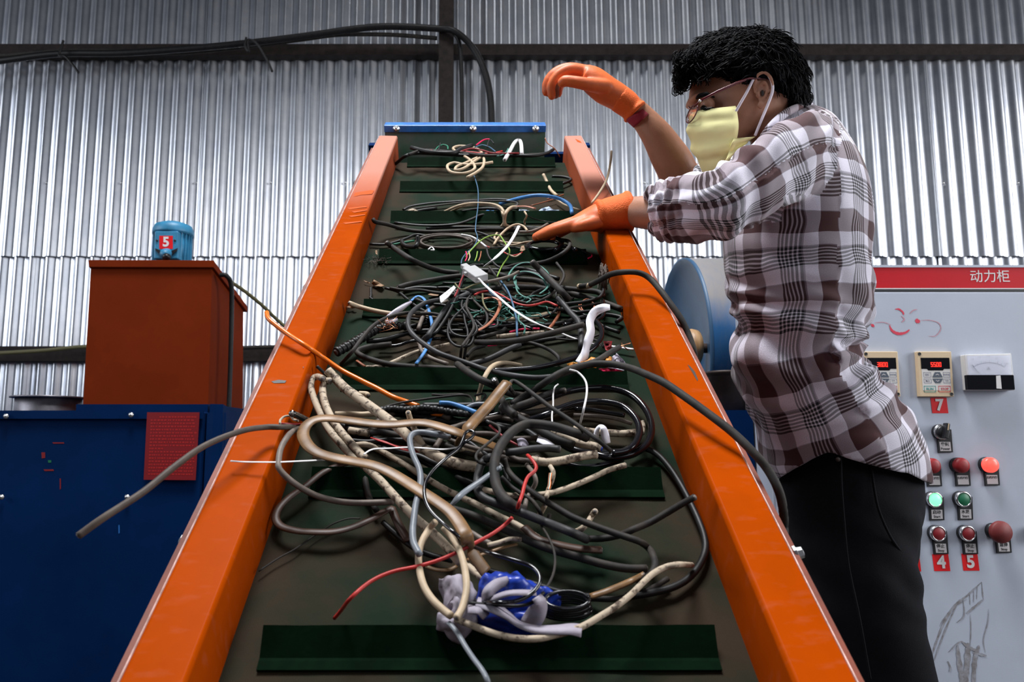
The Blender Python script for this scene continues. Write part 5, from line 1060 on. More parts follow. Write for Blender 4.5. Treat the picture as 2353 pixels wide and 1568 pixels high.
c_('C', 'lightgrey', 13, 6.2, [(1612, 692, 5), (1500, 668), (1400, 650), (1320, 655), (1280, 690), (1280, 760), (1310, 860), (1355, 960), (1368, 1050), (1355, 1150), (1325, 1280), (1310, 1400), (1300, 1500), (1310, 1600), (1360, 1700)], 'pale grey tube hanging down through the near heap')
c_('C', 'tan', 25, 6, [(2110, 222, 6.4), (2030, 320), (1950, 420), (1850, 530), (1760, 630), (1690, 740, 4)], 'straight tan strap stub pointing up to the right', flat=.5, core=('core', None))
c_('C', 'tan', 25, 6.6, [(2050, 790, 4), (1900, 730, 5), (1700, 655), (1500, 590), (1350, 565), (1150, 580), (1000, 578), (850, 562), (700, 540), (560, 528), (450, 545), (380, 600), (360, 680), (410, 770), (500, 830), (640, 870), (800, 900), (950, 930), (1080, 980), (1220, 1060), (1360, 1150), (1500, 1240), (1620, 1330), (1700, 1430), (1760, 1540), (1790, 1640, 5), (1850, 1740, 4), (1930, 1850, 3)], 'broad translucent tan strap in a hairpin loop over the near heap', flat=.28, seg=12)
c_('C', 'gloss', 8, 6.8, [(1690, 810, 5.5), (1740, 740), (1800, 700), (1828, 655), (1790, 635), (1750, 660), (1728, 720), (1690, 790), (1600, 860), (1500, 950), (1430, 1040), (1400, 1120), (1410, 1230), (1460, 1330), (1560, 1430), (1680, 1530), (1800, 1620, 5), (1950, 1680), (2150, 1740), (2300, 1790), (2380, 1860), (2385, 1950), (2310, 2040), (2180, 2100), (2000, 2110), (1780, 2090, 3)], 'thin glossy black wire looping from the centre down to the bag bundle')
c_('C', 'dusty', 6, 6, [(1960, 560), (2035, 600), (2040, 660), (1950, 740), (1850, 830), (1860, 900), (1950, 930, 4)], 'thin grey wire curl left of the thick grey hook')
c_('C', 'lightgrey', 14, 5.4, [(2060, 950, 6), (1980, 1000), (1880, 1070), (1760, 1150), (1680, 1220), (1600, 1310, 4)], 'shiny pale grey strip slanting in the near heap', flat=.5)
c_('D', 'red', 7.5, 6.4, [(605, 845, 6), (640, 880), (678, 940), (665, 985), (610, 1030), (580, 1100), (560, 1180), (535, 1250), (520, 1300, 5.5)], 'coral red cable dropping in front of the seventh cleat')
c_('C', 'darkred', 5, 3.6, [(1960, 590), (2020, 640), (2110, 710), (2240, 780)], 'dark red wire passing behind the grey hook', cat='wire')
c_('N', 'red', 8, 5.2, [(1177, 1190, 6), (1158, 1208), (1130, 1228), (1100, 1244), (1060, 1265), (1010, 1287), (960, 1302), (900, 1315), (850, 1338), (806, 1375), (785, 1402, 2), (768, 1422, .8)], 'red cable end sweeping to the lower left')
c_('E', 'dusty', 3.4, .6, [(1005, 158), (900, 160), (780, 200), (680, 260), (560, 340), (430, 430), (300, 500), (130, 612)], 'thin dark wire trailing on the bare belt at lower left', cat='wire')
c_('F', 'cream', 15, 5, [(185, 155, 6), (140, 210), (90, 300), (68, 400), (75, 500), (105, 610), (160, 700), (230, 770), (300, 825, 5)], 'cream cable, left side of the pinched teardrop loop', seg=12)
c_('F', 'cream', 15, 5.6, [(245, 190, 6), (300, 260), (350, 340), (385, 440), (405, 550), (408, 640), (390, 730), (365, 795), (335, 840, 5.6)], 'cream cable, right side of the pinched teardrop loop', core=(None, 'core'), seg=12)
c_('F', 'mottled', 14, 4.8, [(330, 845, 4.6), (420, 880), (520, 920), (640, 960), (780, 985), (920, 985), (1060, 955), (1180, 920), (1260, 885), (1370, 820), (1480, 750), (1580, 670), (1660, 590), (1740, 520), (1830, 475), (1920, 458), (2010, 462, 1.5)], 'long mottled cable sweeping under the bag bundle and up right')
c_('F', 'lightgrey', 11, 4.6, [(280, 870, 4.6), (340, 940), (400, 1040), (460, 1130), (520, 1210), (560, 1290), (590, 1400, 3)], 'pale grey flat tube trailing out at the bottom', flat=.6)
c_('F', 'dusty', 5.5, 4, [(940, 180, 3), (990, 260), (1030, 360), (1038, 450), (1020, 540), (970, 630), (900, 690, 3)], 'thin dark wire bowing down to the bag bundle')
c_('F', 'mottled', 12, 2, [(60, 150), (150, 240), (260, 330), (380, 440), (520, 560)], 'mottled cable slanting behind the teardrop loop')
c_('F', 'taupe', 11, 3, [(370, 190), (450, 235), (520, 280), (580, 310)], 'taupe stub ending beside the red sweep', core=(None, 'core'))
c_('F', 'mottled', 9, 3, [(560, 320), (640, 300), (720, 275), (800, 280)], 'short mottled piece right of the taupe stub')
c_('F', 'tan', 7, 2.4, [(410, 425), (520, 385), (640, 345), (770, 312)], 'amber strap piece below the red sweep', flat=.4)
c_('F', 'tan', 9, 1.8, [(120, 470), (200, 495), (280, 495), (340, 470)], 'amber bend inside the teardrop loop', flat=.4)
c_('F', 'mottled', 10, 2, [(420, 460), (480, 510), (540, 560)], 'pale stub touching the bag bundle')
# coil of black leads in the bundle
pts = []
for i in range(6): pts += [(p[0], p[1], 1.2 + i * .7) for p in ellip(1120 + (0, 8, -6, 4, -3, 6)[i], 790 - i * 16, 175 - i * 4, 62, 10, 345, 11)]
c_('F', 'gloss', 7.5, 1.5, pts, 'coil of glossy black leads sticking out of the bag bundle', name='cable_coil', sub=4)
# ---- flat scraps: crumpled film, paper, leaves
def scrap(crop, name, m, outline, h, amp, label, cat, seed=1, n=5, thick=.0006):
    x0_, y0_, s = CR[crop]; q = [(x0_ + x / s, y0_ + y / s) for x, y in outline]; cx_ = sum(p[0] for p in q) / len(q); cy_ = sum(p[1] for p in q) / len(q)
    bm = bmesh.new(); rows = []
    q2 = []
    for a, b in zip(q, q[1:] + q[:1]): q2 += [a, ((a[0] + b[0]) / 2, (a[1] + b[1]) / 2)]
    for k in range(1, n + 1):
        t = k / n; row = []
        for x, y in q2:
            X, Y = cx_ + (x - cx_) * t, cy_ + (y - cy_) * t
            hh = h / 100 + amp / 100 * noise.noise(Vector((X * .09, Y * .14, seed))) * 1.4; row.append(bm.verts.new(BW(X, Y, max(.002, hh))))
        rows.append(row)
    c0 = bm.verts.new(BW(cx_, cy_, max(.002, h / 100)))
    N_ = len(q2)
    for i in range(N_): bm.faces.new((c0, rows[0][i], rows[0][(i + 1) % N_]))
    for a, b in zip(rows, rows[1:]):
        for i in range(N_): bm.faces.new((a[i], b[i], b[(i + 1) % N_], a[(i + 1) % N_]))
    o = link(name, bm, MT[m], None, label, cat, smooth=True)
    so = o.modifiers.new('t', 'SOLIDIFY'); so.thickness = thick; return o
scrap('A', 'plastic_film', 'scrapblue', [(1565, 735), (1600, 705), (1650, 692), (1680, 712), (1722, 715), (1700, 738), (1630, 740)], .9, .5, 'pale blue crumpled film right of the hooked cream cable', 'film', 2)
scrap('A', 'plastic_film', 'scrapblue', [(1440, 735), (1450, 710), (1500, 715), (1530, 725), (1520, 740), (1480, 742)], .9, .5, 'small pale film scrap beside the hooked cream cable', 'film', 3)
scrap('A', 'plastic_film', 'blue', [(1210, 735), (1230, 715), (1280, 718), (1300, 735), (1250, 740)], .8, .4, 'light blue film scrap behind the middle of the third cleat', 'film', 4)
scrap('B', 'plastic_tag', 'white', [(795, 360), (890, 285), (905, 300), (850, 365), (800, 410)], 4.4, .3, 'white plastic tag left of the clear connector', 'tag', 5)
MT['clear'] = mat('milky_clear_plastic', (.55, .55, .55), .2, alpha=.75)
bm = bmesh.new(); M = CON @ Matrix.Translation(CB(740 + 1035 / 2.941, 560 + 205 / 2.941, .052)) @ Matrix.Rotation(R(30), 4, 'Z')
box(bm, (-.012, -.022, -.006), (.012, .022, .006), M); box(bm, (-.016, .005, -.003), (.016, .012, .003), M); box(bm, (-.006, .022, -.004), (.006, .04, .004), M)
o = link('clear_connector', bm, MT['clear'], None, 'clear plastic connector at the top of the middle heap', 'connector'); bevel(o, .0015)
scrap('B', 'leaf', 'leaf', [(335, 270), (345, 243), (380, 262), (420, 285), (400, 293), (350, 285)], .6, .5, 'dry leaf on the belt left of the middle heap', 'leaf', 6)
scrap('B', 'leaf', 'leaf', [(715, 345), (750, 335), (795, 338), (785, 355), (740, 357)], .5, .4, 'small dry leaf under the black cables', 'leaf', 7)
scrap('B', 'leaf', 'leaf', [(160, 430), (210, 415), (235, 432), (200, 440)], .6, .4, 'dry flake beside the dirty cream cable end', 'leaf', 8)
scrap('B', 'leaf', 'leaf', [(280, 250), (300, 258), (325, 265), (322, 272), (300, 265)], .4, .3, 'tiny curled flake left of the dry leaf', 'leaf', 8)
scrap('A', 'leaf', 'leaf', [(478, 990), (490, 988), (492, 1020), (480, 1010)], 3.9, .3, 'brown flake on the left end of the fourth cleat', 'leaf', 8)
scrap('A', 'leaf', 'leaf', [(1455, 990), (1465, 960), (1482, 955), (1490, 985), (1470, 995)], 4.6, .4, 'tan flake standing on the fourth cleat', 'leaf', 9)
scrap('B', 'orange_peel', 'peel', [(1668, 815), (1700, 822), (1760, 800), (1820, 780), (1940, 770), (1962, 780), (1955, 795), (1880, 820), (1800, 845), (1720, 842), (1672, 835)], 4.8, .8, 'orange yellow peel strip behind the sixth cleat', 'peel', 10, thick=.003)
scrap('B', 'plastic_film', 'lilac', [(1955, 770), (1990, 740), (2040, 790), (2060, 820), (2040, 862), (1990, 850), (1930, 840)], 4.2, .8, 'lilac film corner beside the orange peel', 'film', 11)
scrap('B', 'plastic_film', 'darkred', [(1900, 660), (1960, 662), (1955, 700), (1935, 735), (1915, 720)], 3.6, .8, 'dark pink film scrap above the orange peel', 'film', 12)
scrap('B', 'plastic_film', 'pink', [(1870, 850), (1950, 840), (2030, 862), (1900, 866)], 4.0, .6, 'pinkish film scrap under the lilac film corner', 'film', 13)
def ribbon(crop, m, pts, label, cat='paper', name='paper_strip', thick=.0005):
    """pts: (x, y, height cm, half width px, twist)"""
    x0_, y0_, s = CR[crop]; rows = []; bm = bmesh.new()
    q = cr([(x0_ + p[0] / s, y0_ + p[1] / s, p[2] / 100, p[3], p[4]) for p in pts], 5); n = len(q)
    for i, p in enumerate(q):
        a, b = q[max(i - 1, 0)], q[min(i + 1, n - 1)]; dx, dy = b[0] - a[0], b[1] - a[1]; l = math.hypot(dx, dy) or 1; nx_, ny_ = -dy / l, dx / l
        w_ = p[3]; tw = p[4]
        rows.append((bm.verts.new(BW(p[0] + nx_ * w_, p[1] + ny_ * w_, max(.002, p[2] + tw))), bm.verts.new(BW(p[0], p[1], max(.002, p[2] + .003))), bm.verts.new(BW(p[0] - nx_ * w_, p[1] - ny_ * w_, max(.002, p[2] - tw)))))
    for a, b in zip(rows, rows[1:]):
        bm.faces.new((a[0], a[1], b[1], b[0])); bm.faces.new((a[1], a[2], b[2], b[1]))
    o = link(name, bm, MT[m], None, label, cat); so = o.modifiers.new('t', 'SOLIDIFY'); so.thickness = thick; return o
ribbon('B', 'paper', [(1945, 432, 7.5, 6, .0), (1900, 435, 7.8, 9, .004), (1845, 460, 7.4, 10, .008), (1810, 520, 6.8, 9, .004), (1815, 590, 6.2, 9, .008), (1800, 650, 5.8, 10, .01), (1785, 700, 5.4, 8, .006), (1770, 760, 4.8, 10, .004), (1735, 810, 4.2, 9, .002)], 'long torn white paper strip standing right of the middle heap')
ribbon('B', 'lilac', [(605, 393, 3.5, 2, 0), (560, 420, 3.4, 5, .003), (500, 462, 3, 7, .006), (450, 500, 2.6, 6, .004), (450, 525, 2.4, 6, .002), (510, 510, 2.2, 4, .0)], 'lilac paper strip at the left of the middle heap')
ribbon('D', 'paper', [(1195, 690, 4, 5, .004), (1200, 640, 5, 5, .004), (1225, 602, 6, 4, .002), (1255, 620, 6, 7, .002), (1270, 680, 5, 9, .002), (1285, 745, 4.2, 8, 0)], 'folded white paper band inside the glossy loops')
ribbon('D', 'lilac', [(520, 740, 4, 8, .002), (560, 735, 4, 9, .004), (600, 770, 3.6, 6, .002)], 'lilac film piece behind the thick grey hook')
ribbon('D', 'paper', [(690, 710, 4.2, 6, .002), (760, 735, 4.4, 7, .004), (830, 770, 4, 4, .0)], 'white paper corner behind the grey stub')
# copper strands at the hose, frayed brush at right rail, fluff
bm = bmesh.new(); rn = random.Random(11)
for k in range(15):
    a = CB(740 + rn.uniform(420, 470) / 2.941, 560 + rn.uniform(515, 560) / 2.941, rn.uniform(.02, .04)); q = [CON @ (a + Vector((rn.gauss(0, .005), rn.gauss(0, .006), rn.uniform(-.006, .008))) * j * .6) for j in range(4)]; tube(bm, q, .00035, 4)
link('copper_strands', bm, MT['copper'], None, 'tuft of bare copper strands at the lilac paper strip', 'strands', kind='stuff')
bm = bmesh.new()
for k in range(40):
    x = rn.uniform(1880, 1930); a = (740 + x / 2.941, 560 + rn.uniform(130, 200) / 2.941); b = (740 + (x + rn.uniform(-25, 10)) / 2.941, 560 + rn.uniform(240, 350) / 2.941)
    q = cr([(a[0], a[1], rn.uniform(.035, .055)), ((a[0] + b[0]) / 2 + rn.gauss(0, 2), (a[1] + b[1]) / 2, rn.uniform(.02, .04)), (b[0], b[1], .012)], 3); tube(bm, [BW(*p) for p in q], .0009, 4)
link('frayed_rope', bm, MT['darktaupe'], None, 'dark frayed rope end leaning on the right rail', 'rope', kind='stuff')
bm = bmesh.new()
for k in range(34):
    a = rn.uniform(0, 6.28); c0 = (700 + rn.uniform(430, 560) / 2.941, 240 + rn.uniform(1040, 1065) / 2.941); q = [(c0[0], c0[1], .003)]
    for j in range(4): a += rn.uniform(-1, 1); q.append((q[-1][0] + 5 * math.cos(a), q[-1][1] + 2.4 * math.sin(a), rn.uniform(.002, .010)))
    tube(bm, [BW(*p) for p in cr(q, 2)], .0004, 3)
link('fluff', bm, MT['darktaupe'], None, 'brown fluff and dust at the left end of the fourth cleat', 'fluff', kind='stuff')
# ---- bag bundle in the foreground: blue bag, grey rag, tie strips
def blob(crop, rings, m, name, label, cat, amp=.006, seed=0, group=None):
    """crumpled lump: rings of (x, y, half width px, height cm, half height cm) along its length"""
    x0_, y0_, s = CR[crop]; q = cr([(x0_ + r[0] / s, y0_ + r[1] / s, r[2] / s, r[3] / 100, r[4] / 100) for r in rings], 5); bm = bmesh.new(); vs = []; n = len(q)
    for i, r in enumerate(q):
        a, b = q[max(i - 1, 0)], q[min(i + 1, n - 1)]; T = (BW(b[0], b[1], b[3]) - BW(a[0], a[1], a[3])).normalized(); S_ = T.cross(NW).normalized()
        C = BW(r[0], r[1], r[3]); wd = (BW(r[0] + r[2], r[1], r[3]) - C).length; ring = []
        for k in range(28):
            an = 2 * math.pi * k / 28; p = C + S_ * (wd * math.cos(an)) + NW * (r[4] * math.sin(an))
            d = (p - C).normalized(); f = 1.2 * abs(noise.noise(p * 42 + Vector((seed, 0, 0)))) + .9 * abs(noise.noise(p * 85)) - .2; ring.append(bm.verts.new(p + d * (f - .3) * amp * 1.6))
        vs.append(ring)
    for a, b in zip(vs, vs[1:]):
        for k in range(28): bm.faces.new((a[k], a[(k + 1) % 28], b[(k + 1) % 28], b[k]))
    bm.faces.new(vs[0][::-1]); bm.faces.new(vs[-1]); return link(name, bm, MT[m], None, label, cat, group)
blob('F', [(215, 610, 8, 2.4, 1.0), (290, 640, 60, 2.6, 1.9), (350, 690, 95, 2.8, 2.2), (390, 780, 100, 2.8, 2.0), (330, 880, 80, 2.4, 1.6), (200, 880, 30, 2.0, .8)][::1], 'rag', 'crumpled_rag', 'grey crumpled rag at the left of the near bundle', 'rag', .006, 1)
b0 = blob('F', [(505, 650, 14, 2.8, 1.2), (560, 660, 80, 3.2, 2.4), (680, 690, 110, 3.4, 2.9), (800, 710, 105, 3.4, 2.8), (900, 720, 70, 3.2, 2.2), (1000, 710, 45, 3.4, 1.5), (1080, 705, 20, 3.4, .8)], 'bag', 'plastic_bag', 'bright blue plastic bag tied into a bundle near the lowest cleat', 'bag', .006, 2)
blob('F', [(480, 800, 14, 2.0, 1.0), (560, 840, 50, 2.2, 1.4), (700, 880, 50, 2.4, 1.6), (850, 910, 35, 2.6, 1.2), (960, 950, 14, 3.4, .7)], 'bag', 'plastic_bag', 'darker blue bag fold under the tied bundle', 'bag', .006, 3)
def fr(pts, label): ribbon('F', 'rag', pts, label, 'cloth strip', 'cloth_strip', .0015)
fr([(700, 570, 5.6, 8, .003), (620, 600, 6.4, 11, .004), (560, 660, 6.4, 11, .002), (550, 730, 5.2, 9, 0)], 'lilac cloth strip wrapped over the left of the blue bag')
fr([(560, 730, 5.4, 4, .001), (640, 690, 6.8, 5, .002), (740, 665, 7.2, 5, .002), (900, 665, 6.2, 5, .002)], 'narrow lilac strip along the top of the blue bag')
fr([(900, 690, 6.4, 10, .003), (930, 740, 5.8, 14, .004), (900, 810, 4.6, 22, .004), (850, 890, 3.4, 20, .002)], 'wide lilac cloth strip hanging at the right of the blue bag')
fr([(480, 730, 5.4, 10, .004), (600, 770, 5.4, 12, .004), (700, 830, 5.0, 8, .003), (780, 890, 4.8, 6, .002), (900, 925, 4.8, 8, .002), (1050, 930, 4.8, 10, .002), (1150, 925, 4.8, 12, .002), (1225, 935, 4.6, 14, .001)], 'long lilac cloth strip trailing right over the lowest cleat')
fr([(420, 780, 5.4, 10, .003), (500, 780, 5.6, 12, .004), (540, 830, 4.8, 9, .003)], 'short lilac cloth knot between rag and bag')
c_('N', 'black', 7, 5.8, [(1076, 1386), (1130, 1390), (1190, 1393), (1225, 1384), (1250, 1362)], 'black wire lying over the blue bag')
# ------------------------------------------------------------------ the worker
per = thing('person', 'person in plaid shirt, yellow face mask and orange gloves leaning over the conveyor', 'person', (.75, 1.42, 0))
def pk(name, me, m, parent=per, **k):
    o = link(name, me, MT[m] if isinstance(m, str) else m, parent, **k)
    if parent is per: o.location = -per.location
    return o
DH = 1.45
# --- skin body: head, neck, trunk core, arms, legs in one surface
bm = bmesh.new()
loft(bm, [(1688, 84, 1732, 80, DH, .02), (1632, 106, 1788, 104, DH, .056), (1602, 136, 1816, 138, DH, .070), (1588, 172, 1828, 176, DH, .075), (1582, 205, 1828, 212, DH, .074), (1580, 226, 1822, 230, DH, .071),
          (1587, 244, 1812, 242, DH, .069), (1588, 262, 1800, 254, DH, .067), (1594, 286, 1786, 262, DH, .063), (1604, 314, 1768, 272, DH, .058), (1614, 340, 1750, 288, DH, .052), (1630, 366, 1722, 310, DH, .040), (1652, 374, 1690, 336, DH, .02)], 36, 4, .34)
loft(bm, [(1706, 262, 1798, 215, DH, .052), (1714, 300, 1812, 250, DH, .054), (1728, 345, 1838, 290, DH, .056), (1745, 390, 1870, 330, DH, .066)], 28, 4)
ball(bm, P(1596, 272, DH), (RT * .014 - UP * .006, FW * .013, UP * .020), 12)   # nose
ball(bm, P(1594, 232, DH), (RT * .012, FW * .048, UP * .009), 12)             # brow ridge
ball(bm, P(1640, 292, DH - .052), (RT * .030, FW * .010, UP * .022), 12)      # cheek
ball(bm, P(1606, 330, DH), (RT * .012, FW * .022, UP * .012), 12)             # lips
loft(bm, [(1760, 330, 1860, 300, 1.44, .07), (1740, 400, 1920, 400, 1.43, .10), (1730, 560, 1930, 560, 1.42, .10), (1745, 760, 1930, 740, 1.42, .09), (1770, 900, 1965, 900, 1.42, .10), (1830, 1060, 2060, 1060, 1.42, .11), (1850, 1180, 2060, 1180, 1.42, .11)], 28, 4)
def limb(bm, pts, rad): 
    q = cr([tuple(P(*p)) + (r,) for p, r in zip(pts, rad)], 5); tube(bm, [Vector(v[:3]) for v in q], [v[3] for v in q], 18)
    ball(bm, P(*pts[0]), rad[0], 12); ball(bm, P(*pts[-1]), rad[-1], 12)
limb(bm, [(1850, 360, 1.36), (1760, 400, 1.28), (1660, 472, 1.235), (1570, 488, 1.285), (1500, 489, 1.33), (1440, 486, 1.38), (1400, 488, 1.40)], [.036, .036, .035, .034, .032, .0275, .027])
limb(bm, [(1780, 380, 1.55), (1680, 420, 1.60), (1580, 420, 1.62), (1545, 370, 1.61), (1510, 312, 1.60), (1478, 272, 1.60), (1450, 246, 1.60)], [.045, .042, .042, .042, .034, .0275, .027])
for (pts, rad) in (([(1950, 1150, 1.36), (1985, 1400, 1.34), (2010, 1620, 1.36), (2010, 1850, 1.40), (1995, 2080, 1.42)], [.06, .055, .045, .04, .035]), ([(1920, 1150, 1.52), (1900, 1350, 1.55), (1900, 1560, 1.58), (1910, 1750, 1.62), (1900, 1930, 1.64)], [.06, .055, .045, .04, .035])): limb(bm, pts, rad)
pk('body', remesh(bm, .0055, 5), 'skin')
# ear
bm = bmesh.new(); de = DH - .078
tube(bm, [P(*p) for p in cr([(1736, 214, de + .004), (1734, 192, de - .002), (1741, 173, de - .008), (1756, 167, de - .011), (1769, 176, de - .012), (1775, 196, de - .011), (1771, 218, de - .009), (1760, 236, de - .006), (1748, 247, de - .003), (1741, 240, de)], 5)], [.0032] * 46, 8)
tube(bm, [P(*p) for p in cr([(1748, 196, de - .004), (1756, 188, de - .007), (1763, 198, de - .008), (1760, 216, de - .007), (1750, 230, de - .004), (1744, 222, de - .002)], 4)], .0028, 8)
prism(bm, [P(x, y, de + .002) for x, y in ((1738, 212), (1738, 190), (1746, 175), (1758, 171), (1768, 182), (1771, 200), (1766, 222), (1755, 240), (1745, 244))], -FW * .006)
ball(bm, P(1749, 241, de - .004), (RT * .007, FW * .004, UP * .008), 10); ball(bm, P(1741, 216, de - .002), (RT * .004, FW * .005, UP * .007), 10)
pk('ear', remesh(bm, .0016, 5), 'skin')
bm = bmesh.new(); ball(bm, P(1752, 214, de - .0062), (RT * .003, FW * .002, UP * .006), 12); pk('ear_canal', bm, MT['rust'])
# eyes, lids, brows
for sgn, dd in ((1, DH - .044), (-1, DH + .044)):
    ex, ey = (1622, 246) if sgn > 0 else (1606, 250)
    bm = bmesh.new(); ball(bm, P(ex + 4, ey - 2, dd + .008 * sgn), .0125, 16); pk('eye', bm, 'eye')
    bm = bmesh.new(); ball(bm, P(ex - 4, ey + 4, dd + .004 * sgn), .0072, 12); pk('iris', bm, 'iris')
    bm = bmesh.new(); ball(bm, P(ex + 4, ey - 5, dd + .008 * sgn), .0136, 16)
    pk('eyelid', bm, 'skin')
    bm = bmesh.new(); tube(bm, [P(ex - 12, ey + 2, dd - .004 * sgn), P(ex - 4, ey + 6, dd - .011 * sgn), P(ex + 8, ey + 5, dd - .013 * sgn), P(ex + 18, ey + 1, dd - .012 * sgn)], [.0012, .0018, .0018, .0008], 6); pk('eyelashes', bm, 'hair')
    bm = bmesh.new(); tube(bm, [P(ex - 22, ey - 20, dd + .022 * sgn), P(ex - 14, ey - 26, dd - .004 * sgn), P(ex + 2, ey - 30, dd - .016 * sgn), P(ex + 20, ey - 22, dd - .021 * sgn)], [.003, .0045, .004, .0015], 8); pk('eyebrow', bm, 'hair')
# glasses
gl = bpy.data.objects.new('glasses', None); COL.objects.link(gl); gl.parent = per; gl.location = -per.location
for dd, xx in ((DH - .034, 1590), (DH + .034, 1588)):
    c = P(xx, 261, dd); up_ = (UP * .97 + RT * .22).normalized(); dp = (FW + RT * (-.12 if dd < DH else .12)).normalized()
    ring = [c + up_ * (.017 * math.sin(a)) + dp * (.025 * math.cos(a)) for a in [2 * math.pi * k / 24 for k in range(25)]]
    bm = bmesh.new(); tube(bm, ring, .0012, 6); link('rim', bm, MT['frame'], gl)
    bm = bmesh.new(); bm.faces.new([bm.verts.new(p) for p in ring[:-1]]); link('lens', bm, MT['glass'], gl)
bm = bmesh.new(); tube(bm, [P(1588, 250, DH - .011), P(1583, 246, DH), P(1587, 250, DH + .011)], .0014, 6); link('bridge', bm, MT['frame'], gl)
for sg in (-1, 1):
    bm = bmesh.new(); tube(bm, [P(1594, 246, DH + sg * .060), P(1606, 235, DH + sg * .072), P(1620, 226, DH + sg * .080), P(1650, 210, DH + sg * .085), P(1690, 192, DH + sg * .087), P(1722, 180, DH + sg * .086), P(1755, 180, DH + sg * .084), P(1778, 184, DH + sg * .080), P(1790, 192, DH + sg * .074)], [.0016, .0024, .0026, .0026, .0026, .0022, .002, .002, .0016], 8, FW, .6); link('temple', bm, MT['frame'], gl)
bm = bmesh.new(); ball(bm, P(1608, 232, DH - .076), .003, 8); link('hinge', bm, MT['zinc'], gl)
# mask
rows = [((1596, 262), (1690, 247), (1684, 262)), ((1591, 277), (1693, 262), (1688, 262)), ((1589, 297), (1696, 284), (0, 0)), ((1594, 322), (1695, 306), (0, 0)), ((1602, 347), (1690, 330), (0, 0)), ((1614, 372), (1682, 354), (0, 0)), ((1630, 394), (1664, 385), (0, 0)), ((1645, 398), (1658, 394), (0, 0))]
bm = bmesh.new(); vs = []
rr2 = cr([(a[0], a[1], b[0], b[1], w_) for (a, b, _), w_ in zip(rows, (.066, .071, .074, .074, .070, .060, .040, .02))], 6)
nn = len(rr2)
for i, r in enumerate(rr2):
    row = []
    for k in range(-14, 15):
        s = k / 14; ph = abs(s) * math.pi / 2; f = 1 - math.cos(ph); x = r[0] + (r[2] - r[0]) * f; y = r[1] + (r[3] - r[1]) * (f if i > 8 else abs(s) ** 1.1 * .9 + .1 * f)
        pl = .0022 * math.sin(i / nn * 2 * math.pi * 4.2 + s) + .0022 * noise.noise(Vector((i * .25, s * 4, 1)))
        p = P(x, y, DH + math.copysign(r[4] * math.sin(ph) ** .9, s)); n_ = (p - P(1690, 300, DH)).normalized(); row.append(bm.verts.new(p + n_ * (pl + .007) * (.4 + .6 * math.sin(math.pi * min(1, i / nn * 3 + .15) / 2))))
    vs.append(row)
for a, b in zip(vs, vs[1:]):
    for k in range(28): bm.faces.new((a[k], a[k + 1], b[k + 1], b[k]))
mk_ = pk('face_mask', bm, 'mask'); so = mk_.modifiers.new('t', 'SOLIDIFY'); so.thickness = .0016; so.offset = 1
bm = bmesh.new(); vs = []
for t in np.linspace(0, 1, 9):
    a0, b0_ = (1686 + 50 * t, 318 - 4 * t), (1664 + 36 * t, 380 - 40 * t); vs.append([bm.verts.new(P(a0[0] + (b0_[0] - a0[0]) * u, a0[1] + (b0_[1] - a0[1]) * u, DH - .080 + .012 * t - .006 * math.sin(3 * math.pi * u + t))) for u in np.linspace(0, 1, 9)])
for a, b in zip(vs, vs[1:]):
    for k in range(8): bm.faces.new((a[k], a[k + 1], b[k + 1], b[k]))
o = link('mask_tail', bm, MT['mask'], mk_); so = o.modifiers.new('t', 'SOLIDIFY'); so.thickness = .0014
for pts in ([(1690, 258, DH - .077), (1700, 240, DH - .082), (1716, 212, DH - .085), (1732, 180, DH - .084)], [(1732, 180, DH - .084), (1745, 168, DH - .082), (1762, 170, DH - .086), (1774, 190, DH - .090), (1775, 210, DH - .090), (1766, 236, DH - .088), (1752, 270, DH - .086), (1735, 312, DH - .082)]):
    bm = bmesh.new(); tube(bm, [P(*v) for v in cr(pts, 6)], .0026, 8, FW, .45); link('ear_loop', bm, MT['elastic'], mk_)
# hair: scalp volume plus strands
bm = bmesh.new()
loft(bm, [(1690, 74, 1740, 70, DH, .02), (1640, 82, 1784, 82, DH, .060), (1606, 102, 1812, 104, DH, .082), (1588, 128, 1834, 136, DH, .090), (1580, 150, 1846, 165, DH, .094), (1610, 172, 1850, 190, DH, .092), (1690, 192, 1852, 212, DH, .085), (1772, 205, 1853, 230, DH, .072), (1796, 228, 1852, 246, DH, .060), (1808, 250, 1842, 254, DH, .04)], 40, 4, .1)
hm = remesh(bm, .005, 4)
for v in hm.vertices:
    p = v.co; q = pix(p); d = (p - P(1715, 170, DH)).normalized()
    v.co = p + d * (.006 * noise.noise(p * 55) + .004 * noise.noise(p * 130))
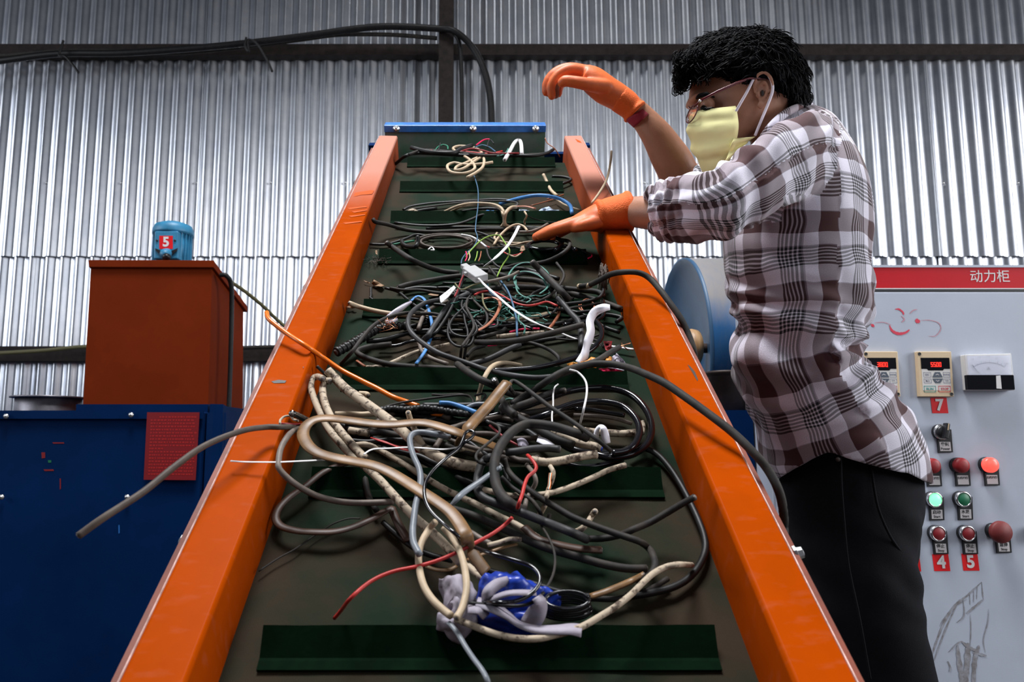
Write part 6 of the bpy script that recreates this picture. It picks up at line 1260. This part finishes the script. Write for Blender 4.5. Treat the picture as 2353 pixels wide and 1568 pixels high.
# keep hair off the face: carve where the temple, ear and face show
hb = bmesh.new(); hb.from_mesh(hm); dead = []
for f in hb.faces:
    x, y, z = pix(f.calc_center_median())
    if z < DH + .02 and ((x < 1690 and y > 178 - (x - 1580) * .02) or (1690 <= x < 1722 and y > 196) or (1722 <= x < 1776 and y > 178) or (1776 <= x < 1795 and y > 205)): dead.append(f)
    elif x < 1640 and y > 185: dead.append(f)
bmesh.ops.delete(hb, geom=dead, context='FACES'); hv = [v.co.copy() for v in hb.verts if v.link_faces]; hn = [v.normal.copy() for v in hb.verts if v.link_faces]
hair = pk('hair', hb, 'hair'); so = hair.modifiers.new('t', 'SOLIDIFY'); so.thickness = .006; so.offset = -1
bm = bmesh.new(); rn = random.Random(21)
for k in range(5200):
    i = rn.randrange(len(hv)); p = hv[i].copy(); x, y, z = pix(p)
    if z > DH + .06: continue
    front = x < 1640; n_ = hn[i]
    fx = (x - 1735 + rn.gauss(0, 25)) / 60; flow = (RT * max(-1, min(.35, fx)) - UP * (.5 if x < 1640 else max(.15, min(1.1, .15 + fx * .8))) + FW * rn.gauss(0, .3)).normalized(); flow = (flow - n_ * flow.dot(n_)).normalized() if n_.length > .1 else flow
    a = rn.uniform(0, 6.28); L_ = rn.uniform(.014, .030) * (1.25 if front else 1); bi = n_.cross(flow); cu = rn.uniform(.3, 1.0) * (1.4 if front else .7); q = []
    for j in range(6):
        t = j / 5; ang = a + t * 4.2 * cu; q.append(p + n_ * (.001 + .0045 * math.sin(t * 3.0) + .003 * math.cos(ang) * cu * t) + flow * L_ * t + bi * (.0045 * math.sin(ang) * cu * t))
    qq = pix(q[-1])
    if qq[1] > 205 and 1640 < qq[0] < 1775: continue
    if any(1724 < a_[0] < 1782 and 166 < a_[1] < 250 and a_[2] < DH for a_ in (qq, pix(q[3]), pix(q[1]))): continue
    tube(bm, q, [.0010, .0011, .0010, .0009, .0007, .0003], 3, cap=False)
# fringe curls over the forehead and the left contour
for k in range(150):
    x = rn.uniform(1556, 1640); y = rn.uniform(128, 172); dep = DH - rn.uniform(-.04, .075) * (x - 1540) / 90; p = P(x, y, dep); a = rn.uniform(0, 6.28); rad_ = rn.uniform(.004, .009); q = []
    for j in range(10):
        t = j / 9; q.append(p - UP * (.032 * t * rn.uniform(.8, 1.1)) + RT * (rad_ * math.cos(a + t * 6) - .006 * t) + FW * (rad_ * .6 * math.sin(a + t * 6)))
    if x > 1600: q = [v + UP * .008 for v in q]
    tube(bm, q, [.0011] * 9 + [.0004], 3, cap=False)
for k in range(900):
    x = rn.uniform(1552, 1616); y = 122 + (1612 - x) * .3 + rn.uniform(-18, 62) * (1 if x < 1580 else .6); p = P(x, y, DH + rn.uniform(-.05, .05)); a = rn.uniform(0, 6.28); r_ = rn.uniform(.003, .007)
    q = [p + RT * (r_ * math.cos(a + j * .9)) + UP * (r_ * math.sin(a + j * .9) - .0022 * j) + FW * (.002 * j * rn.uniform(-1, 1)) for j in range(7)]; tube(bm, q, .0011, 3, cap=False)
link('hair_strands', bm, MT['hair'], hair, kind='stuff')
# --- shirt
SEAM = [(1928, 262), (1932, 330), (1925, 385), (1890, 440)]
bm = bmesh.new()
loft(bm, [(1792, 262, 1862, 240, 1.44, .052), (1766, 292, 1912, 262, 1.43, .095), (1735, 330, 1952, 318, 1.425, .145), (1705, 385, 1988, 390, 1.42, .165), (1680, 450, 2001, 455, 1.42, .168), (1660, 520, 2002, 520, 1.42, .168), (1655, 580, 1998, 590, 1.42, .165), (1662, 650, 2004, 645, 1.42, .160), (1674, 710, 2002, 700, 1.42, .155), (1690, 752, 1988, 760, 1.42, .152), (1682, 800, 1976, 800, 1.42, .152), (1680, 850, 2000, 845, 1.42, .155), (1696, 900, 2035, 885, 1.42, .160), (1716, 945, 2070, 935, 1.42, .166), (1734, 990, 2100, 985, 1.42, .172), (1740, 1050, 2122, 1040, 1.42, .178), (1764, 1112, 2136, 1112, 1.42, .180)], 48, 4, pw=.92)
loft(bm, [(1915, 262, 1905, 445, 1.32, .065), (1868, 258, 1880, 452, 1.29, .072), (1815, 268, 1845, 462, 1.26, .070), (1757, 306, 1795, 480, 1.23, .066), (1700, 350, 1745, 508, 1.215, .062), (1646, 384, 1690, 540, 1.21, .060), (1596, 395, 1640, 553, 1.235, .057), (1545, 409, 1580, 560, 1.27, .055), (1508, 425, 1530, 552, 1.295, .052), (1488, 440, 1502, 528, 1.305, .048)], 32, 5)
loft(bm, [(1800, 330, 1800, 480, 1.54, .07), (1730, 350, 1730, 470, 1.57, .066), (1670, 365, 1668, 470, 1.59, .060), (1620, 372, 1608, 465, 1.60, .054), (1600, 380, 1590, 455, 1.60, .05)], 24, 4)
# rolled cuffs
def cuffring(bm, x1_, y1_, x2_, y2_, dep, th, r_):
    A, B = P(x1_, y1_, dep), P(x2_, y2_, dep); C = (A + B) / 2; h = (B - A) / 2; tube(bm, [C + h * math.cos(a) + FW * (th * math.sin(a)) for a in [2 * math.pi * k / 28 for k in range(29)]], r_, 8, cap=False)
for t in range(4): cuffring(bm, 1489 + 8 * t, 446 - 5 * t, 1500 + 9 * t, 522 + 7 * t, 1.303 - .004 * t, .046 + .002 * t, .0065)
sm = remesh(bm, .0050, 8)
# hollow the cuff and open the hem / collar, fold the cloth
TA = [P(*p) for p in ((1830, 255, 1.44), (1845, 420, 1.42), (1835, 560, 1.42), (1838, 700, 1.42), (1832, 800, 1.42), (1870, 900, 1.42), (1925, 1010, 1.42), (1960, 1140, 1.42))]
AA = [P(*p) for p in ((1925, 350, 1.34), (1868, 352, 1.30), (1810, 370, 1.26), (1720, 428, 1.215), (1650, 470, 1.21), (1580, 482, 1.25), (1495, 486, 1.305), (1460, 486, 1.33))]
FA = [P(*p) for p in ((1830, 405, 1.52), (1770, 405, 1.55), (1670, 418, 1.59), (1590, 420, 1.6))]
def axis(pts):
    q = np.array([list(v) for v in cr([tuple(p) for p in pts], 12)])[:, :3]; d = np.r_[0, np.cumsum(np.linalg.norm(np.diff(q, axis=0), axis=1))]; t = np.gradient(q, axis=0); t /= np.linalg.norm(t, axis=1)[:, None]; return q, d, t
def project(pts, ax, ref):
    q, d, t = ax; D = ((pts[:, None, :] - q[None]) ** 2).sum(2); i = D.argmin(1); rel = pts - q[i]; ti = t[i]; along = (rel * ti).sum(1); v = d[i] + along; rad = rel - ti * along[:, None]
    e1 = np.array(ref) - ti * (ti @ np.array(ref))[:, None]; e1 /= np.linalg.norm(e1, axis=1)[:, None]; e2 = np.cross(ti, e1)
    return np.arctan2((rad * e2).sum(1), (rad * e1).sum(1)), v, np.sqrt(D.min(1))
nV = len(sm.vertices); co = np.empty(nV * 3); sm.vertices.foreach_get('co', co); co = co.reshape(-1, 3)
no = np.empty(nV * 3); sm.vertices.foreach_get('normal', no); no = no.reshape(-1, 3)
aT, aA, aF = axis(TA), axis(AA), axis(FA); ref = tuple(FW)
thT, vT, dT = project(co, aT, ref); thA, vA, dA = project(co, aA, ref); thF, vF, dF = project(co, aF, ref)
rel = co - np.array(CAM); z = rel @ np.array(FW); sxp = PX + rel @ np.array(RT) / z * F; syp = PY - rel @ np.array(UP) / z * F
seamx = np.interp(syp, [p[1] for p in SEAM], [p[0] for p in SEAM])
isA = (dA < .098) & (sxp < seamx) & (z < 1.375) & ~((syp > 448) & (sxp > 1800)) & ~((sxp > 1730) & (syp > 512)) & ~((dA > .075) & (syp < 300) & (z > 1.36))
isF = (dF < .08) & (z > 1.49) & (sxp < 1735) & (syp < 490)
region = np.where(isA, 1, np.where(isF, 2, 0))
# relax the cloth coordinates inside each region
nE = len(sm.edges); ed = np.empty(nE * 2, int); sm.edges.foreach_get('vertices', ed); ed = ed.reshape(-1, 2); pass
def relax(q, n=14):
    q = q.copy(); cnt = np.bincount(ed.ravel(), minlength=nV)[:, None] + 1.
    for _ in range(n):
        a = q.copy(); np.add.at(a, ed[:, 0], q[ed[:, 1]]); np.add.at(a, ed[:, 1], q[ed[:, 0]]); q = a / cnt
    return q
for arr in (('thT', 'vT'), ('thA', 'vA'), ('thF', 'vF')):
    th_, v_ = globals()[arr[0]], globals()[arr[1]]; q = relax(np.stack([np.cos(th_), np.sin(th_), v_], 1)); globals()[arr[0]] = np.arctan2(q[:, 1], q[:, 0]); globals()[arr[1]] = q[:, 2]
# folds: displacement along normals
disp = np.zeros(nV)
for i in range(nV):
    p = co[i]; r_ = region[i]
    if r_ == 0:
        v_ = vT[i]; th = thT[i]; k1 = noise.noise(Vector((th * 1.6, v_ * 13 + th * 1.2, 0))); k2 = noise.noise(Vector((th * 4, v_ * 30, 5)))
        w_ = math.exp(-((syp[i] - 800) / 150) ** 2)
        disp[i] = .010 * k1 * (.5 + 1.0 * w_) + .004 * k2 * w_ + .0065 * w_ * math.sin(v_ * 120 + th * 2.2 + 3 * k1)
    else:
        v_ = vA[i] if r_ == 1 else vF[i]; th = thA[i] if r_ == 1 else thF[i]; k1 = noise.noise(Vector((th * 1.2, v_ * 22 + th * 1.6, 9)))
        e = math.exp(-((sxp[i] - 1690) / 70) ** 2); disp[i] = .0085 * k1 + .005 * e * math.sin(v_ * 150 + th * 2)
        c = math.exp(-((sxp[i] - 1520) / 35) ** 2); disp[i] += .004 * c * math.sin(v_ * 330 + th * 1.5 + 2 * k1)
co2 = co + no * disp[:, None]; sm.vertices.foreach_set('co', co2.ravel())
uvl = sm.uv_layers.new(name='UVMap'); nL = len(sm.loops); li = np.empty(nL, int); sm.loops.foreach_get('vertex_index', li)
RTo, RA = .165, .068
UVt = np.stack([thT * RTo, vT], 1); UVa = np.stack([vA + .02, thA * RA + .03], 1); UVf = np.stack([vF, thF * RA], 1)
uv = np.zeros((nL, 2))
for f in sm.polygons:
    ls = list(f.loop_indices); vi = li[ls]; r_ = np.bincount(region[vi], minlength=3).argmax()
    src = (UVt, UVa, UVf)[r_][vi].copy(); col = 0 if r_ == 0 else 1; per_ = 2 * math.pi * (RTo if r_ == 0 else RA)
    if src[:, col].max() - src[:, col].min() > per_ / 2: src[:, col] = np.where(src[:, col] < 0, src[:, col] + per_, src[:, col])
    uv[ls] = src
uvl.data.foreach_set('uv', uv.ravel())
sb_ = bmesh.new(); sb_.from_mesh(sm); dead = []
for f in sb_.faces:
    c = f.calc_center_median(); x, y, z_ = pix(c)
    side = (z_ - 1.42) / .18   # -1 near, +1 far
    hem = np.interp(x, [1740, 1765, 1830, 1903, 1960, 2050, 2090, 2130, 2150], [1118, 1116, 1075, 1038, 1058, 1082, 1088, 1110, 1118]) if side < .2 else 1100
    if y > hem: dead.append(f)
    elif region[f.verts[0].index] == 1 and x < 1492 + (y - 480) * .12 and z_ > 1.2 and (f.normal @ (P(1430, 486, 1.36) - P(1500, 486, 1.31)).normalized()) > .72: dead.append(f)
bmesh.ops.delete(sb_, geom=dead, context='FACES')
bv = {}
for e in sb_.edges:
    if e.is_boundary:
        a, b = e.verts; bv.setdefault(a, []).append(b); bv.setdefault(b, []).append(a)
for it in range(8):
    new = {v: v.co * .4 + sum((u.co for u in n), Vector()) / len(n) * .6 for v, n in bv.items()}
    for v, c in new.items(): v.co = c
shirt = pk('plaid_shirt', sb_, 'plaid'); so = shirt.modifiers.new('t', 'SOLIDIFY'); so.thickness = .0018; so.offset = -1
# collar band at the nape
bm = bmesh.new(); tube(bm, [P(*v) for v in cr([(1752, 318, 1.36), (1778, 284, 1.355), (1810, 258, 1.375), (1845, 244, 1.41), (1862, 242, 1.45), (1846, 246, 1.50)], 6)], .0085, 10, UP, 1.0)
col_ = remesh(bm, .004, 4); uvl = col_.uv_layers.new(name='UVMap')
for l in col_.loops: v = col_.vertices[l.vertex_index].co; uvl.data[l.index].uv = (v.x * 1.3, v.z * 1.1)
link('collar', col_, MT['plaid'], shirt)
# --- trousers
bm = bmesh.new()
loft(bm, [(1792, 1010, 2085, 1010, 1.42, .150), (1786, 1075, 2112, 1080, 1.42, .160), (1784, 1130, 2122, 1130, 1.42, .165), (1790, 1180, 2119, 1190, 1.42, .165), (1800, 1240, 2108, 1240, 1.42, .160), (1815, 1290, 2104, 1290, 1.41, .15), (1840, 1330, 2110, 1330, 1.40, .13)], 40, 4)
loft(bm, [(1830, 1190, 2114, 1190, 1.36, .09), (1838, 1270, 2106, 1270, 1.36, .10), (1850, 1330, 2114, 1330, 1.355, .10), (1864, 1400, 2117, 1380, 1.35, .098), (1880, 1470, 2130, 1460, 1.35, .094), (1892, 1540, 2145, 1530, 1.36, .088), (1905, 1640, 2158, 1640, 1.37, .08), (1925, 1780, 2135, 1780, 1.40, .072), (1935, 1940, 2110, 1940, 1.42, .066), (1935, 2080, 2090, 2080, 1.42, .060)], 32, 4)
loft(bm, [(1800, 1170, 2060, 1170, 1.50, .09), (1800, 1300, 2050, 1300, 1.52, .10), (1795, 1420, 2030, 1420, 1.55, .095), (1800, 1560, 2010, 1560, 1.58, .08), (1820, 1720, 1990, 1720, 1.62, .07), (1825, 1880, 1975, 1880, 1.64, .06)], 32, 4)
tm = remesh(bm, .008, 5)
for v in tm.vertices:
    p = v.co; x, y, z_ = pix(p); v.co = p + v.normal * (.005 * noise.noise(Vector((p.x * 10, p.y * 8, p.z * 16))) + .0028 * math.sin(p.z * 70 + p.x * 60 + 4 * noise.noise(p * 9)) * math.exp(-((y - 1300) / 130) ** 2))
tr = pk('trousers', tm, 'denim')
bm = bmesh.new(); tube(bm, [P(x, y, z_) for x, y, z_ in cr([(2002, 1070, 1.265), (2010, 1130, 1.258), (2022, 1180, 1.255), (2050, 1240, 1.262), (2085, 1285, 1.275), (2108, 1310, 1.31)], 5)], .0022, 6); link('pocket_seam', bm, MT['denim'], tr)
bm = bmesh.new(); tube(bm, [P(x, y, z_) for x, y, z_ in cr([(1932, 1045, 1.265), (1934, 1120, 1.257), (1940, 1200, 1.262), (1950, 1300, 1.262), (1975, 1420, 1.252), (2000, 1560, 1.268)], 5)], .0018, 6); link('side_seam', bm, MT['denim'], tr)
bm = bmesh.new(); lathe(bm, [(.004, 0), (.004, .002), (.001, .003)], P(1925, 1056, 1.262), -FW, 12); link('rivet', bm, MT['rust'], tr)
# --- shoes on the floor
for x_, y_ in ((.72, 1.43), (.78, 1.66)):
    bm = bmesh.new()
    for dx, w_, h_ in ((.09, .035, .05), (.02, .045, .055), (-.06, .045, .04), (-.14, .035, .03)): ball(bm, (x_ + dx, y_, .035 + h_ * .2), (Vector((.065, 0, 0)), Vector((0, w_, 0)), Vector((0, 0, h_))), 14)
    tube(bm, [Vector((x_ + .07, y_, .05)), Vector((x_ + .07, y_, .14))], .048, 14)
    o = remesh(bm, .008, 3)
    for v in o.vertices: v.co.z = max(v.co.z, .002)
    pk('shoe', o, 'shoe')
# --- gloves
def finger(bm, pts, rad):
    q = cr([tuple(P(*p)) + (r,) for p, r in zip(pts, rad)], 5); tube(bm, [Vector(v[:3]) for v in q], [v[3] for v in q], 12); ball(bm, Vector(q[-1][:3]), q[-1][3], 10); ball(bm, Vector(q[0][:3]), q[0][3], 10)
# lower (left) hand, palm down on the belt edge, fingers pointing left
bm = bmesh.new()
loft(bm, [(1432, 450, 1440, 526, 1.385, .030), (1400, 456, 1404, 534, 1.39, .036), (1372, 466, 1376, 534, 1.395, .042), (1345, 480, 1348, 532, 1.405, .043), (1318, 496, 1320, 530, 1.41, .040)], 24, 5)
finger(bm, [(1340, 508, 1.375), (1305, 520, 1.372), (1272, 530, 1.376), (1241, 542, 1.385)], [.0125, .0118, .0108, .0092])    # index
finger(bm, [(1338, 506, 1.395), (1300, 517, 1.395), (1265, 529, 1.40), (1232, 545, 1.405)], [.0125, .0115, .0108, .009])     # middle
finger(bm, [(1338, 506, 1.418), (1305, 518, 1.42), (1274, 534, 1.425), (1248, 547, 1.43)], [.0118, .011, .010, .0088])       # ring
finger(bm, [(1340, 508, 1.438), (1312, 522, 1.442), (1288, 536, 1.446), (1270, 546, 1.45)], [.0108, .010, .009, .008])       # little
finger(bm, [(1392, 505, 1.372), (1365, 512, 1.362), (1340, 519, 1.360), (1318, 524, 1.368)], [.0145, .0132, .0115, .0095])    # thumb
g1 = pk('glove', remesh(bm, .0030, 4), 'glove', label='orange rubber work glove, lower hand')
bm = bmesh.new()
loft(bm, [(1445, 443, 1450, 526, 1.378, .038), (1432, 444, 1442, 530, 1.38, .042), (1410, 450, 1418, 533, 1.385, .043), (1384, 458, 1394, 534, 1.39, .043), (1368, 470, 1376, 530, 1.395, .040)], 24, 4)
for x in (1442, 1376): cuffring(bm, x - 4, (446 if x > 1400 else 466), x + 6, (528 if x > 1400 else 530), 1.382 if x > 1400 else 1.392, .041, .006)
link('knit_cuff', remesh(bm, .0030, 3), MT['knit'], g1)
# raised (right) hand, wrist bent, fingers curling down to the left
bm = bmesh.new()
loft(bm, [(1470, 228, 1432, 272, 1.60, .032), (1442, 200, 1404, 252, 1.60, .038), (1410, 178, 1372, 236, 1.60, .042), (1378, 156, 1346, 214, 1.60, .043), (1352, 148, 1330, 196, 1.60, .041)], 24, 5)
finger(bm, [(1345, 166, 1.585), (1312, 160, 1.580), (1284, 172, 1.580), (1268, 196, 1.582), (1268, 220, 1.586)], [.0135, .0125, .0118, .0108, .0095])
finger(bm, [(1348, 164, 1.605), (1308, 157, 1.603), (1276, 168, 1.603), (1258, 190, 1.604), (1255, 212, 1.606)], [.0135, .0125, .0118, .0108, .0095])
finger(bm, [(1348, 166, 1.628), (1314, 160, 1.630), (1284, 172, 1.630), (1266, 194, 1.630), (1264, 214, 1.630)], [.0125, .012, .011, .010, .0088])
finger(bm, [(1350, 170, 1.648), (1322, 170, 1.652), (1300, 182, 1.652), (1286, 200, 1.652), (1284, 216, 1.650)], [.0115, .0108, .010, .0092, .008])
finger(bm, [(1392, 200, 1.568), (1360, 196, 1.556), (1330, 190, 1.552), (1300, 186, 1.556), (1292, 190, 1.56)], [.016, .0145, .013, .012, .011])
g2 = pk('glove', remesh(bm, .0032, 4), 'glove', label='orange rubber work glove, raised hand')
bm = bmesh.new()
for i, pts in enumerate(([(1284, 182, 1.584), (1274, 200, 1.586), (1276, 218, 1.59)], [(1272, 182, 1.606), (1262, 200, 1.607), (1262, 214, 1.608)], [(1300, 176, 1.60), (1320, 172, 1.60), (1345, 180, 1.60)])): finger(bm, pts, [.0112, .0108, .0095])
link('worn_grip', remesh(bm, .0035, 3), MT['palm'], g2)
bm = bmesh.new()
loft(bm, [(1478, 238, 1440, 276, 1.60, .033), (1462, 216, 1424, 266, 1.60, .037), (1440, 198, 1404, 253, 1.60, .040)], 24, 4); cuffring(bm, 1476, 240, 1440, 274, 1.60, .034, .005)
link('knit_cuff', remesh(bm, .0032, 3), MT['knit'], g2)
bm = bmesh.new(); loft(bm, [(1484, 246, 1436, 276, 1.60, .031), (1496, 258, 1456, 294, 1.60, .0325)], 24, 4); pk('wristband', bm, 'band')
